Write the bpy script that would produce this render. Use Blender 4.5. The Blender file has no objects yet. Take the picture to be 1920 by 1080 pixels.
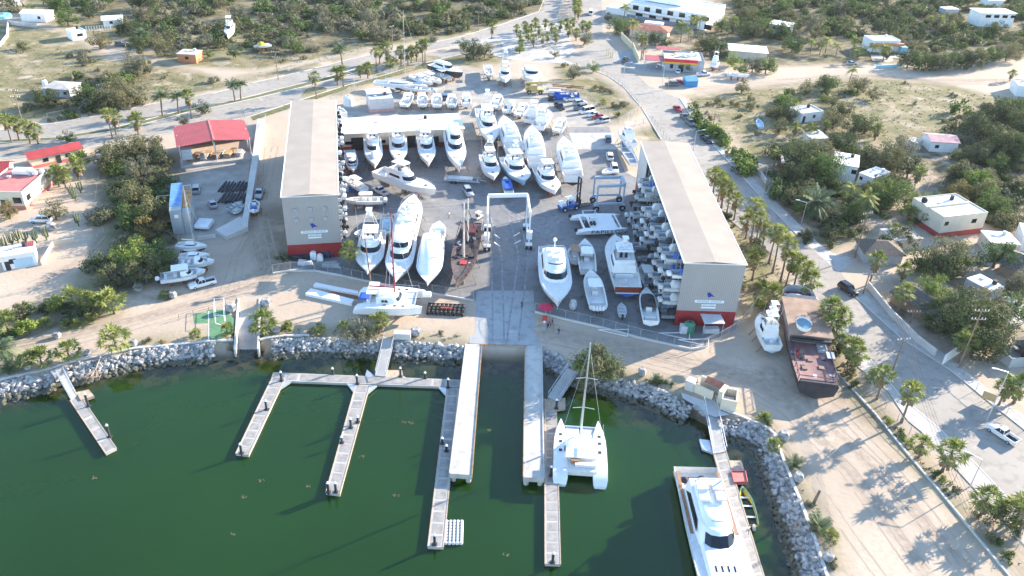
import bpy, math, random
import numpy as np
from mathutils import Vector, Matrix
R = math.radians
rnd = random.Random(7)
S = bpy.context.scene
COL = S.collection
# ------------------------------------------------------------------ camera, sky, sun, exposure
CAMH, FPX, TH, RO = 90.0, 1520.0, R(31.85), R(2.48)
cam = bpy.data.cameras.new('camera'); camo = bpy.data.objects.new('camera', cam); COL.objects.link(camo)
cam.sensor_width = 36; cam.lens = FPX / 1920 * 36; cam.clip_start = 1; cam.clip_end = 6000
camo.matrix_world = Matrix.Translation((0, 0, CAMH)) @ Matrix.Rotation(math.pi / 2 - TH, 4, 'X') @ Matrix.Rotation(RO, 4, 'Z')
S.camera = camo
SUN_EL, SUN_AZ = R(18.5), R(32.5)          # azimuth counted from +X towards +Y
w = bpy.data.worlds.new('World'); S.world = w; w.use_nodes = True
nt = w.node_tree; bg = nt.nodes['Background']
sky = nt.nodes.new('ShaderNodeTexSky'); sky.sky_type = 'NISHITA'; sky.sun_disc = False
sky.sun_elevation = SUN_EL; sky.sun_rotation = R(90) - SUN_AZ; sky.altitude = 50; sky.air_density = 1.0; sky.dust_density = 0.1; sky.ozone_density = 2.2
nt.links.new(sky.outputs[0], bg.inputs[0]); bg.inputs[1].default_value = 0.15
sl = bpy.data.lights.new('sun', 'SUN'); sl.energy = 4.6; sl.angle = R(0.55); sl.color = (1.0, 0.87, 0.72)
so = bpy.data.objects.new('sun', sl); COL.objects.link(so)
sd = Vector((math.cos(SUN_EL) * math.cos(SUN_AZ), math.cos(SUN_EL) * math.sin(SUN_AZ), math.sin(SUN_EL)))
so.rotation_euler = sd.to_track_quat('Z', 'Y').to_euler(); so.location = (0, 0, 200)
S.view_settings.view_transform = 'Standard'; S.view_settings.look = 'None'
S.view_settings.exposure = 1.9; S.view_settings.gamma = 1.0
S.cycles.max_bounces = 5; S.cycles.diffuse_bounces = 3; S.cycles.glossy_bounces = 2; S.cycles.transmission_bounces = 2
S.cycles.use_adaptive_sampling = True; S.cycles.adaptive_threshold = 0.02; S.cycles.use_denoising = True
# ------------------------------------------------------------------ measuring: a photo point read as a place on a level of the ground
_c, _s = math.cos(RO), math.sin(RO); _ct, _st = math.cos(TH), math.sin(TH)
def G(px, py, z=0.0):
    u, v = px - 960, py - 540
    U = u * _c + v * _s; W = -u * _s + v * _c
    d = (U, FPX * _ct - W * _st, -FPX * _st - W * _ct)
    t = (z - CAMH) / d[2]
    return Vector((d[0] * t, d[1] * t, z))
def PR(p):
    Z = p[2] - CAMH; d = p[1] * _ct - Z * _st; up = p[1] * _st + Z * _ct
    u = p[0] / d * FPX; v = -up / d * FPX
    return (960 + u * _c - v * _s, 540 + u * _s + v * _c)
def height(base, top):
    """height of a thing that stands at photo point base and ends at photo point top"""
    P = G(*base); lo, hi = 0.0, 60.0
    for _ in range(40):
        m = (lo + hi) / 2
        if PR((P.x, P.y, m))[1] > top[1]: lo = m
        else: hi = m
    return lo
# ------------------------------------------------------------------ materials
MATS = {}
def M(name, col, rough=0.6, var=0.12, scale=1.5, metal=0.0, bump=0.0, spec=0.5, col2=None, rand=0.0, stripes=None, detail=5.0, trans=0.0, emit=None):
    if name in MATS: return MATS[name]
    m = bpy.data.materials.new(name); m.use_nodes = True; n = m.node_tree; b = n.nodes['Principled BSDF']
    b.inputs['Roughness'].default_value = rough; b.inputs['Metallic'].default_value = metal
    b.inputs['Specular IOR Level'].default_value = spec
    tc = n.nodes.new('ShaderNodeTexCoord'); no = n.nodes.new('ShaderNodeTexNoise')
    no.inputs['Scale'].default_value = scale; no.inputs['Detail'].default_value = detail
    n.links.new(tc.outputs['Object'], no.inputs['Vector'])
    mix = n.nodes.new('ShaderNodeMix'); mix.data_type = 'RGBA'
    c = Vector(col)
    a = c * (1 - var); d = col2 if col2 else tuple(min(1, x * (1 + var)) for x in col)
    mix.inputs['A'].default_value = (*a, 1); mix.inputs['B'].default_value = (*d, 1)
    cr = n.nodes.new('ShaderNodeMapRange'); cr.inputs[1].default_value = 0.32; cr.inputs[2].default_value = 0.68
    n.links.new(no.outputs['Fac'], cr.inputs[0]); n.links.new(cr.outputs[0], mix.inputs['Factor'])
    out = mix.outputs['Result']
    if stripes:                                     # (axis, period, strength): ribs of metal sheet, planks
        ax, per, st = stripes
        wv = n.nodes.new('ShaderNodeTexWave'); wv.bands_direction = ax; wv.inputs['Scale'].default_value = 6.2832 / per / 20
        wv.inputs['Distortion'].default_value = 0.0; n.links.new(tc.outputs['Object'], wv.inputs['Vector'])
        mr = n.nodes.new('ShaderNodeMapRange'); mr.inputs[3].default_value = 1 - st; mr.inputs[4].default_value = 1.0
        n.links.new(wv.outputs['Fac'], mr.inputs[0])
        mu = n.nodes.new('ShaderNodeMix'); mu.data_type = 'RGBA'; mu.blend_type = 'MULTIPLY'; mu.inputs['Factor'].default_value = 1
        n.links.new(out, mu.inputs['A']); n.links.new(mr.outputs[0], mu.inputs['B']); out = mu.outputs['Result']
        bp = n.nodes.new('ShaderNodeBump'); bp.inputs['Strength'].default_value = 0.5; bp.inputs['Distance'].default_value = 0.05
        n.links.new(wv.outputs['Fac'], bp.inputs['Height']); n.links.new(bp.outputs[0], b.inputs['Normal'])
    if rand:
        oi = n.nodes.new('ShaderNodeObjectInfo'); hs = n.nodes.new('ShaderNodeHueSaturation')
        m1 = n.nodes.new('ShaderNodeMapRange'); m1.inputs[3].default_value = 1 - rand; m1.inputs[4].default_value = 1 + rand
        n.links.new(oi.outputs['Random'], m1.inputs[0]); n.links.new(m1.outputs[0], hs.inputs['Value'])
        m2 = n.nodes.new('ShaderNodeMapRange'); m2.inputs[3].default_value = 0.5 + rand * .09; m2.inputs[4].default_value = 0.5 - rand * .07
        n.links.new(oi.outputs['Random'], m2.inputs[0]); n.links.new(m2.outputs[0], hs.inputs['Hue'])
        n.links.new(out, hs.inputs['Color']); out = hs.outputs['Color']
    n.links.new(out, b.inputs['Base Color'])
    if bump:
        n2 = n.nodes.new('ShaderNodeTexNoise'); n2.inputs['Scale'].default_value = scale * 4; n2.inputs['Detail'].default_value = 6
        n.links.new(tc.outputs['Object'], n2.inputs['Vector'])
        bp = n.nodes.new('ShaderNodeBump'); bp.inputs['Strength'].default_value = bump; bp.inputs['Distance'].default_value = 0.2
        n.links.new(n2.outputs['Fac'], bp.inputs['Height']); n.links.new(bp.outputs[0], b.inputs['Normal'])
    if trans:
        tr = n.nodes.new('ShaderNodeBsdfTranslucent'); ad = n.nodes.new('ShaderNodeMixShader'); ad.inputs[0].default_value = trans
        n.links.new(out, tr.inputs['Color']); n.links.new(b.outputs[0], ad.inputs[1]); n.links.new(tr.outputs[0], ad.inputs[2])
        n.links.new(ad.outputs[0], n.nodes['Material Output'].inputs['Surface'])
    MATS[name] = m; return m
gel = M('white_gelcoat', (.80, .80, .79), .3, .04, .8, rand=.05)
gel2 = M('offwhite_deck', (.70, .69, .66), .6, .08, 2.0)
crm = M('cream_gelcoat', (.70, .66, .58), .4, .05)
wrap = M('shrink_wrap', (.78, .80, .82), .35, .06, 1.2, bump=.5)
glass = M('dark_glass', (.012, .016, .022), .06, .1)
blk = M('black_rubber', (.02, .02, .022), .7, .2)
blkc = M('black_canvas', (.03, .03, .035), .8, .2, 3)
navy = M('navy_bottom_paint', (.03, .05, .10), .7, .2)
redb = M('red_bottom_paint', (.30, .05, .04), .7, .2)
blkb = M('black_bottom_paint', (.03, .03, .04), .7, .25)
ltblu = M('pale_blue_hull', (.40, .58, .70), .4, .05)
blucv = M('blue_canvas', (.02, .10, .42), .6, .15, 2)
teak = M('teak', (.32, .17, .09), .6, .2, 3)
varn = M('red_wood', (.22, .045, .03), .5, .2, 3)
metal = M('pale_metal', (.62, .64, .66), .35, .08, 2, metal=.6)
whm = M('white_painted_steel', (.75, .76, .77), .4, .06)
gry = M('grey_paint', (.30, .32, .34), .5, .12)
ltg = M('light_grey_paint', (.50, .52, .54), .5, .1)
greyb = M('blue_grey_steel', (.34, .42, .50), .5, .1)
tanm = M('tan_machine_paint', (.48, .36, .14), .5, .15, 2)
bluem = M('blue_machine_paint', (.03, .14, .42), .5, .15, 2)
redm = M('red_paint', (.45, .04, .04), .5, .15, 2)
yelm = M('yellow_paint', (.60, .45, .05), .5, .12)
conc = M('concrete', (.40, .385, .36), .85, .16, .35, bump=.15)
concw = M('pale_concrete', (.52, .50, .47), .85, .1, .3, bump=.1)
dockc = M('dock_concrete', (.40, .37, .34), .85, .2, .25)
dockp = M('dock_panel_stain', (.28, .265, .245), .85, .22, .9, bump=.1)
timb = M('timber_waler', (.42, .33, .24), .8, .2, 2)
pile = M('pile_black', (.035, .038, .045), .5, .2)
woodm = M('weathered_wood', (.22, .16, .11), .85, .25, 2)
rustm = M('rust', (.20, .10, .06), .8, .35, 1.5)
skin = M('skin', (.35, .20, .13), .6, .05)
hairm = M('dark_hair', (.02, .015, .012), .7, .1)
# ------------------------------------------------------------------ mesh builder
class MB:
    def __init__(s): s.v = []; s.f = []; s.mi = []
    def add(s, vs, fs, k=0):
        o = len(s.v); s.v.extend(tuple(p) for p in vs); s.f.extend(tuple(o + i for i in f) for f in fs); s.mi.extend([k] * len(fs)); return s
    def box(s, c, d, rz=0, tap=1.0, k=0):
        x, y, z = d[0] / 2, d[1] / 2, d[2] / 2; vs = []
        for sz, t in ((-z, 1), (z, tap)):
            for sx, sy in ((-1, -1), (1, -1), (1, 1), (-1, 1)):
                px, py = sx * x * t, sy * y * t
                vs.append((c[0] + px * math.cos(rz) - py * math.sin(rz), c[1] + px * math.sin(rz) + py * math.cos(rz), c[2] + sz))
        return s.add(vs, [(3, 2, 1, 0), (4, 5, 6, 7), (0, 1, 5, 4), (1, 2, 6, 5), (2, 3, 7, 6), (3, 0, 4, 7)], k)
    def tube(s, p, q, r, r2=None, n=6, cap=True, k=0):
        p, q = Vector(p), Vector(q); r2 = r if r2 is None else r2; d = (q - p)
        if d.length < 1e-6: return s
        d.normalize(); a = d.orthogonal().normalized(); b = d.cross(a); vs = []
        for c, rr in ((p, r), (q, r2)):
            for i in range(n):
                t = 2 * math.pi * i / n; vs.append(c + (a * math.cos(t) + b * math.sin(t)) * rr)
        fs = [(i, (i + 1) % n, n + (i + 1) % n, n + i) for i in range(n)]
        if cap: fs += [tuple(range(n - 1, -1, -1)), tuple(range(n, 2 * n))]
        return s.add(vs, fs, k)
    def path(s, pts, r, n=6):
        for a, b in zip(pts, pts[1:]): s.tube(a, b, r, n=n)
        return s
    def loft(s, rings, closed=True, bot=False, top=True, k=0):
        n = len(rings[0]); vs = [p for r in rings for p in r]; fs = []
        for j in range(len(rings) - 1):
            for i in range(n if closed else n - 1):
                i2 = (i + 1) % n; fs.append((j * n + i, j * n + i2, (j + 1) * n + i2, (j + 1) * n + i))
        if bot: fs.append(tuple(range(n - 1, -1, -1)))
        if top: fs.append(tuple((len(rings) - 1) * n + i for i in range(n)))
        return s.add(vs, fs, k)
    def prism(s, poly, z0, z1, k=0):
        return s.loft([[(p[0], p[1], z0) for p in poly], [(p[0], p[1], z1) for p in poly]], bot=True, k=k)
    def ball(s, c, r, n=8, m=5, sq=(1, 1, 1)):
        rings = [[(c[0] + r * sq[0] * math.sin(math.pi * j / m) * math.cos(2 * math.pi * i / n), c[1] + r * sq[1] * math.sin(math.pi * j / m) * math.sin(2 * math.pi * i / n), c[2] - r * sq[2] * math.cos(math.pi * j / m)) for i in range(n)] for j in range(1, m)]
        return s.loft(rings, bot=True, top=True)
    def build(s, name, mat, parent=None, smooth=0, loc=None):
        me = bpy.data.meshes.new(name); me.from_pydata(s.v, [], s.f)
        for m_ in (mat if isinstance(mat, (list, tuple)) else [mat]): me.materials.append(m_)
        if any(s.mi): me.polygons.foreach_set('material_index', s.mi)
        if smooth:
            me.polygons.foreach_set('use_smooth', [True] * len(me.polygons)); me.set_sharp_from_angle(angle=R(smooth))
        me.update(); o = bpy.data.objects.new(name, me); COL.objects.link(o)
        if parent is not None: o.parent = parent
        if loc is not None: o.location = loc
        return o
def tag(o, label, cat, group=None):
    o['label'] = label; o['category'] = cat
    if group: o['group'] = group
    return o
def thing(name, label, cat, loc, rz=0.0, group=None, sc=None):
    o = bpy.data.objects.new(name, None); COL.objects.link(o); o.empty_display_size = .3
    o.location = loc; o.rotation_euler = (0, 0, rz)
    if sc: o.scale = (sc, sc, sc)
    return tag(o, label, cat, group)
def struct(o, kind='structure'): o['kind'] = kind; return o
KIDS = {}
def dup(root, loc, rz=0.0, label=None, cat=None, group=None, sc=None):
    r = root.copy(); COL.objects.link(r); r.location = loc; r.rotation_euler = (0, 0, rz)
    if sc is not None: r.scale = sc if isinstance(sc, (tuple, list)) else (sc, sc, sc)
    if label: r['label'] = label
    if group: r['group'] = group
    if cat: r['category'] = cat
    for ch in list(root.children):
        c = ch.copy(); COL.objects.link(c); c.parent = r
        for g in ch.children:
            d = g.copy(); COL.objects.link(d); d.parent = c
    return r
USED = {}
def first_or_dup(key, maker, loc, rz, label, group=None, cat=None, sc=None):
    if key not in USED:
        o = maker(); USED[key] = o; o.location = loc; o.rotation_euler = (0, 0, rz)
        if sc is not None: o.scale = sc if isinstance(sc, (tuple, list)) else (sc, sc, sc)
        o['label'] = label
        if group: o['group'] = group
        if cat: o['category'] = cat
        return o
    return dup(USED[key], loc, rz, label, cat, group, sc)
def inpoly(X, Y, poly):
    c = np.zeros(X.shape, bool); n = len(poly)
    for i in range(n):
        x1, y1 = poly[i][:2]; x2, y2 = poly[(i + 1) % n][:2]
        if y1 == y2: continue
        m = ((y1 > Y) != (y2 > Y)) & (X < (x2 - x1) * (Y - y1) / (y2 - y1) + x1); c ^= m
    return c
def polydist(X, Y, poly, closed=True):
    d = np.full(X.shape, 1e9); n = len(poly)
    for i in range(n if closed else n - 1):
        x1, y1 = poly[i][:2]; x2, y2 = poly[(i + 1) % n][:2]; dx, dy = x2 - x1, y2 - y1; L = dx * dx + dy * dy + 1e-9
        t = np.clip(((X - x1) * dx + (Y - y1) * dy) / L, 0, 1); d = np.minimum(d, np.hypot(X - x1 - t * dx, Y - y1 - t * dy))
    return d
# ------------------------------------------------------------------ labels that find a thing by what stands next to it
LAND = []
def land(px, py, phrase): LAND.append((px, py, phrase))
PLACED = []
def place_label(obj, px, py, desc): PLACED.append((obj, px, py, desc))
ORD = ['', 'second ', 'third ', 'fourth ', 'fifth ', 'sixth ', 'seventh ', 'eighth ', 'ninth ', 'tenth ', 'eleventh ', 'twelfth ', 'thirteenth ', 'fourteenth ', 'fifteenth ', 'sixteenth ', 'seventeenth ', 'eighteenth ', 'nineteenth ', 'twentieth ']
def settle_labels():
    groups = {}
    for o, px, py, desc in PLACED:
        b = min(LAND, key=lambda l: (l[0] - px) ** 2 + (1.6 * (l[1] - py)) ** 2)
        dx, dy = px - b[0], (py - b[1]) * 1.6
        side = ('right of' if dx > 0 else 'left of') if abs(dx) > abs(dy) * 2 else (('in front of' if dy > 0 else 'beyond') if abs(dy) > abs(dx) * 2 else (('below ' if dy > 0 else 'above ') + ('right of' if dx > 0 else 'left of')))
        groups.setdefault((desc, side, b[2]), []).append((dx * dx + dy * dy, o))
    for (desc, side, ph), l in groups.items():
        l.sort(key=lambda t: t[0])
        for i, (_, o) in enumerate(l):
            k = '' if len(l) == 1 else (', nearest' if i == 0 else ', ' + ORD[min(i, 19)] + 'nearest')
            o['label'] = f'{desc} {side} {ph}{k}'
# ------------------------------------------------------------------ ground with the basin carved into it
WZ = -1.8
basin_px = [(1620, 1300), (1560, 1110), (1550, 1080), (1525, 1005), (1500, 940), (1472, 872), (1452, 815), (1430, 797), (1390, 782), (1350, 767), (1315, 748), (1277, 737), (1235, 722), (1177, 708), (1145, 698), (1105, 690), (1075, 682), (1050, 664), (1020, 650), (1000, 646), (890, 645), (872, 644), (742, 637), (705, 634), (580, 630), (535, 631), (500, 635), (484, 640), (440, 640), (387, 642), (250, 655), (125, 682), (95, 692), (0, 714), (-150, 745), (-420, 820)]
basin = [tuple(G(*p))[:2] for p in basin_px] + [(-500, 60), (-500, -60), (190, -60)]
ramp = [tuple(G(*p))[:2] for p in ((447, 572), (487, 572), (484, 650), (440, 650))]
def W(poly): return [tuple(G(*p))[:2] for p in poly]
st = 1.25
gx = np.concatenate([[-5000, -2500, -1200, -600, -400], np.arange(-300, 320, st), [420, 600, 1200, 2500, 5000]])
gy = np.concatenate([[-800, -200], np.arange(40, 500, st), [540, 600, 700, 900, 1300, 2200, 5500]])
XX, YY = np.meshgrid(gx, gy); NXg, NYg = len(gx), len(gy)
dB = polydist(XX, YY, basin); ins = inpoly(XX, YY, basin)
ZZ = np.where(ins, -np.minimum(dB * .52, 5.5), 0.0)
nr = np.random.RandomState(3)
def vnoise(X, Y, s, seed):
    g = np.random.RandomState(seed).rand(64, 64); x = X / s; y = Y / s; xi = np.floor(x).astype(int); yi = np.floor(y).astype(int); fx = x - xi; fy = y - yi
    fx = fx * fx * (3 - 2 * fx); fy = fy * fy * (3 - 2 * fy); a = lambda i, j: g[(xi + i) % 64, (yi + j) % 64]
    return (a(0, 0) * (1 - fx) + a(1, 0) * fx) * (1 - fy) + (a(0, 1) * (1 - fx) + a(1, 1) * fx) * fy
rx0, ry0 = ramp[0]; r1 = ramp[3]
inr = inpoly(XX, YY, ramp); dr = polydist(XX, YY, ramp)
tt = np.clip((ry0 - YY) / (ry0 - r1[1]), 0, 1); ZZ = np.where(inr | (dr < .6), np.minimum(ZZ, -.25 - 2.2 * tt), ZZ)
# ditch left of the shore track
ditch = W([(0, 650), (60, 625), (120, 610), (175, 598), (205, 580), (190, 566), (130, 578), (60, 596), (0, 612)])
dd = polydist(XX, YY, ditch); idt = inpoly(XX, YY, ditch); ZZ = np.where(idt, -np.minimum(dd * .6, 1.6), ZZ)
grassP = [[(0, 40), (120, 60), (200, 110), (330, 120), (420, 150), (520, 130), (640, 108), (690, 96), (560, 134), (480, 150), (430, 163), (330, 185), (200, 205), (60, 225), (0, 235), (-300, 280), (-300, 50)],
 [(1290, 180), (1480, 158), (1640, 142), (1790, 160), (1880, 185), (1850, 230), (1800, 270), (1700, 285), (1600, 262), (1500, 290), (1430, 300), (1400, 290), (1330, 220)],
 [(190, 270), (330, 290), (320, 450), (320, 520), (240, 545), (60, 600), (0, 640), (0, 600), (120, 545), (190, 480), (180, 350)],
 [(1235, 235), (1300, 330), (1260, 330), (1200, 265), (1190, 245)], [(1035, 112), (1090, 125), (1150, 160), (1200, 205), (1160, 232), (1110, 200), (1050, 150)],
 [(1330, 325), (1370, 360), (1480, 520), (1545, 640), (1605, 705), (1660, 790), (1760, 905), (1920, 1060), (1905, 1080), (1760, 920), (1650, 800), (1540, 670), (1440, 560), (1400, 600), (1385, 610), (1390, 500), (1310, 330)],
 [(250, 640), (440, 622), (440, 638), (250, 652)], [(490, 612), (700, 622), (860, 630), (870, 641), (700, 633), (500, 634)], [(1150, 690), (1300, 725), (1290, 745), (1150, 702)],
 [(1395, 765), (1450, 800), (1490, 870), (1530, 950), (1575, 1080), (1550, 1080), (1500, 945), (1470, 870), (1440, 805), (1390, 785)],
 [(480, 170), (620, 150), (700, 120), (860, 92), (960, 110), (900, 130), (840, 118), (720, 150), (640, 175), (560, 185)], [(100, -60), (1030, -60), (1010, 20), (880, 66), (700, 88), (480, 132), (350, 125), (130, 60), (20, 20)],
 [(1480, 500), (1640, 440), (1620, 420), (1500, 440)], [(1370, -60), (2300, -60), (2300, 160), (1920, 110), (1700, 118), (1560, 120), (1450, 125), (1330, 118), (1340, 60)]]
darkP = [[(40, -40), (500, -40), (480, 40), (300, 90), (240, 60), (150, 40)], [(150, 130), (280, 130), (270, 200), (100, 215), (50, 180), (90, 150)], [(195, 275), (330, 300), (325, 520), (200, 545), (220, 430), (190, 350)],
 [(1370, -40), (2200, -40), (2200, 130), (1920, 100), (1700, 115), (1440, 120), (1350, 115), (1230, 80), (1150, 50), (1160, 30), (1280, 60)], [(1440, 290), (1560, 260), (1700, 290), (1740, 250), (1800, 250), (1830, 200), (1920, 180), (2200, 180), (2200, 520), (1920, 500), (1870, 380), (1760, 380), (1700, 300), (1650, 330), (1660, 410), (1560, 450), (1500, 440), (1440, 360)],
 [(1640, 560), (1800, 500), (1920, 560), (1920, 640), (1760, 650), (1660, 600)], [(0, 615), (200, 565), (200, 590), (0, 655)], [(1400, 540), (1450, 560), (1560, 680), (1650, 800), (1640, 800), (1530, 690), (1400, 570)], [(700, -40), (1040, -40), (1020, 20), (860, 60), (760, 60)], [(500, 0), (700, 20), (850, 60), (700, 80), (480, 120), (470, 40)],
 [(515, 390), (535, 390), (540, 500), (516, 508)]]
paleP = [[(640, 205), (760, 150), (860, 125), (1010, 150), (1100, 180), (1150, 235), (1060, 250), (870, 255), (650, 260)], [(330, 300), (470, 300), (455, 420), (400, 450), (330, 440)]]
def weight(polys, soft):
    o = np.zeros(XX.shape)
    for p in polys:
        q = W([(a, max(b, -60)) for a, b in p]); d = polydist(XX, YY, q); i = inpoly(XX, YY, q)
        o = np.maximum(o, np.clip(.5 + np.where(i, d, -d) / soft, 0, 1))
    return o
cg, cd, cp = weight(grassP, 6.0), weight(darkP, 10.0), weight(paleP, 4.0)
ZZ = ZZ + np.where((~ins) & (cg > .2) & (dB > 4), (vnoise(XX, YY, 7, 5) - .6) * .35 * cg, 0)
trk = np.zeros(XX.shape)
for line in ([(1440, 690), (1520, 760), (1660, 900), (1760, 1010), (1850, 1100)], [(1425, 700), (1500, 775), (1600, 890), (1690, 1010), (1750, 1100)], [(1010, 625), (1150, 655), (1300, 690), (1420, 720), (1480, 760)], [(1010, 610), (1180, 650), (1330, 680), (1450, 730)], [(0, 655), (120, 630), (250, 600), (400, 560), (500, 520), (470, 440), (490, 330)], [(180, 545), (300, 560), (420, 540), (505, 500), (500, 400)], [(160, 400), (185, 450), (150, 490), (60, 540)], [(1570, 490), (1680, 440), (1720, 380), (1750, 330)], [(1460, 150), (1600, 140), (1750, 150), (1900, 150)]):
    q = W(line); d = polydist(XX, YY, q, closed=False); trk = np.maximum(trk, np.clip(1 - d / 1.6, 0, 1))
P3 = np.stack([XX, YY, ZZ], -1).reshape(-1, 3)
def gridmesh(name, P, nx, ny, mat, attrs):
    ii = (np.arange(ny - 1)[:, None] * nx + np.arange(nx - 1)[None]).ravel(); F = np.stack([ii, ii + 1, ii + nx + 1, ii + nx], 1)
    me = bpy.data.meshes.new(name); me.vertices.add(len(P)); me.vertices.foreach_set('co', P.astype(np.float32).ravel())
    me.loops.add(F.size); me.loops.foreach_set('vertex_index', F.ravel().astype(np.int32)); me.polygons.add(len(F))
    me.polygons.foreach_set('loop_start', np.arange(0, F.size, 4, dtype=np.int32)); me.polygons.foreach_set('use_smooth', np.ones(len(F), bool))
    for k, v in attrs.items(): a = me.attributes.new(k, 'FLOAT', 'POINT'); a.data.foreach_set('value', v.astype(np.float32).ravel())
    me.materials.append(mat); me.update(calc_edges=True); me.validate(); o = bpy.data.objects.new(name, me); COL.objects.link(o); return o
# ground material: pale sandy dirt, dry grass, darker undergrowth, compacted yard
gm = bpy.data.materials.new('ground_soil'); gm.use_nodes = True; n = gm.node_tree; b = n.nodes['Principled BSDF']; b.inputs['Roughness'].default_value = .95; b.inputs['Specular IOR Level'].default_value = .15
tc = n.nodes.new('ShaderNodeTexCoord')
def nz(scale, det=6, lo=.35, hi=.65, dist=0):
    a = n.nodes.new('ShaderNodeTexNoise'); a.inputs['Scale'].default_value = scale; a.inputs['Detail'].default_value = det; a.inputs['Distortion'].default_value = dist; n.links.new(tc.outputs['Object'], a.inputs['Vector'])
    r = n.nodes.new('ShaderNodeMapRange'); r.inputs[1].default_value = lo; r.inputs[2].default_value = hi; n.links.new(a.outputs['Fac'], r.inputs[0]); return r.outputs[0]
def mx(f, a, b_, bt='MIX'):
    m = n.nodes.new('ShaderNodeMix'); m.data_type = 'RGBA'; m.blend_type = bt
    for s_, v in (('Factor', f), ('A', a), ('B', b_)):
        if isinstance(v, (tuple, list)): m.inputs[s_].default_value = (*v, 1)
        elif isinstance(v, float): m.inputs[s_].default_value = v
        else: n.links.new(v, m.inputs[s_])
    return m.outputs['Result']
def at(k): a = n.nodes.new('ShaderNodeAttribute'); a.attribute_name = k; return a.outputs['Fac']
def ma(op, a, b_):
    m = n.nodes.new('ShaderNodeMath'); m.operation = op; m.use_clamp = True
    for i, v in enumerate((a, b_)):
        if isinstance(v, float): m.inputs[i].default_value = v
        else: n.links.new(v, m.inputs[i])
    return m.outputs[0]
sand = mx(nz(.06, 8), (.42, .325, .235), (.54, .43, .32)); sand = mx(nz(1.2, 8, .3, .7), sand, (.42, .35, .28)); sand = mx(ma('MULTIPLY', nz(.35, 8, .55, .75), .3), sand, (.28, .22, .17))
sand = mx(ma('MULTIPLY', at('track'), nz(.8, 4, .3, .6)), sand, (.27, .215, .165))
pale = mx(nz(.3, 8), (.30, .275, .24), (.40, .37, .325))
c1 = mx(at('pale'), sand, pale)
gr = mx(nz(.22, 9, .38, .62), (.27, .225, .125), (.17, .16, .075)); gr = mx(nz(.09, 8, .5, .68), gr, (.38, .31, .215)); gr = mx(nz(2.0, 6, .45, .8), gr, (.09, .095, .045))
gf = ma('MULTIPLY', at('grass'), nz(.16, 9, .28, .44))
c2 = mx(gf, c1, gr)
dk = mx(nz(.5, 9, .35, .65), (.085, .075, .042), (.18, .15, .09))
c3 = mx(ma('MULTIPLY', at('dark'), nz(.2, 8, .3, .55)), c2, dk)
wet = mx(at('wet'), c3, (.09, .085, .06))
n.links.new(wet, b.inputs['Base Color'])
bn = n.nodes.new('ShaderNodeTexNoise'); bn.inputs['Scale'].default_value = 1.3; bn.inputs['Detail'].default_value = 9; n.links.new(tc.outputs['Object'], bn.inputs['Vector'])
bp = n.nodes.new('ShaderNodeBump'); bp.inputs['Strength'].default_value = .30; bp.inputs['Distance'].default_value = .18; n.links.new(bn.outputs['Fac'], bp.inputs['Height']); n.links.new(bp.outputs[0], b.inputs['Normal'])
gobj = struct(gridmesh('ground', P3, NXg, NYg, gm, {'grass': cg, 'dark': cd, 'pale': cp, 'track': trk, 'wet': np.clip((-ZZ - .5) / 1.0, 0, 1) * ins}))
# ------------------------------------------------------------------ water
wm = bpy.data.materials.new('green_water'); wm.use_nodes = True; n = wm.node_tree; b = n.nodes['Principled BSDF']; b.inputs['Roughness'].default_value = .07; b.inputs['IOR'].default_value = 1.34; b.inputs['Specular IOR Level'].default_value = .7
tc = n.nodes.new('ShaderNodeTexCoord')
deep = mx(nz(.03, 6), (.0080, .033, .0034), (.0102, .041, .0042)); shal = mx(nz(.5, 8, .42, .58), (.010, .012, .005), (.05, .040, .016))
n.links.new(mx(ma('MULTIPLY', at('shallow'), .9), deep, shal), b.inputs['Base Color'])
bn = n.nodes.new('ShaderNodeTexNoise'); bn.inputs['Scale'].default_value = 1.6; bn.inputs['Detail'].default_value = 3; n.links.new(tc.outputs['Object'], bn.inputs['Vector'])
bp = n.nodes.new('ShaderNodeBump'); bp.inputs['Strength'].default_value = .10; bp.inputs['Distance'].default_value = .08; n.links.new(bn.outputs['Fac'], bp.inputs['Height']); n.links.new(bp.outputs[0], b.inputs['Normal'])
wx = np.arange(-520, 200, 2.0); wy = np.concatenate([[-60, 0], np.arange(40, 150, 2.0)]); WX, WY = np.meshgrid(wx, wy)
dW = polydist(WX, WY, basin[:-3], closed=False)
shl = np.clip((9.5 - dW + (vnoise(WX, WY, 5, 9) - .5) * 5) / 4.5, 0, 1)
struct(gridmesh('water', np.stack([WX, WY, np.full(WX.shape, WZ)], -1).reshape(-1, 3), len(wx), len(wy), wm, {'shallow': shl}))
# ------------------------------------------------------------------ yard, roads, pavements: thin sheets, kerbs are real steps
def asphalt(name, c1_, c2_, crack=.5):
    m = bpy.data.materials.new(name); m.use_nodes = True; global n, tc
    n = m.node_tree; b = n.nodes['Principled BSDF']; b.inputs['Roughness'].default_value = .85; b.inputs['Specular IOR Level'].default_value = .3; tc = n.nodes.new('ShaderNodeTexCoord')
    o = mx(nz(.08, 8), c1_, c2_); o = mx(ma('MULTIPLY', nz(.6, 9, .5, .72), .6), o, tuple(x * .62 for x in c1_)); o = mx(ma('MULTIPLY', nz(.25, 7, .6, .75, 1.5), .5), o, tuple(min(1, x * 1.35) for x in c2_)); o = mx(ma('MULTIPLY', nz(6, 4, .4, .8), .25), o, tuple(x * .8 for x in c1_))
    n.links.new(o, b.inputs['Base Color']); return m
asph = asphalt('yard_asphalt', (.18, .18, .18), (.24, .238, .234)); roadm = asphalt('road_surface', (.29, .262, .225), (.36, .328, .285)); pave = asphalt('pavement_concrete', (.40, .375, .34), (.48, .455, .41)); aprm = asphalt('apron_concrete', (.30, .31, .31), (.39, .395, .385))
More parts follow.
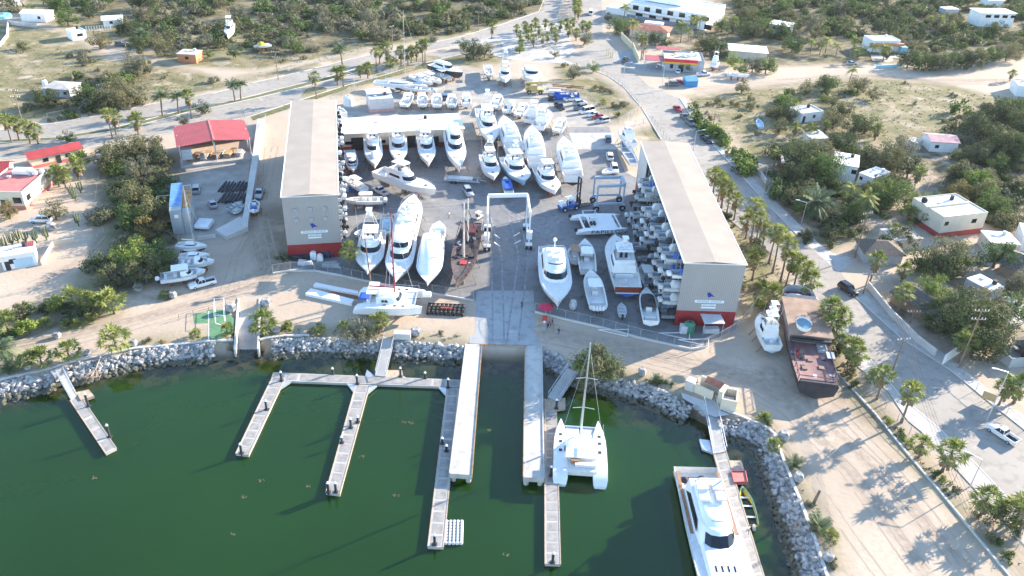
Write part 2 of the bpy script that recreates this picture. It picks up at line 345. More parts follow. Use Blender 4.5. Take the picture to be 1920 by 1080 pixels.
deckm = asphalt('pier_concrete', (.42, .40, .365), (.52, .495, .455))
def sheet(name, poly, z, mat, px=True):
    mb = MB(); pts = [tuple(G(*p))[:2] for p in poly] if px else poly
    mb.add([(x, y, z) for x, y in pts], [tuple(range(len(pts)))]); o = mb.build(name, mat)
    if o.data.polygons[0].normal.z < 0: o.data.flip_normals()
    return struct(o)
def kerb(name, line, wd=.25, h=.13, mat=None):
    mb = MB(); pts = [G(*p) for p in line]; L, Rr = [], []
    for i, p in enumerate(pts):
        a = pts[max(0, i - 1)]; c = pts[min(len(pts) - 1, i + 1)]; d = (c - a).normalized(); nrm = Vector((-d.y, d.x, 0)) * wd / 2; L.append(p + nrm); Rr.append(p - nrm)
    for i in range(len(pts) - 1):
        q = [L[i], L[i + 1], Rr[i + 1], Rr[i]]; mb.add([(p.x, p.y, 0) for p in q] + [(p.x, p.y, h) for p in q], [(4, 5, 6, 7), (0, 1, 5, 4), (1, 2, 6, 5), (2, 3, 7, 6), (3, 0, 4, 7)])
    o = mb.build(name, mat or concw); me = o.data; return struct(o)
sheet('boatyard_asphalt', [(546, 505), (640, 515), (700, 530), (760, 542), (888, 563), (1003, 585), (1130, 615), (1295, 655), (1385, 615), (1350, 400), (1280, 272), (1205, 272), (1200, 320), (1192, 333), (1172, 322), (1162, 298), (1150, 262), (1142, 238), (1060, 238), (960, 262), (880, 262), (860, 268), (640, 275), (560, 300)], .004, asph)
sheet('concrete_pad', [(1067, 249), (1150, 249), (1162, 280), (1078, 280)], .008, pave)
sheet('launch_apron', [(893, 545), (1000, 545), (1003, 590), (1003, 628), (1012, 630), (1012, 648), (880, 644), (880, 628), (890, 628), (892, 590)], .012, aprm)
ru_top = [(-300, 320), (0, 245), (100, 232), (200, 214), (300, 191), (400, 175), (480, 154), (560, 136), (640, 115), (700, 101), (760, 91), (860, 70), (940, 46), (1010, 22), (1028, -20)]
ru_bot = [(-300, 345), (0, 263), (100, 258), (200, 242), (260, 228), (350, 205), (430, 190), (480, 178), (560, 158), (640, 137), (700, 119), (800, 95), (860, 84), (950, 62), (1040, 42), (1062, -20)]
sheet('road', ru_top + ru_bot[::-1], .004, roadm).name = 'dual_road_far_lane'
rl_top = [(-300, 352), (0, 268), (100, 264), (200, 248), (260, 235), (350, 211), (430, 195), (480, 184), (560, 165), (640, 144), (720, 121), (800, 101), (860, 91), (940, 78)]
rl_bot = [(-300, 385), (0, 300), (100, 290), (200, 271), (330, 248), (470, 218), (550, 192), (640, 163), (720, 141), (800, 117), (870, 101), (945, 94)]
sheet('dual_road_near_lane', rl_top + rl_bot[::-1], .004, roadm)
gmed = M('mown_grass', (.12, .125, .045), .95, .35, .8)
sheet('median_grass', [(a, b + 1) for a, b in ru_bot[:11]] + rl_top[:11][::-1], .06, gmed)
sheet('verge_grass', [(470, 219), (550, 193), (640, 164), (720, 142), (860, 104), (860, 108), (725, 147), (640, 170), (560, 198), (475, 226)], .05, gmed)
kerb('median_kerb', ru_bot[:11]); kerb('median_kerb', rl_top[:11]); kerb('road_kerb', rl_bot); kerb('road_kerb', ru_top)
rr_l = [(1128, -30), (1128, 0), (1130, 60), (1165, 110), (1215, 160), (1275, 185), (1300, 225), (1340, 275), (1400, 340), (1450, 395), (1512, 458), (1565, 487), (1602, 555), (1690, 635), (1782, 694), (1850, 750), (1920, 805), (2060, 920), (2250, 1080)]
rr_r = [(1062, -30), (1065, 0), (1070, 40), (1100, 90), (1050, 110), (1130, 135), (1165, 165), (1202, 205), (1240, 265), (1300, 345), (1360, 405), (1440, 470), (1500, 525), (1565, 597), (1620, 660), (1690, 745), (1767, 810), (1815, 855), (1885, 930), (1930, 975), (2050, 1100), (2120, 1180)]
sheet('main_road', rr_l + rr_r[::-1], .006, roadm)
sheet('forecourt', [(940, 50), (1030, 30), (1062, 40), (1075, 90), (1100, 125), (1060, 120), (960, 112), (880, 95), (880, 72)], .003, pave)
sw = [(1500, 525), (1565, 597), (1620, 660), (1690, 745), (1767, 810), (1815, 855), (1885, 930), (1930, 975), (2050, 1100)]
sw2 = [(1480, 532), (1547, 622), (1610, 690), (1665, 735), (1702, 790), (1727, 810), (1820, 910), (1865, 960), (1910, 1010), (1990, 1110)]
sheet('pavement_near_palms', sw + sw2[::-1], .10, pave); kerb('pavement_kerb', sw)
fs = [(1602, 555), (1690, 635), (1782, 694), (1850, 750), (1920, 805), (2060, 920)]
fs2 = [(1622, 545), (1712, 622), (1795, 682), (1862, 738), (1935, 790), (2080, 900)]
sheet('far_pavement', fs + fs2[::-1], .10, pave); kerb('pavement_kerb', fs)
fa = [(1275, 185), (1300, 225), (1340, 275), (1400, 340), (1450, 395), (1512, 458)]; fb = [(1283, 183), (1308, 222), (1350, 272), (1412, 335), (1465, 388), (1530, 452)]
sheet('pavement_by_scrub', fa + fb[::-1], .10, pave); kerb('pavement_kerb', fa)
sheet('side_street_apron', [(1512, 458), (1530, 452), (1562, 475), (1605, 485), (1565, 505)], .02, pave)
sheet('side_street_apron', [(1565, 505), (1575, 497), (1605, 485), (1572, 512)], .024, pave)
kerb('forecourt_kerb', [(1100, 127), (1140, 143), (1170, 163), (1204, 203), (1240, 262)])
mk = M('white_road_paint', (.72, .72, .70), .7, .1)
sheet('pool_forecourt', [(1145, 105), (1205, 135), (1265, 138), (1300, 140), (1290, 128), (1235, 118), (1180, 92)], .012, aprm)
sheet('green_court', [(362, 588), (388, 586), (389, 581), (424, 580), (440, 600), (438, 622), (420, 633), (391, 637), (390, 606), (364, 607)], .012, M('green_court_paint', (.10, .22, .11), .85, .15, 1))
mb = MB()
for a, b_ in (((391, 583), (391, 637)), ((421, 582), (422, 607)), ((403, 575), (404, 606)), ((404, 606), (421, 610)), ((404, 588), (421, 592))):
    p, q = G(*a, .03), G(*b_, .03); d = (q - p); mb.box(((p.x + q.x) / 2, (p.y + q.y) / 2, .018), (d.length, .18, .008), math.atan2(d.y, d.x))
struct(mb.build('court_lines', mk))
# boat ramp slab and its walls
p0, p1, p2, p3 = [G(*p) for p in ((447, 560), (487, 560), (484, 655), (440, 655))]
mb = MB(); mb.add([(p0.x, p0.y, .01), (p1.x, p1.y, .01), (p2.x, p2.y, -2.1), (p3.x, p3.y, -2.1)], [(0, 3, 2, 1)]); struct(mb.build('boat_ramp', conc))
mb = MB()
for a, c in ((p0, p3), (p1, p2)):
    d = c - a; mb.box(((a.x + c.x) / 2, (a.y + c.y) / 2 + .0, -1.2), (d.length, .35, 2.7), math.atan2(d.y, d.x))
struct(mb.build('boat_ramp_walls', concw))
struct(kerb('shore_wall', [(-150, 743), (0, 713), (95, 691), (125, 681), (250, 654), (387, 641), (437, 638)], .5, .25)); kerb('shore_wall', [(487, 638), (500, 634), (535, 630), (580, 629)], .5, .25)
kerb('shore_wall', [(1350, 766), (1390, 781), (1435, 800), (1452, 814), (1472, 871), (1500, 939), (1525, 1004), (1550, 1079), (1570, 1130)], .45, .25)
struct(kerb('yard_wall_base', [(512, 514), (545, 509), (590, 509), (640, 518), (700, 531), (760, 543), (888, 565)], .3, .4)); kerb('yard_wall_base', [(1003, 586), (1060, 600), (1130, 616), (1200, 635), (1295, 656), (1322, 652)], .3, .4)
kerb('lot_edge_wall', [(1560, 690), (1640, 775), (1700, 850), (1760, 920), (1850, 1030), (1900, 1090)], .3, .22)

# tyre tracks pressed into the sand and rubber marks on the asphalt
rs = random.Random(12); m_ = MB(); m2 = MB()
def track(mb, line, off, z, wd=.26, gap=1.6):
    pts = [G(*p) for p in line]; fine = []
    for a, b in zip(pts, pts[1:]): n_ = max(2, int((b - a).length / 2)); fine += [a.lerp(b, i / n_) for i in range(n_)]
    ph = rs.random() * 6; out = []
    for i, p in enumerate(fine):
        a, b = fine[max(0, i - 2)], fine[min(len(fine) - 1, i + 2)]; d = (b - a).normalized(); nn = Vector((-d.y, d.x, 0)); out.append((p + nn * (off + math.sin(i * .11 + ph) * 1.1), nn))
    for s_ in (-gap / 2, gap / 2):
        for (p, nn), (q, nm) in zip(out, out[1:]):
            if mb is m_ and rs.random() < .10: continue
            a, b, c, e = p + nn * (s_ - wd / 2), q + nm * (s_ - wd / 2), q + nm * (s_ + wd / 2), p + nn * (s_ + wd / 2); mb.add([(v.x, v.y, z) for v in (a, b, c, e)], [(0, 1, 2, 3)])
LOT = [(1400, 700), (1480, 760), (1600, 880), (1690, 1000), (1760, 1090)]; k_ = 0
for off in (-6.5, -2.6, -1.4, 3.4, 7.6): track(m_, LOT, off, .014 + .0015 * k_); k_ += 1
for off in (-2.5, -1, 1, 2.2, 3.4): track(m_, [(1008, 625), (1150, 655), (1290, 690), (1400, 715), (1500, 760)], off, .014 + .0015 * k_); k_ += 1
for off in (-1.5, 0, 1.5): track(m_, [(0, 655), (120, 632), (250, 600), (400, 560), (480, 535), (505, 500), (490, 400)], off, .014 + .0015 * k_); k_ += 1
for off in (-1.5, .8): track(m_, [(420, 545), (440, 480), (480, 420), (500, 330), (505, 270)], off, .014 + .0015 * k_); k_ += 1
for off in (-2, 0, 2): track(m_, [(1300, 168), (1460, 158), (1640, 144), (1760, 153), (1910, 152)], off, .014 + .0015 * k_); k_ += 1
for off in (-1, 1): track(m_, [(1600, 490), (1690, 430), (1740, 370), (1765, 325)], off, .014 + .0015 * k_); k_ += 1
track(m_, [(165, 400), (180, 445), (140, 490), (40, 540)], 0, .014 + .0015 * k_); track(m_, [(190, 310), (180, 370), (172, 400)], 0, .014)
struct(m_.build('tyre_tracks', M('pressed_sand', (.375, .30, .23), .95, .14, .6)))
for off in (-3, 1.5): track(m2, [(940, 640), (945, 560), (950, 480), (930, 400)], off, .020 if off < 0 else .0215, .35, 2.2)
track(m2, [(950, 400), (1020, 440), (1060, 400)], 0, .010, .3); track(m2, [(700, 395), (800, 385), (880, 380)], 0, .010, .3)
struct(m2.build('rubber_marks', M('rubber_mark', (.25, .25, .255), .9, .3, .8)))
# ------------------------------------------------------------------ buildings
def frame(fl, fr, z=0.0):
    a, b = G(*fl, z), G(*fr, z); d = b - a
    return Vector((a.x, a.y, 0)), math.atan2(d.y, d.x), math.hypot(d.x, d.y)
wht = M('white_render', (.78, .78, .76), .85, .07, .6); crw = M('cream_render', (.62, .54, .42), .85, .08, .5); grw = M('grey_render', (.38, .39, .40), .9, .14, .6)
wroof = M('white_roof_coating', (.80, .79, .77), .8, .09, .35); croof = M('concrete_roof', (.46, .43, .38), .9, .2, .4); pinkr = M('pink_red_roof_paint', (.50, .17, .15), .8, .15, .5)
redr = M('red_sheet_roof', (.42, .06, .055), .5, .14, .4, stripes=('X', .35, .3)); orw = M('orange_render', (.55, .22, .10), .85, .12, .6); turq = M('turquoise_render', (.25, .55, .60), .85, .1, .6)
thatch = M('palm_thatch', (.15, .125, .10), .95, .35, 3, bump=.6, stripes=('X', .5, .25)); tile = M('clay_tile_roof', (.42, .16, .10), .8, .2, 1.2, stripes=('X', .3, .3))
siding = M('grey_metal_siding', (.36, .345, .335), .6, .05, .2, stripes=('X', .36, .14), spec=.3); sidingd = M('red_metal_siding', (.30, .022, .026), .55, .10, .2, stripes=('X', .30, .25))
shroof = M('cream_metal_roof', (.38, .325, .27), .85, .07, .25, spec=.15); wshed = M('white_metal_roof', (.82, .81, .79), .5, .06, .3)
blurf = M('faded_blue_roof', (.10, .24, .50), .6, .25, .8); orgrf = M('rusty_orange_deck', (.45, .24, .08), .8, .3, .8); sideb = M('side_metal_siding', (.42, .44, .46), .55, .1, .3, stripes=('Y', .30, .2))
def win(mb, x, z, ww, hh, face, Wd, D):
    if face == 'f': mb.box((x, -.02, z + hh / 2), (ww, .06, hh))
    elif face == 'l': mb.box((-.02, x, z + hh / 2), (.06, ww, hh))
    elif face == 'r': mb.box((Wd + .02, x, z + hh / 2), (.06, ww, hh))
def house(name, label, cat, fl, fr, D, h, wall=wht, roof=wroof, kind='flat', z=0, wins=(), doors=(), par=.35, over=.0, base=None, ridge=1.2, group=None):
    o, a, Wd = frame(fl, fr, z); t = thing(name, label, cat, o, a, group)
    mb = MB()
    if kind == 'flat':
        mb.box((Wd / 2, D / 2, (h - par) / 2), (Wd, D, h - par)); tk = .18
        for c, d in (((Wd / 2, tk / 2, h - par / 2), (Wd, tk, par)), ((Wd / 2, D - tk / 2, h - par / 2), (Wd, tk, par)), ((tk / 2, D / 2, h - par / 2), (tk, D - 2 * tk, par)), ((Wd - tk / 2, D / 2, h - par / 2), (tk, D - 2 * tk, par))): mb.box(c, d)
        mb.build('wall', wall, t)
        r = MB().box((Wd / 2, D / 2, h - par + .03), (Wd - 2 * tk - .01, D - 2 * tk - .01, .05)); rf = r.build('roof', roof, t)
    elif kind == 'slab':
        mb.box((Wd / 2, D / 2, (h - .2) / 2), (Wd, D, h - .2)); mb.build('wall', wall, t)
        MB().box((Wd / 2, D / 2, h - .1), (Wd + 2 * over, D + 2 * over, .2)).build('roof', roof, t)
    else:
        e = over; mb.box((Wd / 2, D / 2, h / 2), (Wd, D, h))
        r = MB()
        if kind == 'gable':        # ridge runs along the depth
            mb.add([(0, 0, h), (Wd, 0, h), (Wd / 2, 0, h + ridge), (0, D, h), (Wd, D, h), (Wd / 2, D, h + ridge)], [(0, 1, 2), (3, 5, 4)])
            s_ = ridge / (Wd / 2)
            for sx in (-1, 1):
                x0, x1 = Wd / 2, Wd / 2 + sx * (Wd / 2 + e); z1 = h - e * s_; q = [(x0, -e, h + ridge), (x1, -e, z1), (x1, D + e, z1), (x0, D + e, h + ridge)]
                r.add([(p[0], p[1], p[2] + .02) for p in q] + [(p[0], p[1], p[2] + .14) for p in q], [(4, 5, 6, 7), (0, 3, 2, 1), (0, 1, 5, 4), (1, 2, 6, 5), (2, 3, 7, 6), (3, 0, 4, 7)])
        elif kind == 'gablex':     # ridge runs along the front
            mb.add([(0, 0, h), (0, D, h), (0, D / 2, h + ridge), (Wd, 0, h), (Wd, D, h), (Wd, D / 2, h + ridge)], [(0, 2, 1), (3, 4, 5)])
            s_ = ridge / (D / 2)
            for sy in (-1, 1):
                y0, y1 = D / 2, D / 2 + sy * (D / 2 + e); z1 = h - e * s_; q = [(-e, y0, h + ridge), (-e, y1, z1), (Wd + e, y1, z1), (Wd + e, y0, h + ridge)]
                r.add([(p[0], p[1], p[2] + .02) for p in q] + [(p[0], p[1], p[2] + .14) for p in q], [(4, 5, 6, 7), (0, 3, 2, 1), (0, 1, 5, 4), (1, 2, 6, 5), (2, 3, 7, 6), (3, 0, 4, 7)])
        elif kind == 'hip':
            k = min(Wd, D) / 2; r.loft([[(-e, -e, h), (Wd + e, -e, h), (Wd + e, D + e, h), (-e, D + e, h)], [(k * .9, k * .9, h + ridge), (Wd - k * .9, k * .9, h + ridge), (Wd - k * .9, D - k * .9, h + ridge), (k * .9, D - k * .9, h + ridge)]], bot=True)
        mb.build('wall', wall, t); r.build('roof', roof, t)
    if base: MB().box((Wd / 2, D / 2, base[1] / 2 + .01), (Wd + .08, D + .08, base[1])).build('wall_base', base[0], t)
    for x, zz, ww, hh, f in wins:
        m_ = MB(); win(m_, x, zz, ww, hh, f, Wd, D); m_.build('window', glass, t)
    for x, ww, hh, f in doors:
        m_ = MB(); win(m_, x, .02, ww, hh, f, Wd, D); m_.build('door', blkc, t)
    if kind in ('flat', 'slab') and Wd > 4 and D > 4 and rnd.random() < .75:
        MB().tube((Wd * .72, D * .75, h - par * (kind == 'flat')), (Wd * .72, D * .75, h + .9), .5, n=9).build('roof_tank', rnd.choice((blkc, wht, ltg)), t); MB().box((Wd * .3, D * .6, h + .12), (.9, .7, .35)).build('roof_box', rnd.choice((grw, conc, ltg)), t)
    t['w'] = Wd; land(*PR((o.x + Wd / 2 * math.cos(a), o.y + Wd / 2 * math.sin(a), 0)), LNAME.get(label, 'the ' + short(label)))
    return t, Wd
LNAME = {}
def short(l):
    for k in (' with', ' under', ' beside', ',', ' on ', ' by ', ' in ', ' behind', ' cut', ' near', ' beyond', ' at ', ' right', ' left', ' below', ' above', ' along', ' hidden'): l = l.split(k)[0]
    return ' '.join(l.split()[:6])
# the two tall storage sheds, their racks open on the yard side
def stext(parent, txt, size, x, z, mat, y=-.05, nm='lettering', ext=.01):
    c = bpy.data.curves.new(nm, 'FONT'); c.body = txt; c.size = size; c.align_x = 'CENTER'; c.align_y = 'CENTER'; c.extrude = ext; c.space_character = 1.15
    o = bpy.data.objects.new(nm, c); dg = bpy.context.evaluated_depsgraph_get(); COL.objects.link(o); dg.update()
    me = bpy.data.meshes.new_from_object(o.evaluated_get(dg)); bpy.data.objects.remove(o); me.materials.clear(); me.materials.append(mat)
    q = bpy.data.objects.new(nm, me); COL.objects.link(q); q.parent = parent; q.location = (x, y, z); q.rotation_euler = (R(90), 0, 0); return q
navys = M('navy_sign_blue', (.02, .03, .30), .5, .05); signw = M('sign_white', (.72, .78, .82), .6, .04); signt = M('sign_letter_grey', (.10, .15, .22), .6, .04)
def shed(label, fl, ang, Wd, L, h, side, solid, phrase):
    o = G(*fl); t = thing('storage_shed', label, 'storage building', o, ang); land(*fl, phrase); hr = 3.6
    ox = Wd if side == 'r' else 0; cx = 0 if side == 'r' else Wd          # open side, closed side
    m_ = MB(); m_.box((Wd / 2, .1, (h + hr) / 2), (Wd, .2, h - hr)); m_.build('front_wall', siding, t)
    MB().box((Wd / 2, .1, hr / 2), (Wd + .01, .22, hr)).build('front_wall_base', sidingd, t)
    s1 = .1 if side == 'r' else Wd - .1
    MB().box((s1, L / 2, (h + hr) / 2), (.2, L - .41, h - hr)).build('side_wall', sideb, t)
    MB().box((s1, L / 2, hr / 2), (.22, L - .41, hr)).build('side_wall_base', sidingd, t)
    MB().box((Wd / 2, L - .1, h / 2), (Wd, .2, h)).build('back_wall', siding, t)
    r = MB(); e = .15; zc = h + .35
    r.loft([[(-e, -e, h), (Wd / 2, -e, zc), (Wd + e, -e, h)], [(-e, L + e, h), (Wd / 2, L + e, zc), (Wd + e, L + e, h)]], closed=False, top=False)
    r.loft([[(-e, -e, h + .12), (Wd / 2, -e, zc + .12), (Wd + e, -e, h + .12)], [(-e, L + e, h + .12), (Wd / 2, L + e, zc + .12), (Wd + e, L + e, h + .12)]], closed=False, top=False); rf = r.build('roof', shroof, t)
    g_ = MB(); g_.tube((-e, -e - .06, h + .06), (-e, L + e, h + .06), .12); g_.tube((Wd + e, -e - .06, h + .06), (Wd + e, L + e, h + .06), .12)
    for x in np.linspace(.6, Wd - .6, 2): g_.tube((x, -e - .06, h + .09), (x, -e - .04, h + .1), .1)
    g_.box((Wd / 2, -e - .05, h + .08), (Wd + .4, .08, .22)); g_.build('roof_trim', whm, rf)
    sx = ox + (.12 if side == 'r' else -.12) * -1
    if solid: MB().box((sx, L - solid / 2 - .2, (h + hr) / 2), (.2, solid, h - hr)).build('side_panel', sideb, t); MB().box((sx, L - solid / 2 - .2, hr / 2), (.22, solid, hr)).build('side_panel_base', sidingd, t)
    k = MB(); nb = int((L - solid - 1) / 3.1); dx = -1 if side == 'r' else 1
    for i in range(nb + 1):
        y = .5 + i * 3.1
        for x in (.25, 5.0): k.box((ox + dx * x, y, h / 2), (.16, .12, h - .1))
        for z in (3.6, 6.6, 9.6, 12.3)[:3 if h < 14 else 4]: k.box((ox + dx * 2.6, y, z), (4.9, .10, .16))
    k.build('storage_rack', gry, t)
    cxm = Wd * .52
    fl_ = MB(); zz = h - 7.0; q = [(cxm - .75, zz + .55), (cxm - .1, zz + .62), (cxm - .02, zz + .45), (cxm + .85, zz - .35), (cxm + .2, zz - .22), (cxm - .35, zz - .55)]
    fl_.prism([(p[0], p[1]) for p in q], 0, .02); fl_.v = [(x, -.05 - z, y) for x, y, z in fl_.v]; fl_.build('flag_emblem', navys, t)
    bw = Wd * .5; b_ = MB()
    for w2, z2, h2 in ((bw, zz - 1.45, .62), (bw * .5, zz - 2.25, .38), (bw * .5, zz - 2.85, .38)):
        pts = [(cxm - w2 / 2 + h2 / 2 + h2 / 2 * math.cos(u), z2 + h2 / 2 * math.sin(u)) for u in np.linspace(math.pi / 2, 1.5 * math.pi, 7)] + [(cxm + w2 / 2 - h2 / 2 + h2 / 2 * math.cos(u), z2 + h2 / 2 * math.sin(u)) for u in np.linspace(-math.pi / 2, math.pi / 2, 7)]
        m2 = MB().prism(pts, 0, .02); m2.v = [(x, -.03 - z, y) for x, y, z in m2.v]; m2.build('sign_plate', signw, t)
    stext(t, 'MARINE GROUP', .60, cxm, zz - 1.45, signt, -.06); stext(t, 'BOAT WORKS', .30, cxm, zz - 2.25, signt, -.06)
    return t, nb, dx, ox
LSH = shed('tall grey shed with red base and six vent hoods, left side of the boatyard', (542, 487), R(12.2), 11.5, 60, 15.0, 'r', 0, 'the left tall shed')
for i in range(3):
    for j in range(2):
        xx = 11.5 * (.22 + .26 * i); zz = 15.0 - 3.0 - j * 2.3; m_ = MB()
        m_.box((xx, -.16, zz), (.85, .3, .85)); m_.build('vent_hood', sideb, LSH[0])
RSH = shed('tall grey shed with red base and lean-to canopy, right side of the boatyard', (1263.7, 610), R(1.3), 11.7, 61, 14.3, 'l', 11, 'the right tall shed')
# lean-to canopy and bins
o_, a_, w_ = frame((1316, 625), (1351, 625)); t = thing('canopy', 'pale flat metal canopy on posts in front of the right tall shed', 'canopy', o_, a_)
MB().box((w_ / 2, 1.3, 2.9), (w_ + .3, 4.4, .12)).build('roof', ltg, t)
for x in (0, w_):
    for y in (-.6, 3.2): MB().tube((x, y, 0), (x, y, 2.85), .06).build('post', metal, t)
m_ = MB(); m_.box((w_ / 2, .5, .5), (w_ * .8, 1.2, 1.0)); m_.build('workbench', ltg, t)
def tank(px, r, h, label, mat, cat='tank', name='water_tank', z0=0):
    t = thing(name, label, cat, G(*px) if z0 == 0 else Vector((*G(*px, z0)[:2], z0)), 0)
    rings = [[(rr * math.cos(u), rr * math.sin(u), z) for u in np.linspace(0, 2 * math.pi, 14)[:-1]] for rr, z in ((r, 0), (r, h * .85), (r * .75, h * .97), (r * .25, h))]
    MB().loft(rings, bot=True).build('body', mat, t, smooth=40); MB().tube((0, 0, h), (0, 0, h + .12), r * .22, n=10).build('lid', blkc if mat is not blkc else gry, t); return t
tank((1291, 622), 1.1, 2.3, 'dark green cylindrical tank against the red base of the right shed', M('green_tank', (.05, .20, .13), .4, .15))
m_ = MB(); m_.box((0, 0, .8), (1.5, 1.3, 1.6)); m_.box((0, 0, 1.65), (1.6, 1.4, .1)); tag(m_.build('refuse_bin', ltg, loc=G(1281, 623)), 'pale grey square bin left of the green tank', 'bin')
# long white low shed between the tall sheds
L1, Wl = house('workshop', 'long low white-roofed workshop with a red base and dark doorways', 'workshop', (637, 252), (869, 241), 12.0, 5.2, crw, wroof, 'slab', z=5.0, over=.35, base=(M('red_render', (.35, .06, .05), .8, .15), 1.2),
               doors=[(4.7, 3.4, 3.8, 'f'), (15.3, 2.4, 4.0, 'f'), (20.0, 2.4, 3.6, 'f'), (26.8, 2.2, 3.0, 'f')])
for x in (2.4, 11.5, 23.5): MB().box((x, -.03, 2.3), (2.2, .08, .9)).build('window', glass, L1)
house('side_annex', 'small white cube building tucked behind the left tall shed', 'annex', (629, 214), (651, 211), 4.0, 4.6, wht, wroof, 'flat', z=4.5)
tank((654, 197), 1.7, 3.0, 'squat white water tank behind the long white workshop', wht)
t, w_ = house('storage_hut', 'two-tier grey-roofed hut with a pale pink base behind the workshop', 'hut', (693, 193), (738, 190), 4.5, 4.4, ltg, ltg, 'slab', z=3.3, base=(M('pink_render', (.50, .33, .30), .85, .1), 1.1))
MB().box((w_ / 2, 5.9, 4.9), (w_ + .4, 5.2, .14)).build('upper_roof', ltg, t); MB().box((w_ / 2, 6.0, 2.4), (w_ * .96, 4.6, 4.8)).build('rear_wall', grw, t)
# red-roofed open timber shed
o_, a_, w_ = frame((335, 275), (467, 261), 6.0); t = thing('timber_shed', 'big open-sided timber store under a red sheet roof, left of the left tall shed', 'shed', o_, a_); land(400, 290, 'the red-roofed timber store')
D = 15.5; r = MB(); r.loft([[(-.6, -.4, 6), (w_ * .5, -.4, 6.9), (w_ + .5, -.4, 6.0)], [(-.6, D, 6), (w_ * .5, D, 6.9), (w_ + .5, D, 6.0)]], closed=False, top=False)
r.build('roof', redr, t); MB().box((w_ * .5, D / 2, 6.95), (.5, D + .4, .1)).build('ridge_cap', pinkr, t)
for x in (0, w_ / 2, w_):
    for y in (0, D * .5, D - .5): MB().tube((x, y, 0), (x, y, 6.2), .14).build('post', metal, t)
MB().box((w_ / 2, D - .3, 3.0), (w_, .15, 6)).build('back_wall', woodm, t); MB().box((w_ / 2, 2.0, .35), (w_ + 1, 5.0, .7)).build('platform', conc, t)
m_ = MB(); m_.box((1.6, .9, 3.4), (2.6, 1.2, 2.8)); m_.build('wall_cabinet', ltg, t)
for i in range(9):
    m_ = MB()
    for k in range(5): m_.box((rnd.uniform(-.2, .2), rnd.uniform(-.1, .1), .12 + k * .22), (1.3 + rnd.random(), 2.2 + rnd.random(), .16), rnd.uniform(-.1, .1))
    c = o_ + Matrix.Rotation(a_, 3, 'Z') @ Vector((2.8 + i * (w_ - 4) / 9, 3.0 + (i % 2) * 3.5, 0)); c.z = .71 if i % 2 == 0 else 0
    tag(m_.build('timber_stack', [M('fresh_timber', (.42, .30, .17), .8, .25, 2), woodm, conc][i % 3], loc=c), f'stack of sawn timber under the red-roofed store, {ORD[i] or "first "}from the left', 'timber stack', 'timber stacks in the red-roofed store')
# blue and orange roofed annex
o_, a_, w_ = frame((326, 440), (364, 436)); t = thing('container_block', 'narrow grey block with a faded blue roof beside a rusty orange deck roof', 'building', o_, a_); land(345, 430, 'the blue-and-orange-roofed block')
MB().box((w_ * .28, 7.5, 3.0), (w_ * .56, 15, 6.0)).build('tall_wall', sideb, t); MB().box((w_ * .28, 8.6, 6.05), (w_ * .56 + .1, 12.6, .1)).build('blue_roof', blurf, t)
MB().box((w_ * .79, 6.6, 2.5), (w_ * .42 - .02, 13.2, 5.0)).build('low_wall', sideb, t); MB().box((w_ * .79, 8.0, 5.05), (w_ * .42 - .1, 10, .1)).build('orange_roof', orgrf, t); MB().box((w_ * .30, -.05, 4.5), (.9, .1, .8)).build('window', signw, t)
m_ = MB(); m_.path([(w_ * .6, 13.2, 5.05), (w_ * .6, 13.2, 6.0), (w_, 13.2, 6.0), (w_, 13.2, 5.0)], .06); m_.path([(-3.5, 9, 0), (-3.5, 9, 4), (-3.5, 12.5, 4.2), (0, 12.5, 4.2)], .06); m_.build('railing', whm, t)
m_ = MB(); m_.box((-1.8, 6.5, 1.8), (3.4, 7, .1)); m_.build('awning', rustm, t)
# left villas
t, w_ = house('villa', 'cream villa with a pink flat roof and white roof tanks at the left edge', 'house', (-30, 391), (50, 393), 13.5, 4.6, crw, pinkr, 'flat', z=0, base=(pinkr, .9), wins=[(8.4, 1.6, 1.9, 1.5, 'f'), (1.0, 1.4, 1.4, 1.4, 'f')] + [(y, 1.6, 1.7, 1.4, 'r') for y in (2.2,)], doors=[(5.0, 1.1, 2.4, 'f')])
for x, y in ((7, 10.5), (8.4, 10), (9.6, 11)): MB().ball((x, y, 5.0), .7, sq=(1, 1, 1.1)).build('roof_tank', wht, t, smooth=60)
MB().box((5, 11, 5.0), (4.0, 2.4, .9)).build('roof_box', wht, t)
house('long_outbuilding', 'long cream outbuilding with a narrow red gable roof behind the pink villa', 'house', (62, 317), (157, 296), 4.5, 2.9, crw, redr, 'gablex', ridge=.9, over=.5, wins=[(3.5, 1.2, 1.3, 1.0, 'f'), (9, 1.2, 1.3, 1.0, 'f')], doors=[(6.5, 1.2, 2.2, 'f'), (12, 1.2, 2.2, 'f')], base=(pinkr, .8))
house('small_villa', 'red gable-roofed house cut off by the left edge behind the pink villa', 'house', (-60, 352), (18, 346), 7, 3.2, crw, redr, 'gablex', ridge=1.6, over=.6)
t, w_ = house('garage', 'long low white house with a small red roof at the left edge', 'house', (8, 508), (72, 497), 4.2, 3.4, wht, wroof, 'slab', over=.2, wins=[(2.0, 1.3, 1.3, 1.1, 'f')], doors=[(-.0 + .9, .9, 2.0, 'f')]); MB().box((w_ - 1, 3.6, 3.48), (1.9, 2.2, .1)).build('red_roof_patch', redr, t); MB().box((w_ * .62, -.06, 1.2), (3.6, .06, 2.0)).build('roller_door', ltblu, t)
m_ = MB()
for a, b in (((79, 497), (100, 460)), ((100, 460), (139, 453))):
    p, q = G(*a), G(*b); d = q - p; m_.box(((p.x + q.x) / 2, (p.y + q.y) / 2, .5), (d.length + .3, .25, 1.0), math.atan2(d.y, d.x))
tag(m_.build('garden_wall', crw), 'low cream wall running from the long white house', 'wall')
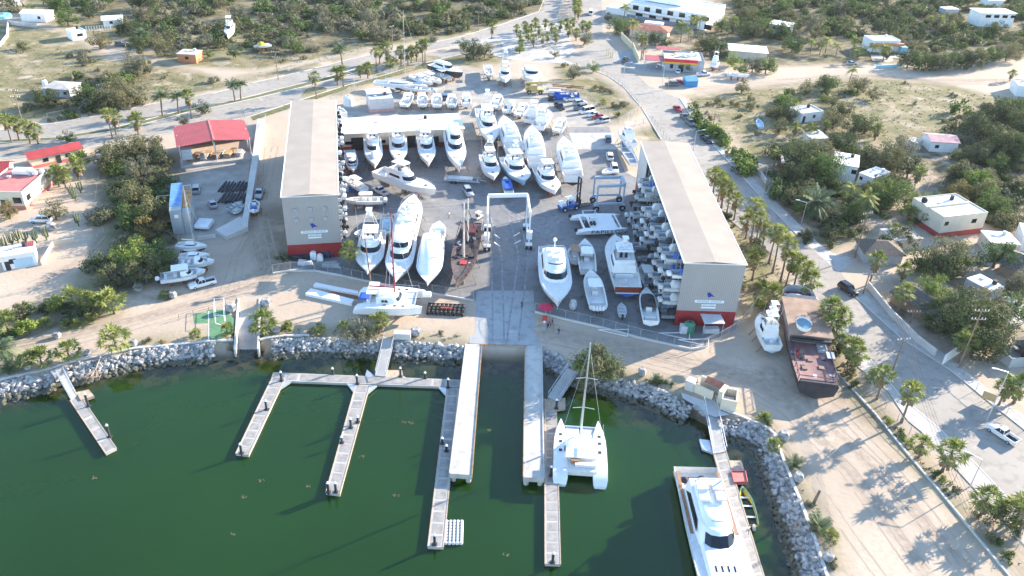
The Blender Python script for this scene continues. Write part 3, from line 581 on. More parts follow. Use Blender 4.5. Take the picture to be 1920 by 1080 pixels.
# houses in the scrub, upper left
house('bungalow', 'white house with a plain white roof behind a grey yard wall, top left', 'house', (41, 40), (87, 42), 7, 3.2, wht, wroof, 'gablex', ridge=.8, over=.3, wins=[(7.5, 1.2, 1.2, 1.1, 'f')])
house('bungalow', 'white house with a low white gable beside the palms, top left', 'house', (195, 51), (231, 49), 6, 2.8, wht, wroof, 'gablex', ridge=.9, over=.5, wins=[(3, 1.2, 1.2, 1.0, 'f')])
house('bungalow', 'small white cube house with one window and a slatted fence, top left', 'house', (137, 77), (164, 73), 6, 3.4, wht, wroof, 'flat', wins=[(3, 1.4, 2.0, 1.0, 'f')])
house('bungalow', 'orange-walled hut under a grey flat roof in the left field', 'hut', (334, 117), (369, 119), 6, 3.2, orw, croof, 'slab', over=.2, wins=[(3.5, 1.3, 1.2, 1.0, 'f')])
house('bungalow', 'grey hut with a sagging pale roof among dark bushes in the left field', 'hut', (84, 181), (133, 184), 7, 2.8, grw, croof, 'hip', ridge=.7, over=.4, wins=[(7, 1, 1, 1, 'f')])
tank((342, 88), .7, 1.4, 'white water tank behind the orange hut', wht, z0=0); tank((87, 168), .8, 3.2, 'white water tank on the left end of the grey field hut', wht)
tank((5, 32), 3.6, 1.2, 'wide pale blue open tank at the top left corner', turq, 'tank')
house('shelter', 'partly hidden white house at the top left corner', 'house', (24, 12), (40, 10), 5, 3, wht, wroof, 'slab')
# hotel and neighbours, upper right
t, w_ = house('hotel', 'long two-storey white hotel with dark balconies at the top of the photo', 'hotel', (1175, 32), (1322, 57), 26, 6.6, wht, wroof, 'flat', par=.5, wins=[(4 + i * 5.6, 3.9, 2.8, 1.9, 'f') for i in range(7)] + [(6 + i * 6.6, .5, 3.4, 2.1, 'f') for i in range(6)])
LAND[-1] = (1250, 45, 'the long white hotel')
MB().box((w_ * .45, -1.0, 3.3), (w_ * .86, 2.0, .25)).build('balcony', M('blue_grey_render', (.20, .24, .34), .8, .1), t); MB().box((w_ * .45, -1.95, 3.85), (w_ * .86, .12, .9)).build('balcony_rail', wht, t)
MB().box((w_ * .45, -.1, .75), (w_ * .9, .12, 1.3)).build('wall_band', M('blue_grey_render', (.2, .24, .34)), t)
m_ = MB(); m_.box((w_ * .35, 16, 8.0), (w_ * .5, 14, 2.8)); m_.box((w_ * .35, 16, 9.45), (w_ * .5 + .4, 14.4, .12)); m_.build('upper_storey', wht, t)
MB().box((-6, 6, 1.4), (11, 9, 2.8)).build('entrance_wing', wht, t)
t, w_ = house('tiled_house', 'low house with an orange-pink tiled roof in front of the hotel', 'house', (1180, 68), (1250, 76), 9, 3.4, crw, tile, 'hip', ridge=1.4, over=1.0); MB().box((w_ * .55, 8.5, 4.7), (w_ * .5, 4, .5)).build('flat_roof', wroof, t)
t, w_ = house('roadside_shop', 'grey roadside shop with a red and yellow fascia, by the right road', 'shop', (1243, 132), (1318, 137), 12, 4.4, grw, croof, 'flat', wins=[(3, 1.0, 1.2, 1.6, 'f')], doors=[(6.5, 2.0, 2.4, 'f')]); LAND[-1] = (1275, 130, 'the red and yellow shop')
MB().box((6.2, -.25, 4.1), (12.4, .5, 1.1)).build('red_fascia', M('sign_red', (.62, .02, .04), .5, .05), t); MB().box((6.2, -.23, 3.2), (12.4, .46, .65)).build('yellow_fascia', M('sign_yellow', (.75, .42, .03), .5, .05), t)
MB().box((-3.6, 3.0, 3.6), (7, 7, .14)).build('red_canopy', redr, t)
for x, y in ((-6.8, 0), (-6.8, 6), (-.3, -.2)): MB().tube((x, y, 0), (x, y, 3.5), .1).build('post', metal, t)
for x, y in ((7.5, 6), (10.5, 6.5), (12.5, 8)): MB().tube((x, y, 4.0), (x, y, 5.3), .75, n=12).build('roof_tank', wht, t)
MB().box((2, 13, 5.0), (9, 4, .14)).build('rear_red_roof', redr, t)
t, w_ = house('flat_roofed_house', 'house with a wide faded white roof half hidden by trees, right of the shop', 'house', (1366, 108), (1436, 114), 10, 3.0, crw, wroof, 'hip', ridge=.8, over=.5); LAND[-1] = (1400, 105, 'the faded white-roofed house')
m_ = MB()
for a, b in (((1164, 72), (1184, 92)), ((1186, 92), (1196, 118))):
    p, q = G(*a), G(*b); d = q - p; m_.box(((p.x + q.x) / 2, (p.y + q.y) / 2, 1.3), (d.length, .25, 2.6), math.atan2(d.y, d.x))
tag(m_.build('boundary_wall', M('yellow_render', (.62, .54, .34), .85, .1)), 'pale yellow wall in two runs along the road below the hotel', 'wall')
house('grey_house', 'grey house with one bright white roof, left of the coconut palms', 'house', (1440, 62), (1478, 68), 8, 4.2, grw, wroof, 'slab', over=.3, wins=[(2, 2.2, 1, 1, 'f'), (5, 2.2, 1, 1, 'f')])
t, w_ = house('beach_house', 'white house with an orange-red band and turquoise yard walls', 'house', (1632, 98), (1683, 98), 8, 5.0, wht, wroof, 'flat', doors=[(7, 3, 2.2, 'f')]); MB().box((w_ * .5, -.8, 3.4), (w_ + 2.5, 1.6, .9)).build('orange_band', orw, t); MB().box((w_ + 1.5, 2, 1.3), (3.0, 8, 2.6)).build('side_wing', turq, t)
m_ = MB()
for a, b in (((1642, 128), (1684, 126)), ((1684, 126), (1700, 122))):
    p, q = G(*a), G(*b); d = q - p; m_.box(((p.x + q.x) / 2, (p.y + q.y) / 2, .55), (d.length, .3, 1.1), math.atan2(d.y, d.x))
tag(m_.build('yard_wall', turq), 'turquoise yard wall in front of the orange-banded house', 'wall'); sheet('paved_yard', [(1640, 127), (1632, 103), (1685, 102), (1702, 121), (1684, 126)], .012, conc)
t, w_ = house('long_villa', 'long two-storey white villa at the top right corner', 'house', (1832, 50), (1896, 51), 9, 6.5, wht, wroof, 'slab', over=.6, wins=[(4 + 4.2 * i, 4.2, 2.6, 1.3, 'f') for i in range(4)]); house('hut', 'low white-roofed hut left of the long white villa', 'hut', (1770, 27), (1796, 27), 5, 2.6, grw, wroof, 'slab'); house('hut', 'white-roofed hut behind the long white villa', 'hut', (1850, 12), (1880, 12), 6, 3, wht, wroof, 'gablex', over=.3)
house('worn_cottage', 'small flaking white cottage with a grey flat roof right of the open field road', 'cottage', (1500, 231), (1541, 226), 6.5, 3.3, wht, croof, 'flat', wins=[(.0 + 5.2, 1.3, 1.0, 1.0, 'f')], doors=[(1.2, 1.0, 2.2, 'f')])
house('pink_cottage', 'white cottage with a pink sheet roof beyond the trees on the right', 'cottage', (1741, 284), (1792, 287), 7, 3.2, wht, M('pink_sheet_roof', (.50, .28, .28), .6, .2, .5), 'gablex', over=.4, ridge=.9, wins=[(2, 1.2, 1.2, 1.0, 'f')])
house('edge_house', 'pale house cut off by the right edge above the dirt road', 'house', (1903, 180), (1950, 185), 9, 4, wht, croof, 'flat')
t, w_ = house('two_storey_house', 'white house with a bright roof behind the big dark tree', 'house', (1555, 338), (1600, 346), 9, 5.2, wht, wroof, 'slab', over=.2, wins=[(5.6, 3, 1.3, 1.2, 'f')])
house('annex_house', 'low white flat-roofed house with a red door, right of the big dark tree', 'house', (1605, 346), (1632, 357), 8, 3.6, wht, wroof, 'flat', wins=[(.9, 1.8, .9, .9, 'f')], doors=[(3.4, 1.0, 2.2, 'f')])
house('red_hut', 'red-walled hut with a pale roof left of the big dark tree', 'hut', (1462, 325), (1486, 328), 6, 3.4, M('red_render', (.35, .06, .05)), wroof, 'slab', over=.2)
t, w_ = house('roof_terrace_house', 'two-storey cream house with a split white roof on the right side', 'house', (1757, 447), (1838, 437), 11, 5.8, crw, wroof, 'flat', par=.3, wins=[(1.3, 3.4, 1.1, 1.0, 'f'), (9.5, 3.2, 1.4, 1.1, 'f'), (3, 3.2, 1.3, 1.1, 'r')], base=(M('red_render', (.35, .06, .05)), 1.4)); LAND[-1] = (1800, 430, 'the split white-roofed house')
MB().ball((1.2, 8.5, 6.1), .8, sq=(1, 1, 1.1)).build('roof_tank', blkc, t, smooth=60); MB().box((w_ * .45, 5.6, 5.85), (w_, .4, .35)).build('roof_wall', crw, t)
house('flat_annex', 'long cream annex with a white flat roof right of the split-roofed house', 'annex', (1850, 478), (1903, 482), 6, 3.4, crw, wroof, 'slab', over=.15)
t, w_ = house('thatched_house', 'house with a curved grey thatched roof by the side street', 'house', (1618, 493), (1688, 497), 6.5, 2.6, grw, thatch, 'hip', over=.6, ridge=1.8); LAND[-1] = (1650, 480, 'the grey thatched house')
house('flat_roof_shed', 'pale flat-roofed shed with a satellite dish behind the thatched house', 'shed', (1674, 471), (1724, 466), 6, 2.8, crw, croof, 'slab', over=.15)
house('shaded_roof_hut', 'long dark thatched roof along the far pavement', 'hut', (1668, 566), (1760, 622), 7.5, 2.4, woodm, thatch, 'gablex', over=.5, ridge=1.3); LAND[-1] = (1710, 590, 'the long dark thatched roof')
house('shingle_barn', 'barn with a rough shingle roof near the right edge', 'barn', (1868, 515), (1945, 545), 9, 3.0, woodm, M('brown_shingle', (.16, .13, .11), .95, .5, 2.5, bump=.8), 'gablex', over=.5, ridge=1.6)
house('white_roof_house', 'white flat roof cut off by the right edge above the shingle barn', 'house', (1910, 470), (1965, 480), 8, 3.8, wht, wroof, 'slab')
house('low_white_hut', 'low hut with a white roof strip behind the big tree near the right edge', 'hut', (1805, 540), (1850, 565), 4.5, 2.6, grw, wroof, 'slab'); house('low_white_hut', 'weathered pale flat-roofed hut beside the white rowing boat', 'hut', (1862, 590), (1898, 604), 5, 2.6, wht, ltblu and croof, 'slab')
house('ruined_hut', 'roofless pale hut shell in the lower right yard', 'hut', (1862, 665), (1890, 690), 5, 2.2, grw, croof, 'flat', par=1.6); house('dark_thatch_hut', 'thatched hut cut off by the right edge beside the lower right yard', 'hut', (1895, 660), (1960, 700), 8, 2.6, woodm, thatch, 'hip', over=.5, ridge=1.8)
house('sheet_shed', 'small pale-roofed shed in the trees left of the pink-roofed cottage', 'shed', (1697, 277), (1715, 283), 4, 2.6, grw, croof, 'slab'); house('sheet_shed', 'pale flat-roofed shed below the worn white cottage', 'shed', (1517, 276), (1550, 276), 6, 2.8, crw, croof, 'slab', over=.2)
m_ = MB()
for a, b in (((1767, 683), (1800, 660)), ((1800, 660), (1838, 645))):
    p, q = G(*a), G(*b); d = q - p; m_.box(((p.x + q.x) / 2, (p.y + q.y) / 2, 1.1), (d.length, .25, 2.2), math.atan2(d.y, d.x))
tag(m_.build('boundary_wall', wht), 'white plastered wall at the corner beside the leaning power pole', 'wall')
def lowwall(pts, h, mat, label, wd=.3, name='boundary_wall'):
    m_ = MB()
    for a, b in zip(pts, pts[1:]):
        p, q = G(*a), G(*b); d = q - p; m_.box(((p.x + q.x) / 2, (p.y + q.y) / 2, h / 2), (d.length + wd * .6, wd, h), math.atan2(d.y, d.x))
    return tag(m_.build(name, mat), label, 'wall')
lowwall([(1626, 540), (1668, 592), (1716, 640), (1752, 668)], 1.6, concw, 'long grey wall behind the far pavement, under the dark thatched roof')
lowwall([(16, 46), (70, 52)], 1.6, grw, 'grey yard wall in front of the white house, top left'); lowwall([(16, 46), (14, 70), (0, 88)], 1.2, wht, 'white low wall along the lane at the top left edge')
lowwall([(1397, 305), (1425, 330), (1436, 345)], 1.3, concw, 'broken cream wall with pillars beside the right road'); lowwall([(372, 450), (404, 446)], .9, concw, 'short concrete wall left of the bent concrete ramp')
# bent concrete ramp wall
m_ = MB(); pts = [(484, 232), (472, 320), (458, 412), (452, 430)]; qs = [(497, 232), (484, 320), (469, 412), (466, 434)]
for i in range(3):
    a, b, c, d = G(*pts[i]), G(*pts[i + 1]), G(*qs[i + 1]), G(*qs[i]); m_.add([(p.x, p.y, z) for z in (0, 1.6) for p in (a, b, c, d)], [(0, 1, 5, 4), (1, 2, 6, 5), (2, 3, 7, 6), (3, 0, 4, 7), (4, 5, 6, 7)])
a, b, c, d = G(452, 430), G(466, 434), G(425, 450), G(405, 437); a2 = G(452, 414)
m_.add([(a2.x, a2.y, 1.2), (b.x, b.y, 1.2), (c.x, c.y, .9), (d.x, d.y, .9)] + [(p.x, p.y, 0) for p in (a2, b, c, d)], [(0, 1, 2, 3), (4, 5, 1, 0), (5, 6, 2, 1), (6, 7, 3, 2), (7, 4, 0, 3)]); tag(m_.build('concrete_ramp_wall', concw), 'bent pale concrete ramp wall left of the left tall shed', 'wall')
# small shore hut with open stores
o_, a_, w_ = frame((1302, 735), (1352, 757)); t = thing('gatehouse', 'cream dock gatehouse with a small red tile roof above the right gangway', 'gatehouse', o_, a_); land(1340, 745, 'the cream dock gatehouse')
MB().box((w_ * .5, 2.2, 1.2), (w_, .3, 2.4)).build('rear_wall', crw, t); MB().box((1.6, 0, .9), (3.6, .3, 1.8)).build('front_wall', crw, t); MB().box((w_ - .4, 1.0, 1.3), (.8, 2.4, 2.6)).build('side_wall', crw, t)
r = MB(); r.add([(1.0, 1.2, 2.1), (w_ - .8, 1.2, 2.1), (w_ - .8, 2.3, 2.7), (1.0, 2.3, 2.7), (1.0, 1.2, 2.0), (w_ - .8, 1.2, 2.0), (w_ - .8, 2.3, 2.6), (1.0, 2.3, 2.6)], [(0, 1, 2, 3), (4, 7, 6, 5), (0, 4, 5, 1), (1, 5, 6, 2), (2, 6, 7, 3), (3, 7, 4, 0)]); r.build('roof', tile, t)
MB().box((-1.0, .4, 1.0), (1.6, 1.6, 2.0)).build('gate_post', concw, t)
o_, a_, w_ = frame((1349, 768), (1378, 774)); t = thing('bin_store', 'roofless cream block store right of the dock gatehouse', 'store', o_, a_); D = 3.4
for c, d in (((w_ / 2, .12, 1.2), (w_, .24, 2.4)), ((w_ / 2, D, 1.2), (w_, .24, 2.4)), ((.12, D / 2 + .06, 1.2), (.24, D - .36, 2.4)), ((w_ - .12, D / 2 + .06, 1.2), (.24, D - .36, 2.4))): MB().box(c, d).build('wall', crw, t)
MB().box((w_ * .5, 1.8, .6), (1.7, 1.6, 1.1)).build('inner_cabinet', ltg, t)
o_ = G(1282, 750); sheet('gangway_landing', [(1277, 736), (1322, 752), (1348, 768), (1368, 778), (1340, 782), (1312, 770), (1312, 765), (1280, 747)], .03, concw)
# block at the head of the middle gangway
m_ = MB().box((0, 0, .7), (3.2, 1.4, 1.4)); m_.tube((0.3, 0, 1.4), (.3, 0, 4.2), .04); tag(m_.build('utility_box', concw, loc=G(755, 634)), 'pale square concrete box with a thin mast beside the middle gangway', 'utility box')
# ------------------------------------------------------------------ piers, floating docks, gangways
land(500, 780, 'the left finger of the floating dock'); land(890, 780, 'the left travel lift pier')
def quadprism(mb, q, z0, z1, k=0):
    """q: four world points round a quad, any order of winding"""
    a = sum(q[i][0] * q[(i + 1) % 4][1] - q[(i + 1) % 4][0] * q[i][1] for i in range(4)); q = q if a > 0 else q[::-1]
    return mb.prism(q, z0, z1, k)
def pier(px4, label, kside):
    q = [tuple(G(*p))[:2] for p in px4]; t = thing('travel_lift_pier', label, 'pier', (q[0][0], q[0][1], 0)); o = Vector(q[0])
    L = lambda p: (p[0] - o.x, p[1] - o.y); q = [L(p) for p in q]
    quadprism(MB(), q, -.9, .02).build('deck', deckm, t)
    a, b = Vector(q[0] if kside == 'l' else q[1]), Vector(q[3] if kside == 'l' else q[2]); d = b - a
    c = (a + b) / 2; MB().box((c.x, c.y, .09), (d.length, .14, .14), math.atan2(d.y, d.x)).build('edge_curb', M('rust_orange_edge', (.36, .22, .12), .8, .3), t)
    a, b = Vector(q[1] if kside == 'l' else q[0]), Vector(q[2] if kside == 'l' else q[3]); d = b - a; c = (a + b) / 2
    MB().box((c.x, c.y, .09), (d.length, .22, .16), math.atan2(d.y, d.x)).build('edge_curb', deckm, t)
    for f in (.12, .37, .62, .985):
        for (i, j) in ((0, 3), (1, 2)):
            p = Vector(q[i]).lerp(Vector(q[j]), f); inn = Vector(q[1 - i if i < 2 else 0]).lerp(Vector(q[2 if j == 3 else 3]), f); p = p.lerp(inn, .16)
            MB().tube((p.x, p.y, -5), (p.x, p.y, -.9), .42, n=12).build('pile', deckm, t, smooth=40)
    # small rail at the far end, ladder frame at the side
    e0, e1 = Vector(q[3]), Vector(q[2]); m_ = MB(); s0 = e0.lerp(Vector(q[0]), .07); e2 = e0.lerp(e1, .3)
    m_.path([(e0.x + .3, e0.y + .3, .02), (e0.x + .3, e0.y + .3, 1.0), (s0.x + .3, s0.y, 1.0), (s0.x + .3, s0.y, .02)], .03); m_.build('guard_rail', metal, t); return t
pier([(873.5, 645), (904, 645), (885, 891), (843, 888)], 'wide sunlit concrete travel lift pier on the left of the haul-out slip', 'r')
pier([(984, 648), (1015.5, 648), (1020, 897), (981, 895)], 'wide concrete travel lift pier on the right of the haul-out slip, its near end sunlit', 'l')
a, b, c, d = G(900, 646), G(988, 649), G(988, 640), G(900, 638)
o = quadprism(MB(), [tuple(p)[:2] for p in (a, b, c, d)], -5, .0).build('quay_wall', conc); struct(o)
m_ = MB(); d_ = b - a; m_.box(((a.x + b.x) / 2, (a.y + b.y) / 2, .06), (d_.length, .2, .14), math.atan2(d_.y, d_.x)); struct(m_.build('quay_edge', MATS['rust_orange_edge']))
ZD = -1.25
def finger(t, o, l0, r0, r1, l1, n):
    """floating finger: edge walers, concrete panels with worn tops. points clockwise from top-left, read at the dock's level"""
    P = [G(*p, ZD) - o for p in (l0, r0, r1, l1)]
    body = MB(); quadprism(body, [(p.x, p.y) for p in P], -.5, 0.0); body.v = [(x, y, z) for x, y, z in body.v]
    k = body.build('finger', dockc, t)
    wl = MB()
    for i, j in ((0, 3), (1, 2)):
        a, b = P[i], P[j]; d = b - a; wl.box(((a.x + b.x) / 2, (a.y + b.y) / 2, -.06), (d.length, .14, .22), math.atan2(d.y, d.x))
    wl.build('waler', timb, k)
    pn = MB()
    for i in range(n):
        f0, f1 = (i + .1) / n, (i + .9) / n; a, b, c, d = P[0].lerp(P[3], f0), P[1].lerp(P[2], f0), P[1].lerp(P[2], f1), P[0].lerp(P[3], f1); ins_ = .15
        q = [a.lerp(b, ins_), b.lerp(a, ins_), c.lerp(d, ins_), d.lerp(c, ins_)]; quadprism(pn, [(p.x, p.y) for p in q], .004, .02)
    pn.build('deck_panels', dockp, k); return k
def piling(px, h=1.9, top=True, label='', cat='piling'):
    p = G(*px, ZD); t = thing('dock_pile', '', cat, (p.x, p.y, 0), 0, 'black dock piles with white caps'); t['label'] = label
    MB().tube((0, 0, -5), (0, 0, ZD + h), .2, n=10).build('shaft', pile, t, smooth=40); MB().tube((0, 0, ZD + h), (0, 0, ZD + h + .35), .24, .04, n=10).build('cap', whm, t, smooth=40)
    MB().box((0, 0, ZD + .06), (.7, .6, .1)).build('guide_collar', pile, t); return t
o = Vector(G(510, 700, ZD)); t = thing('floating_dock', 'big E-shaped floating dock of pale concrete panels left of the slip', 'floating dock', o)
finger(t, o, (513, 698), (862, 712), (861, 726), (508, 713), 1)
kk = MB(); A, B_, C, D_ = [G(*p, ZD) - o for p in ((513, 698), (862, 712), (861, 726), (508, 713))]
for i in range(14):
    f0, f1 = (i + .12) / 14, (i + .88) / 14; q = [A.lerp(B_, f0).lerp(D_.lerp(C, f0), .15), A.lerp(B_, f1).lerp(D_.lerp(C, f1), .15), A.lerp(B_, f1).lerp(D_.lerp(C, f1), .85), A.lerp(B_, f0).lerp(D_.lerp(C, f0), .85)]; quadprism(kk, [(p.x, p.y) for p in q], .022, .035)
kk.build('deck_panels', dockp, t)
finger(t, o, (507, 714), (531, 715), (466, 853), (442, 850), 10); finger(t, o, (667, 721), (693, 722), (637, 927), (611, 923), 12); finger(t, o, (838, 727), (861, 728), (831, 1026), (802, 1025), 16)
for tri in (((531, 715), (547, 715), (524, 730)), ((650, 719), (667, 721), (664, 737)), ((693, 722), (707, 723), (688, 739)), ((822, 726), (838, 727), (836, 742)), ((688, 693), (704, 706), (684, 706)), ((747, 700), (762, 708), (740, 708))):
    p = [G(*c, ZD) - o for c in tri]; ar = (p[1] - p[0]).cross(p[2] - p[0]).z; p = p if ar > 0 else p[::-1]; MB().prism([(c.x, c.y) for c in p], -.3, .01).build('corner_brace', metal, t)
p = [G(*c, ZD) - o for c in ((718, 694), (754, 694), (757, 709), (716, 707))]; quadprism(MB(), [(c.x, c.y) for c in p], -.4, .015).build('landing_pad', timb, t)
for px, l in (((528, 714), 'at the corner of the left finger'), ((500, 768), 'halfway down the left finger'), ((453, 850), 'at the end of the left finger'), ((670, 720), 'at the head of the middle finger'), ((751, 706), 'beside the middle gangway foot'), ((658, 802), 'standing upright halfway down the middle finger'), ((671, 792), 'short, on the right edge of the middle finger'), ((641, 830), 'short, on the left edge of the middle finger'), ((616, 923), 'left one of the pair at the end of the middle finger'), ((630, 923), 'right one of the pair at the end of the middle finger'), ((840, 727), 'at the head of the right finger'), ((837, 846), 'paired with a short white-capped one on the right finger'), ((829, 832), 'short white-capped, left edge of the right finger'), ((815, 1021), 'at the end of the right finger'), ((624, 701), 'thin, on the far edge of the main walkway left of the gangway'), ((797, 709), 'thin, on the far edge of the main walkway right of the gangway')):
    piling(px, 1.2 if 'thin' in l or 'short' in l else 1.9, label='black dock pile ' + l if 'pair' not in l else 'black dock pile, ' + l)
o = Vector(G(1022, 755, ZD)); t = thing('floating_dock', 'long narrow floating dock running out along the right travel lift pier', 'floating dock', o); land(1035, 960, 'the long narrow dock')
finger(t, o, (1021, 757), (1043, 757), (1051, 1058), (1022, 1057), 18); p = [G(*c, ZD) - o for c in ((1020, 748), (1060, 746), (1060, 766), (1021, 773))]; quadprism(MB(), [(c.x, c.y) for c in p], -.4, .03).build('landing_pad', timb, t)
for px, l in (((1043, 766), 'at the foot of the east gangway'), ((1033, 892), 'beside the near end of the right travel lift pier'), ((1036, 1055), 'at the far end of the long narrow dock'), ((1041, 860), 'short, halfway along the long narrow dock')): piling(px, 1.2 if 'short' in l else 1.9, label='black dock pile ' + l if 'short' not in l else 'black dock pile, ' + l)
o = Vector(G(131, 748, ZD)); t = thing('floating_dock', 'short lone floating dock at the left side of the basin', 'floating dock', o); land(175, 795, 'the short lone dock')
finger(t, o, (131, 750), (150, 741), (218, 840), (198, 850), 5); p = [G(*c, ZD) - o for c in ((143, 737), (167, 732), (177, 744), (152, 752))]; quadprism(MB(), [(c.x, c.y) for c in p], -.3, .2).build('side_platform', timb, t)
piling((166, 762), 2.6, label='tall leaning-looking black pile beside the side platform of the lone dock'); piling((206, 819), 2.4, label='black pile near the outer end of the lone dock')
o = Vector(G(1338, 852, ZD)); t = thing('floating_dock', 'floating dock beside the big white yacht on the right', 'floating dock', o); land(1370, 880, 'the dock beside the big yacht')
finger(t, o, (1338, 850), (1361, 845), (1445, 1120), (1418, 1125), 14)
for q, mt, nm in ((((1365, 863), (1390, 864), (1396, 883), (1373, 884)), timb, 'side_pad'), (((1311, 823), (1334, 826), (1342, 852), (1316, 842)), metal, 'side_pad')): p = [G(*c, ZD) - o for c in q]; quadprism(MB(), [(c.x, c.y) for c in p], -.35, .02).build(nm, mt, t)
p = [G(*c, ZD) for c in ((1371, 885), (1397, 885), (1401, 905), (1376, 906))]; o = p[0]; t = thing('work_raft', 'small square red work raft tied to the right dock', 'raft', o); quadprism(MB(), [((c - o).x, (c - o).y) for c in p], -.4, .12).build('deck', M('faded_red_deck', (.42, .16, .14), .8, .15), t)
q = [((c - o).x, (c - o).y) for c in p]; m_ = MB()
for i in range(4): m_.tube((*q[i], .2), (*q[(i + 1) % 4], .2), .09)
m_.build('rim', redm, t)
def gangway(tl, tr, br, bl, label, deckmat=conc, zt=.12):
    A, B_ = G(*tl, zt), G(*tr, zt); C, D_ = G(*br, ZD + .15), G(*bl, ZD + .15); o = A.copy(); t = thing('gangway', label, 'gangway', (o.x, o.y, 0)); o.z = 0
    P = [p - o for p in (A, B_, C, D_)]; up = Vector((0, 0, .1)); m_ = MB(); m_.add([*(p - up for p in P), *P], [(3, 2, 1, 0), (4, 5, 6, 7), (0, 1, 5, 4), (1, 2, 6, 5), (2, 3, 7, 6), (3, 0, 4, 7)]); k = m_.build('deck', deckmat, t)
    if k.data.polygons[1].normal.z < 0: k.data.flip_normals()
    for i, j in ((0, 3), (1, 2)):
        r = MB(); a, b = P[i], P[j]; h = Vector((0, 0, 1.05)); r.tube(a + h, b + h, .05); r.tube(a, b, .06); nseg = 9
        for s_ in range(nseg + 1):
            c = a.lerp(b, s_ / nseg); r.tube(c, c + h, .035, n=4)
            if s_ < nseg: r.tube(c, a.lerp(b, (s_ + 1) / nseg) + h, .025, n=4)
        r.build('truss_rail', metal, t)
    return t
gangway((721, 632), (740, 632), (723, 706), (704, 704), 'straight metal gangway down to the big E-shaped dock'); land(722, 660, 'the middle gangway')
gangway((1064, 690), (1084, 698), (1048, 752), (1027, 745), 'slanting metal gangway behind the moored catamaran'); land(1060, 715, 'the gangway behind the catamaran')
gangway((107, 703), (120, 697), (144, 742), (133, 749), 'short plain gangway down to the lone left dock'); gangway((1319, 752), (1340, 749), (1361, 846), (1338, 851), 'long trussed gangway below the cream gatehouse', zt=.2); land(1340, 800, 'the long trussed gangway')
p = [G(*c) for c in ((93, 695), (122, 686), (126, 697), (103, 708))]; struct(quadprism(MB(), [(c.x, c.y) for c in p], -1.0, .1).build('gangway_landing', conc))
# floating jet ski berth
p = [G(*c, WZ) for c in ((834, 978), (869, 978), (869, 1020), (834, 1022))]; o = p[0]; t = thing('jetski_float', 'white ribbed floating berth at the end of the right dock finger', 'float', o, math.atan2((p[1] - p[0]).y, (p[1] - p[0]).x)); Wf = (p[1] - p[0]).length; Lf = (p[3] - p[0]).length
for i in range(5):
    x = Wf * (i + .5) / 5; m_ = MB(); m_.tube((x, -.1, .25), (x, -Lf, .25), Wf / 10 * .98, n=8); m_.build('pontoon', gel2, t, smooth=50)
m_ = MB()
for i in range(1, 8):
    for x in (Wf * .22, Wf * .42, Wf * .62, Wf * .82): m_.box((x, -Lf * i / 8, .52), (.12, .25, .16))
m_.build('roller', blkc, t)
# drifting palm debris
for i, (px, py) in enumerate(((490, 902), (577, 912), (677, 856), (743, 930), (758, 792), (771, 793), (918, 807), (178, 896), (458, 932), (437, 1002), (948, 1040))):
    m_ = MB(); c = G(px, py, WZ + .02)
    for k in range(9): u = rnd.random() * 6.28; r_ = rnd.uniform(.15, .5); ox_, oy_ = rnd.uniform(-.4, .4), rnd.uniform(-.25, .25); m_.box((ox_, oy_, .02 + k * .004), (r_, .06, .02), u)
    oo = m_.build('floating_debris', M('dry_frond', (.17, .14, .06), .9, .3), loc=c); oo['category'] = 'debris'; oo['group'] = 'dry weed drifting on the green water'; place_label(oo, px, py, 'tuft of dry weed drifting')
# ------------------------------------------------------------------ riprap: rough pale rocks in banks nobody could count
rockm = M('riprap_rock', (.20, .195, .19), .9, .3, 1.4, bump=.5, col2=(.46, .45, .435))
_n = rockm.node_tree; _b = _n.nodes['Principled BSDF']; _l = _b.inputs['Base Color'].links[0].from_socket; _t = _n.nodes.new('ShaderNodeTexCoord'); _s2 = _n.nodes.new('ShaderNodeSeparateXYZ'); _n.links.new(_t.outputs['Object'], _s2.inputs[0]); _m = _n.nodes.new('ShaderNodeMapRange'); _m.inputs[1].default_value = -1.25; _m.inputs[2].default_value = -.95; _m.inputs[3].default_value = .85; _m.inputs[4].default_value = 0; _n.links.new(_s2.outputs[2], _m.inputs[0]); _x = _n.nodes.new('ShaderNodeMix'); _x.data_type = 'RGBA'; _n.links.new(_m.outputs[0], _x.inputs['Factor']); _n.links.new(_l, _x.inputs['A']); _x.inputs['B'].default_value = (.055, .055, .03, 1); _n.links.new(_x.outputs['Result'], _b.inputs['Base Color'])
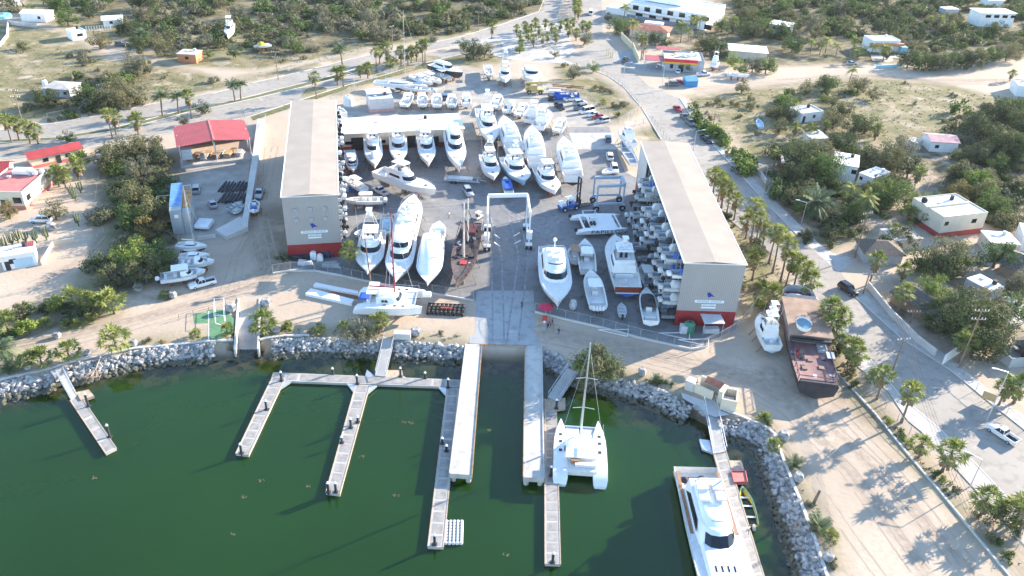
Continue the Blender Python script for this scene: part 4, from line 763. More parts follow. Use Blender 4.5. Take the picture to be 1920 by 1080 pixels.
def riprap(line, name, wid, dens, z0=-.15, seed=1):
    rs = random.Random(seed); m_ = MB(); pts = [G(*p) for p in line]
    ico = []; 
    for k in range(6):
        v = []
        for i in range(8): v.append(Vector(((-1) ** (i & 1), (-1) ** ((i >> 1) & 1), (-1) ** ((i >> 2) & 1))) * .62 * rs.uniform(.7, 1.15))
        v += [Vector(q) * rs.uniform(.8, 1.05) for q in ((1, 0, 0), (-1, 0, 0), (0, 1, 0), (0, -1, 0), (0, 0, 1), (0, 0, -1))]; ico.append(v)
    F = []
    for ax, ci in ((0, 8), (1, 10), (2, 12)):
        for sg in (0, 1):
            idx = [i for i in range(8) if ((i >> ax) & 1) == sg]; c = ci + sg
            cyc = [idx[0], idx[1], idx[3], idx[2]]
            for a in range(4):
                i, j = cyc[a], cyc[(a + 1) % 4]; v = ico[0]; nrm = (v[j] - v[i]).cross(v[c] - v[i]); F.append((i, j, c, ax, sg))
    for a, b in zip(pts, pts[1:]):
        d = b - a; L = d.length; d.normalize(); nrm = Vector((-d.y, d.x, 0))
        if nrm.y > 0 and False: pass
        mid = (a + b) / 2 + nrm * 3
        if not inpoly(np.array([mid.x]), np.array([mid.y]), basin)[0]: nrm = -nrm
        for _ in range(int(L * wid * dens * 2.0)):
            t_ = rs.random() * L; u = rs.random() * wid; p = a + d * t_ + nrm * (u + .1); z = z0 - u * .5 + rs.uniform(-.05, .22)
            s_ = rs.choice((.2, .24, .3, .36, .42, .5, .62)); rz = Matrix.Rotation(rs.random() * 6.28, 3, 'Z') @ Matrix.Rotation(rs.uniform(-.6, .6), 3, 'X'); v = rs.choice(ico); sc = Vector((s_ * rs.uniform(.8, 1.4), s_ * rs.uniform(.7, 1.1), s_ * rs.uniform(.55, .85)))
            vs = [rz @ Vector((q.x * sc.x, q.y * sc.y, q.z * sc.z)) + Vector((p.x, p.y, z)) for q in v]
            m_.add(vs, [(f[0], f[1], f[2]) if f[4] == (1 if f[3] != 1 else 0) else (f[1], f[0], f[2]) for f in F])
    o = m_.build(name, rockm); o.data.flip_normals() if False else None; struct(o, 'stuff'); return o
riprap([(-120, 745), (0, 715), (95, 694)], 'riprap_rocks', 4.6, 4.2, seed=2); riprap([(122, 688), (250, 657), (340, 646), (402, 643)], 'riprap_rocks', 3.8, 4.4, seed=3); riprap([(508, 636), (580, 632), (712, 635)], 'riprap_rocks', 4.2, 4.4, seed=4); riprap([(742, 639), (805, 643), (872, 648)], 'riprap_rocks', 4.2, 4.4, seed=5)
riprap([(1018, 655), (1050, 666), (1078, 686)], 'riprap_rocks', 4.0, 4.4, seed=6); riprap([(1110, 695), (1145, 702), (1177, 712), (1235, 728), (1300, 760), (1318, 778)], 'riprap_rocks', 5.2, 4.2, seed=7); riprap([(1345, 785), (1390, 787), (1440, 802), (1452, 816), (1472, 873), (1500, 941), (1525, 1006), (1550, 1080), (1565, 1130)], 'riprap_rocks', 5.4, 4.2, seed=8)
for i, (px, py, s_) in enumerate(((260, 545, 1.2), (325, 558, 1.1), (251, 647, .8), (52, 692, .9), (518, 622, .9), (500, 572, 1.2), (433, 583, 1.3), (1203, 702, 1.0), (1468, 822, 1.0), (1495, 900, 1.0), (1552, 1050, 1.0), (97, 430, 1.3), (70, 432, .8), (688, 620, .8), (780, 628, 1.2), (237, 457, .9), (247, 460, .8), (165, 664, .7), (108, 633, .8))):
    m_ = MB(); m_.ball((0, 0, s_ * .6), s_, 7, 5, (rnd.uniform(.8, 1.1), rnd.uniform(.7, 1), rnd.uniform(.7, 1.1))); m_.v = [(x * rnd.uniform(.85, 1.15), y * rnd.uniform(.85, 1.15), z) for x, y, z in m_.v]
    oo = m_.build('boulder', rockm, loc=G(px, py)); oo['category'] = 'boulder'; oo['group'] = 'pale boulders along the tracks and shore'; place_label(oo, px, py, 'pale rounded boulder')
# ------------------------------------------------------------------ travel lifts
def travel_lift(fl, fr, bl, br, top, label, mat, r=.55, wheels=2, name='travel_lift', closed='b', beam=.36):
    P = [G(*p) for p in (fl, fr, br, bl)]; o = P[0].copy(); H = height(*top); t = thing(name, label, 'boat hoist', o); P = [p - o for p in P]; land(*fl, LNAME.get(label, label[:30]))
    up = Vector((0, 0, H))
    def beamb(a, b, wd, h, nm, m=mat):
        d = b - a; c = (a + b) / 2; MB().box((c.x, c.y, c.z), (math.hypot(d.x, d.y), wd, h), math.atan2(d.y, d.x)).build(nm, m, t)
    for p in P: MB().box((p.x, p.y, H / 2 + .6), (beam, beam * .9, H - 1.2)).build('column', mat, t)
    beamb(P[0] + up, P[3] + up, beam * 1.2, .6, 'top_beam'); beamb(P[1] + up, P[2] + up, beam * 1.2, .75, 'top_beam')
    e = (P[3], P[2]) if closed == 'b' else (P[1], P[2]); beamb(e[0] + up + Vector((0, 0, .1)), e[1] + up + Vector((0, 0, .1)), beam * 1.3, .9, 'cross_beam')
    z = Vector((0, 0, 2.1)); beamb(P[0] + z, P[3] + z, .35, .4, 'side_beam'); beamb(P[1] + z, P[2] + z, .35, .4, 'side_beam')
    dr = (P[3] - P[0]).normalized(); sd_ = Vector((-dr.y, dr.x, 0))
    for p in P:
        MB().box((p.x, p.y, r * 2 + .15), (1.5 if wheels > 1 else .7, 1.1, .35), math.atan2(sd_.y, sd_.x)).build('wheel_fork', mat, t)
        for k in range(wheels):
            off = sd_ * ((k - .5) * 1.0 if wheels > 1 else 0); q = p + off; w_ = MB(); w_.tube(q + Vector((0, 0, r)) - sd_ * .28, q + Vector((0, 0, r)) + sd_ * .28, r, n=16); wo = w_.build('wheel', blk, t, smooth=40)
            MB().tube(q + Vector((0, 0, r)) - sd_ * .3, q + Vector((0, 0, r)) + sd_ * .3, r * .45, n=10).build('rim', mat, wo)
    return t, P, H
LNAME['white open-ended travel lift standing in the middle of the yard'] = 'the white travel lift'; LNAME['blue-grey travel lift parked sideways behind the black forklift mast'] = 'the blue-grey travel lift'
t, P, H = travel_lift((913, 470), (991, 467), (914, 433), (986, 431), ((914, 433), (917, 368)), 'white open-ended travel lift standing in the middle of the yard', whm)
for i, (a, f) in enumerate(((0, .35), (0, .75), (1, .35), (1, .75))):
    p = (P[0].lerp(P[3], f) if a == 0 else P[1].lerp(P[2], f)); s_ = 1 if a == 0 else -1; m_ = MB(); z = H - .3; pts = [(p.x + s_ * .3, p.y, z), (p.x + s_ * .6, p.y - .3, z * .5), (p.x + s_ * 1.6, p.y - .9, .9), (p.x + s_ * 3.0, p.y - 1.3, .12)]; m_.path(pts[:3], .04, 4); sl_ = m_.build('sling_cable', blkc, t); MB().path(pts[2:], .14, 4).build('sling', whm, sl_)
MB().box((P[1].x, P[1].y + .2, 3.6), (1.3, 1.2, 1.8)).build('operator_cab', whm, t); MB().box((P[0].x - .2, P[0].y + 1.5, 2.9), (1.1, 2.0, 1.2)).build('engine_box', whm, t)
t, P, H = travel_lift((1117, 397), (1111, 380), (1166, 395), (1160, 379), ((1111, 380), (1108, 333)), 'blue-grey travel lift parked sideways behind the black forklift mast', greyb, r=.8, wheels=1, closed='b', beam=.42)
# black crane mast forklift
def forklift(px, mastpx, label):
    o = G(*px); q = G(*mastpx); a = math.atan2(q.y - o.y, q.x - o.x); t = thing('marina_forklift', label, 'forklift', o, a); land(*px, 'the big blue forklift')
    MB().box((-.2, 0, 1.1), (4.6, 2.3, 1.0), tap=.95).build('body', bluem, t); MB().box((-1.9, 0, 1.8), (1.4, 2.2, .9), tap=.9).build('counterweight', whm, t)
    c = MB(); [c.tube((x, y, 1.6), (x, y, 3.1), .07) for x in (-.6, .9) for y in (-.8, .8)]; c.box((.15, 0, 3.15), (1.8, 1.9, .1)); c.build('cab_frame', whm, t); MB().box((-.1, 0, 1.9), (.7, .8, .7)).build('seat', blkc, t)
    m_ = MB(); h = 8.2; [m_.box((2.6, y, h / 2), (.35, .25, h)) for y in (-.6, .6)]; [m_.box((2.6, 0, z), (.3, 1.2, .2)) for z in (1.5, 4, 6.5, 8.1)]; m_.box((2.75, 0, 2.0), (.2, 2.2, 1.2)); m_.build('mast', blkc, t)
    m_ = MB(); [m_.tube((-1.0, y, 2.2), (2.4, y, 4.8), .05) for y in (-.7, .7)]; m_.build('tilt_strut', whm, t); MB().box((4.3, .7, .35), (3.2, .25, .12)).build('fork', blkc, t); MB().box((4.3, -.7, .35), (3.2, .25, .12)).build('fork', blkc, t)
    for x in (1.5, -1.8):
        for s_ in (-1, 1): w_ = MB().tube((x, s_ * 1.0, .65), (x, s_ * 1.45, .65), .65, n=14).build('wheel', blk, t, smooth=40); MB().tube((x, s_ * 1.43, .65), (x, s_ * 1.48, .65), .3, n=10).build('rim', whm, w_)
forklift((1066, 392), (1082, 389), 'blue and white marina forklift with a tall black mast')
# yellow mobile crane
o = G(1002, 175); t = thing('mobile_crane', 'tan mobile crane with its boom laid out to the right', 'crane', o, R(5)); MB().box((0, 0, 1.3), (6.0, 2.4, .8)).build('chassis', tanm, t); MB().box((-.6, 0, 2.3), (3.0, 2.2, 1.2), tap=.9).build('engine_deck', tanm, t); cb = MB().box((-2.2, .5, 2.9), (1.4, 1.2, 1.5), tap=.85).build('cab', tanm, t); MB().box((-2.2, .5, 3.1), (1.44, 1.1, .6)).build('window', glass, cb)
m_ = MB(); m_.tube((-2.4, 0, 3.6), (10.0, .4, 4.2), .42, .3, 4); m_.tube((3, .1, 3.9), (13, .6, 4.3), .25, .2, 4); m_.build('boom', tanm, t)
for x in (-1.9, 1.9):
    for s_ in (-1, 1): w_ = MB().tube((x, s_ * .9, .75), (x, s_ * 1.4, .75), .75, n=14).build('wheel', blk, t, smooth=40); MB().tube((x, s_ * 1.4, .75), (x, s_ * 1.43, .75), .35, n=10).build('rim', tanm, w_)
# ------------------------------------------------------------------ boats
def plan(x0, x1, wd, nose, z, e=2.4, m=9, wa=None, bow=0.0):
    wa = wd if wa is None else wa; xm = x1 - nose; pts = [(x0, wa / 2, z)]
    for i in range(m):
        t = math.pi * i / (m - 1); cx, sy = math.cos(t), math.sin(t)
        pts.append((xm + nose * (abs(sy) ** (2 / e)), wd / 2 * math.copysign(abs(cx) ** (2 / e), cx) if abs(cx) > 1e-6 else 0, z))
    pts.append((x0, -wa / 2, z)); return pts[::-1]
def band(lo, hi, i0, i1, f0, f1, off=.035):
    mb = MB(); A, B_ = [], []
    for i in range(i0, i1 + 1):
        a, b = Vector(lo[i]), Vector(hi[i]); p, q = a.lerp(b, f0), a.lerp(b, f1); c = Vector((sum(v[0] for v in lo) / len(lo), 0, p.z)); d = (p - c); d.z = 0; d = d.normalized() * off; A.append(p + d); B_.append(q + d)
    n_ = len(A); mb.add(A + B_, [(k, k + 1, n_ + k + 1, n_ + k) for k in range(n_ - 1)]); return mb
def hull(t, L, B, H, top=gel, bottom=navy, deck=gel2, sc=.3, floor=.45, deckrise=0.0, full=.62, open_to=None, transw=.88, gun=.22, sheer=.22, flare=.86, deckmat_cock=None):
    """hull with topsides, painted bottom and a deck that steps down into the cockpit (or open well up to open_to)"""
    S_ = [0, .06, .15, .28, .42, .55, .66, .76, .85, .92, .97, 1.0]; RT, RB, sh = [], [], []
    def bw(s): return B / 2 * (transw + (1 - transw) * min(1, s / .3)) * (1 if s < full else max(.012, 1 - ((s - full) / (1 - full)) ** 2.1))
    def zs(s): return H * (1 + sheer * max(0, (s - .25) / .75) ** 1.7)
    tops, bots = [], []
    for s in S_:
        x = -L / 2 + L * s; b = bw(s); z = zs(s); rake = (H * .30) * max(0, (s - .8) / .2) ** 1.5
        bc = b * (flare if s < .5 else flare * max(.03, 1 - ((s - .5) / .5) ** 1.8)); zc = H * (.36 + .30 * max(0, (s - .4) / .6) ** 2); kz = H * (.04 + .55 * max(0, (s - .72) / .28) ** 2.2); xx = x - L * .03 * (s > .9)
        tops.append([(x + rake * .0, b, z), (x - rake * .5, bc, zc), (x - rake * .5, -bc, zc), (x, -b, z)]); bots.append([(x - rake * .5, bc, zc), (x - rake, 0, kz), (x - rake * .5, -bc, zc)]); sh.append((x, b, z))
    for side in ('port', 'starboard'): pass
    m_ = MB(); m_.loft([[r[0], r[1]] for r in tops], closed=False, top=False); m_.loft([[r[2], r[3]] for r in tops], closed=False, top=False); m_.add([tops[0][0], tops[0][1], tops[0][2], tops[0][3]], [(0, 1, 2, 3)]); m_.v = m_.v
    h_ = m_.build('hull', top, t, smooth=50)
    m_ = MB(); m_.loft(bots, closed=False, top=False); m_.add(bots[0], [(0, 1, 2)]); m_.build('hull_bottom', bottom, t, smooth=40)
    # deck
    m_ = MB(); op = open_to if open_to else sc; zf = H * floor; SS = [s for s in S_ if s < op - .03] + [op - .012, op] + [s for s in S_ if s > op + .01]; rows = []
    for s in SS:
        x = -L / 2 + L * s; b = bw(s); z = zs(s); g = min(gun, b * .4); low = s < op - .001; zi = zf if low else z + .02 + deckrise * min(1, (1 - s) * 6); x = x + (.06 if s == 0 else 0)
        rows.append([(x, b, z + .03), (x, b - g, z + .03), (x, b - g - .02, zi), (x, 0, zi + (0 if low else .06)), (x, -b + g + .02, zi), (x, -b + g, z + .03), (x, -b, z + .03)])
    m_.loft(rows, closed=False, top=False); m_.add([rows[0][1], rows[0][5], rows[0][4], rows[0][2]], [(0, 1, 2, 3)]); m_.build('deck', deck, t, smooth=30)
    # cradle blocks and stands
    k = MB(); [k.box((x, 0, .06), (.5, .9, .5)) for x in (-L * .3, 0, L * .25)]; [k.tube((x, s_ * B * .62, -.9), (x, s_ * B * .40, H * .38 - .3), .07, n=4) for x in (-L * .33, L * .0, L * .25) for s_ in (-1, 1)]
    return bw, zs
LIFT = 1.0
def cradle(t, L, B, H):
    k = MB(); [k.box((x, 0, -LIFT + .5), (.6, .9, 1.0)) for x in (-L * .3, 0, L * .22)]
    for x in (-L * .33, L * .02, L * .25):
        for s_ in (-1, 1): k.tube((x, s_ * B * .58, -LIFT + .02), (x, s_ * B * .36, H * .30), .07, n=4)
    k.build('cradle', rustm, t)
def outboards(t, L, H, n_, mat=gel, B=2.5):
    for i in range(n_):
        y = (i - (n_ - 1) / 2) * .62; o = MB(); o.loft([plan(-L / 2 - .95, -L / 2 - .1, .42, .3, H * .55, m=5), plan(-L / 2 - 1.0, -L / 2 - .05, .5, .3, H * .55 + .45, m=5), plan(-L / 2 - .85, -L / 2 - .2, .36, .2, H * .55 + .75, m=5)], bot=True)
        ob = o.build('outboard', mat, t, smooth=50); MB().box((-L / 2 - .45, y * 0, H * .25), (.3, .18, H * .7)).build('drive_leg', blkc, ob); ob.location = (0, y, 0)
def rail(pts, h, r=.03, name='bow_rail', t=None):
    m_ = MB(); up = Vector((0, 0, h)); P_ = [Vector(p) for p in pts]; m_.path([p + up for p in P_], r, 4)
    for p in P_: m_.tube(p, p + up, r, n=4)
    return m_.build(name, metal, t)
def superstr(t, x0, x1, wd, z0, z1, nose, rake=.8, tw=.86, e=2.6, gl=(.42, .88), front=(1, 9), sides=True, back=.1, roofmat=gel, mat=gel, name='cabin', roof_over=.0, back_in=.0):
    lo = plan(x0, x1, wd, nose, z0, e); hi = plan(x0 + back_in, x1 - rake, wd * tw, nose * .8, z1, e); m_ = MB(); cx = (x0 + x1 - rake) / 2
    cap = [((p[0] - cx) * .9 + cx, p[1] * .88, z1 + .14) for p in hi]; m_.loft([lo, hi, cap]); k = m_.build(name, mat, t, smooth=38)
    band(lo, hi, front[0], front[1], *gl).build('windshield', glass, k); return k, lo, hi
def sportfisher(t, L, B, tower=0, cover=False, bottom=navy, top=gel, transom=None, deck=gel2, glassed=True, H=None, bimini=None, rig=True, tender=False, side=True):
    H = H or (1.35 + L * .060); hull(t, L, B, H, top, bottom, deck, sc=.27, floor=.55, deckrise=.12); cradle(t, L, B, H); zd = H + .12
    xa, xf = -L * .25, L * .17; ch = 1.55; k, lo, hi = superstr(t, xa, xf, B * .78, zd - .1, zd + ch + .2, L * .20, rake=L * .085, gl=(.40, .86), front=(3, 8) if not side else (2, 9))
    if side:
        for s_ in (1, -1):
            m_ = MB(); y = s_ * (B * .37 + .03); m_.add([(xa + L * .05, y, zd + .75), (xf - L * .19, y * 1.0, zd + .70), (xf - L * .20, y * .955, zd + 1.3), (xa + L * .05, y * .955, zd + 1.35)], [(0, 1, 2, 3) if s_ < 0 else (3, 2, 1, 0)]); m_.build('side_window', glass, k)
    zf = zd + ch + .3; fx0, fx1 = -L * .22, L * .035
    c_lo = plan(fx0, fx1, B * .62, L * .09, zf - .1); c_hi = plan(fx0, fx1 - .2, B * .66, L * .09, zf + .75); m_ = MB(); m_.loft([c_lo, c_hi], top=False); m_.loft([[(p[0] * .97, p[1] * .9, p[2]) for p in c_hi], [(p[0] * .97, p[1] * .9, zf + .02) for p in c_lo]], top=True); fb = m_.build('flybridge', gel, t, smooth=40)
    MB().box((-L * .02 - .2, 0, zf + .55), (.9, 1.6, 1.0), tap=.85).build('helm_console', gel2, fb)
    for y in (-.55, .55): MB().box((-L * .085 - .2, y, zf + .55), (.5, .55, 1.1), tap=.85).build('helm_seat', blkc if L > 14 else gel2, fb)
    hz = zf + 2.35; m_ = MB(); m_.loft([plan(-L * .19, L * .02, B * .56, L * .05, hz, e=4), plan(-L * .185, L * .015, B * .54, L * .05, hz + .14, e=4)], bot=True); ht = m_.build('hardtop', bimini or gel, t, smooth=40); m_ = MB(); [m_.tube((x, y, zf), (x * .95, y * .85, hz), .05, n=4) for x in (-L * .18, -L * .01) for y in (-B * .28, B * .28)]; m_.build('hardtop_leg', metal, ht)
    if tower:
        th = hz + tower; m_ = MB(); cx = -L * .09
        for x in (-L * .18, 0.0):
            for y in (-B * .27, B * .27): m_.tube((x, y, hz + .1), (cx + (x - cx) * .35, y * .4, th), .06, n=4)
        for f in (.33, .66): z = hz + tower * f; kx = 1 - .65 * f; [m_.tube((cx + (x - cx) * kx, -B * .27 * (1 - .6 * f), z), (cx + (x - cx) * kx, B * .27 * (1 - .6 * f), z), .04, n=4) for x in (-L * .18, 0.0)]
        tw_ = m_.build('tower', metal, t); MB().box((cx, 0, th), (1.5, 1.4, .12)).build('tower_platform', gel, tw_); m_ = MB(); m_.box((cx, 0, th + 1.35), (1.5, 1.3, .08)); [m_.tube((cx + sx * .6, sy * .55, th), (cx + sx * .6, sy * .55, th + 1.35), .035, n=4) for sx in (-1, 1) for sy in (-1, 1)]; m_.box((cx + .3, 0, th + .5), (.4, .8, .8)); m_.build('tower_top', gel, tw_)
    if rig:
        for s_ in (1, -1): MB().tube((-L * .02, s_ * B * .40, zf + .3), (-L * .16, s_ * B * .50, zf + 5.2 + tower * .5), .045, .02, 4).build('outrigger', metal, t)
    rail([(L * (.16 + .32 * f), s_ * B * .43 * (1 - f ** 2.3), H * (1.1 + .13 * f)) for s_, fs in ((1, (0, .3, .6, .85, 1)), (-1, (.85, .6, .3, 0))) for f in fs], .55, .025, 'bow_rail', t)
    m_ = MB(); [m_.tube((-L * .12, y, hz + .1), (-L * .16, y * 1.1, hz + 2.6), .025, n=3) for y in (-B * .2, B * .2)]; m_.tube((-L * .08, 0, hz + .1), (-L * .08, 0, hz + .45), .32, .28, 8); m_.build('antenna', gel, t)
    MB().box((-L * .35, 0, H * .55 + .45), (.7, .7, .9), tap=.7).build('fighting_chair', whm, t)
    m_ = MB(); m_.box((-L * .245 - .1, 0, H * .55 + .55), (.35, B * .6, 1.1)); m_.build('cockpit_bulkhead', gel, t)
    if transom: MB().box((-L / 2 - .03, 0, H * .72), (.06, B * .84, H * .5)).build('transom_board', transom, t)
    MB().box((L * .33, 0, H * 1.18 + .16), (.6, .55, .1)).build('deck_hatch', blkc if glassed else gel2, t)
    if tender: m_ = MB(); m_.loft([plan(L * .20, L * .36, 1.3, .9, H * 1.15 + .2), plan(L * .19, L * .37, 1.5, .9, H * 1.15 + .7), plan(L * .22, L * .34, .6, .5, H * 1.15 + 1.1)], bot=True); m_.build('covered_tender', wrap, t, smooth=50)
    return H
def motoryacht(t, L, B, bottom=navy, top=gel, roofcut=False, fly=True, decks=2, dome=True, H=None, teakd=False):
    H = H or (1.5 + L * .062); hull(t, L, B, H, top, bottom, teak if teakd else gel2, sc=.14, floor=.62, deckrise=.1, full=.58); cradle(t, L, B, H); z = H + .1
    k, lo, hi = superstr(t, -L * .32, L * .20, B * .80, z, z + 1.75, L * .22, rake=L * .10, gl=(.42, .88), front=(2, 9)); 
    for s_ in (1, -1):
        m_ = MB(); y = s_ * (B * .385 + .04); m_.add([(-L * .26, y, z + .95), (L * .0, y, z + .80), (-L * .03, y * .94, z + 1.45), (-L * .24, y * .94, z + 1.5)], [(0, 1, 2, 3) if s_ < 0 else (3, 2, 1, 0)]); m_.build('side_window', glass, k)
    z2 = z + 1.85
    if decks > 1:
        k2, lo2, hi2 = superstr(t, -L * .26, L * .08, B * .66, z2, z2 + (1.5 if not fly else .9), L * .12, rake=L * .06, gl=(.35, .9) if not fly else (.8, .95), front=(3, 8), name='upper_deck')
        if fly:
            m_ = MB(); m_.loft([plan(-L * .22, -L * .02, B * .56, L * .04, z2 + .95), plan(-L * .22, -L * .02, B * .56, L * .04, z2 + .60)], top=False); 
            for x, y in ((-L * .08, .7), (-L * .08, -.7), (-L * .17, 1.0), (-L * .17, -1.0)): MB().box((x, y, z2 + 1.35), (.8, .7, .6), tap=.85).build('flybridge_seat', gel2, k2)
            MB().box((-L * .03, 0, z2 + 1.4), (.7, 1.8, .7), tap=.8).build('helm_console', gel2, k2)
            rail([(-L * .25, y, z2 + 1.0) for y in np.linspace(-B * .3, B * .3, 6)], .6, .03, 'stern_rail', k2)
        m_ = MB(); m_.tube((-L * .22, 0, z2 + 1.0), (-L * .24, 0, z2 + 3.0), .16, .10); 
        if dome: m_.ball((-L * .24, 0, z2 + 3.1), .45)
        m_.build('radar_mast', gel, t, smooth=40)
    rail([(L * (.20 + .28 * f), s_ * B * .42 * (1 - f ** 2.4), H * (1.1 + .12 * f)) for s_ in (1,) for f in (0, .3, .6, .85, 1)] + [(L * (.20 + .28 * f), -B * .42 * (1 - f ** 2.4), H * (1.1 + .12 * f)) for f in (.85, .6, .3, 0)], .6, .025, 'bow_rail', t)
    MB().box((L * .30, 0, H * 1.2), (.9, 1.6, .22)).build('sun_pad', gel2, t); return H
def console(t, L, B, n_=3, ttop=True, topmat=gel, bottom=gel, hullm=gel, obmat=gel, cab=False, canvas=None, seatm=gel2):
    H = .85 + L * .045; hull(t, L, B, H, hullm, bottom, gel2, floor=.42, open_to=.80, gun=.28, transw=.92, full=.55); cradle(t, L, B, H); zf = H * .42
    c = MB().box((-.0, 0, zf + .6), (1.3, 1.1, 1.2), tap=.8).build('console', gel, t); MB().box((.35, 0, zf + 1.32), (.06, .9, .4)).build('windshield', glass, c); MB().box((-1.5, 0, zf + .5), (.7, 1.3, 1.0), tap=.9).build('leaning_post', seatm, t); MB().box((1.4, 0, zf + .3), (1.2, .9, .6), tap=.9).build('bow_seat', seatm, t); MB().box((-L * .38, 0, zf + .35), (.6, B * .6, .6)).build('stern_bench', seatm, t)
    if ttop:
        m_ = MB(); m_.loft([plan(-2.1, 1.2, B * .68, .7, zf + 2.3, e=3.5), plan(-2.05, 1.15, B * .66, .7, zf + 2.4, e=3.5)], bot=True); k = m_.build('t_top', topmat, t, smooth=40); m_ = MB(); [m_.tube((x, y, zf), (x, y * .9, zf + 2.3), .04, n=4) for x in (-1.3, .7) for y in (-.6, .6)]; m_.build('t_top_leg', metal, k)
    if canvas:
        m_ = MB(); m_.loft([plan(-L * .12, L * .26, B * .80, L * .16, H + .1), plan(-L * .10, L * .22, B * .7, L * .13, H + .8), plan(-L * .06, L * .10, B * .4, L * .08, H + 1.25)]); m_.build('canvas_cover', canvas, t, smooth=50)
    if cab: superstr(t, -L * .05, L * .22, B * .7, H, H + .9, L * .16, rake=.8, gl=(.35, .9), front=(2, 9))
    if n_: outboards(t, L, H, n_, obmat)
    return H
def sailboat(t, L, B, mast=13, bottom=navy, keel=True, H=None, mastm=metal):
    H = H or (1.0 + L * .035); hull(t, L, B, H, gel, bottom, gel2, sc=.26, floor=.6, deckrise=.1, full=.4, transw=.62, sheer=.1); cradle(t, L, B, H); m_ = MB(); m_.box((0, 0, -.3), (L * .22, .25, .9)); m_.build('keel', bottom, t)
    superstr(t, -L * .18, L * .18, B * .5, H, H + .5, L * .16, rake=.5, gl=(.3, .75), front=(0, 10), name='coachroof')
    m_ = MB(); m_.tube((L * .08, 0, H), (L * .08, 0, H + mast), .09, .06); [m_.tube((L * .08, -B * .28, H + mast * f), (L * .08, B * .28, H + mast * f), .03, n=4) for f in (.4, .7)]; ms = m_.build('mast', mastm, t); m_ = MB(); [m_.tube(a, (L * .08, 0, H + mast * .98), .018, n=3) for a in ((L * .48, 0, H * 1.1), (-L * .48, 0, H), (L * .05, B * .45, H), (L * .05, -B * .45, H))]; m_.build('rigging', gry, ms); MB().tube((L * .08, 0, H + 1.3), (-L * .3, 0, H + 1.3), .10).build('boom', wrap, ms)
    return H
def wrapped(t, L, B, bottom=navy, hm=gel):
    H = 1.3 + L * .06; hull(t, L, B, H, hm, bottom, wrap, sc=.02, floor=.9, full=.6); cradle(t, L, B, H)
    lo = plan(-L * .46, L * .40, B * .90, L * .34, H * 1.05); m1 = plan(-L * .42, L * .28, B * .72, L * .26, H + 1.7); hi = plan(-L * .34, L * .10, B * .46, L * .14, H + 2.9); top_ = plan(-L * .30, L * .04, B * .22, L * .1, H + 3.2); m_ = MB(); m_.loft([lo, m1, hi, top_]); m_.build('shrink_wrap_cover', wrap, t, smooth=50); return H
def skiff(t, L, B, inner=gel2, hm=gel, ob=1, obm=blkc, bottom=None):
    H = .55 + L * .04; hull(t, L, B, H, hm, bottom or hm, inner, floor=.35, open_to=.93, gun=.09, transw=.8, full=.5); m_ = MB(); [m_.box((x, 0, H * .72), (.28, B * .75, .05)) for x in (-L * .28, 0, L * .22)]; m_.build('thwart', gel2, t)
    if ob: outboards(t, L, H, ob, obm)
    return H
MAKERS = dict(sf=sportfisher, my=motoryacht, cc=console, sl=sailboat, wr=wrapped, sk=skiff)
ZDK = {'sf': 3.1, 'my': 3.5, 'cc': 2.3, 'sl': 2.5, 'wr': 3.2, 'sk': 1.0}
NAMES = {'sf': ('sportfishing_boat', 'fishing boat'), 'my': ('motor_yacht', 'yacht'), 'cc': ('center_console_boat', 'motorboat'), 'sl': ('sailboat', 'sailboat'), 'wr': ('wrapped_boat', 'boat'), 'sk': ('skiff', 'skiff')}
def boat(kind, bow, stern, B, label, zd=None, afloat=False, lift=None, phrase=None, name=None, cat=None, **kw):
    zd = ZDK[kind] if zd is None else zd; a, b = G(*bow, zd + (.4 if kind not in ('sk',) else 0)), G(*stern, zd); d = a - b; L = math.hypot(d.x, d.y); c = (a + b) / 2
    lf = (WZ - .35 if afloat else (LIFT if kind != 'sk' else .35)) if lift is None else lift; nm, ct = NAMES[kind]
    t = thing(name or nm, label, cat or ct, (c.x, c.y, lf), math.atan2(d.y, d.x)); MAKERS[kind](t, L, B, **kw)
    if phrase: land((bow[0] + stern[0]) / 2, (bow[1] + stern[1]) / 2, phrase)
    return t
boat('sf', (703, 314), (697, 252), 5.0, 'white sportfisher with a tarped bow mound, second from the left along the white workshop', tender=True, phrase='the boats along the white workshop')
boat('cc', (663, 321), (655, 283), 3.4, 'small white pilothouse boat, first from the left along the white workshop', n_=0, cab=True, ttop=True, zd=2.2)
boat('sf', (749, 306), (745, 250), 5.0, 'white sportfisher, third along the white workshop, behind the diagonal yacht', phrase=None)
boat('sf', (804, 310), (795, 250), 4.9, 'sportfisher with a cream covered flybridge, fourth along the white workshop', bimini=crm, bottom=gel)
boat('my', (862, 320), (845, 240), 5.6, 'sleek white yacht with an open sunroof, rightmost along the white workshop', fly=False, bottom=gel)
boat('sf', (818, 357), (709, 318), 5.4, 'big white sportfisher lying diagonally with its bow to the right', zd=3.4, bottom=gel, phrase='the diagonal white sportfisher', rig=False)
boat('cc', (647, 329), (683, 353), 2.9, 'white open boat pointing up and left beside the left tall shed', n_=0, phrase=None)
boat('cc', (646, 372), (718, 373), 3.0, 'white centre console boat pointing left with outboards at its right end', n_=3, phrase=None)
boat('sf', (688, 507), (701, 430), 6.0, 'white sportfisher with a tall tower at the front left of the yard', zd=3.6, tower=3.4, bottom=navy, tender=True, phrase='the front-left tower sportfisher')
boat('cc', (724, 440), (728, 403), 3.6, 'small boat with a pale blue cover behind the front-left tower sportfisher', n_=1, canvas=ltblu, ttop=False)
boat('my', (776, 366), (755, 452), 6.0, 'big white yacht pointing away with orange gear on its flybridge', zd=3.8, bottom=navy, phrase='the yacht with orange gear', dome=False)
boat('my', (741, 522), (760, 436), 6.0, 'white yacht with two dark windscreen bands at the front of the yard', zd=3.8, fly=False, phrase='the double-windscreen yacht')
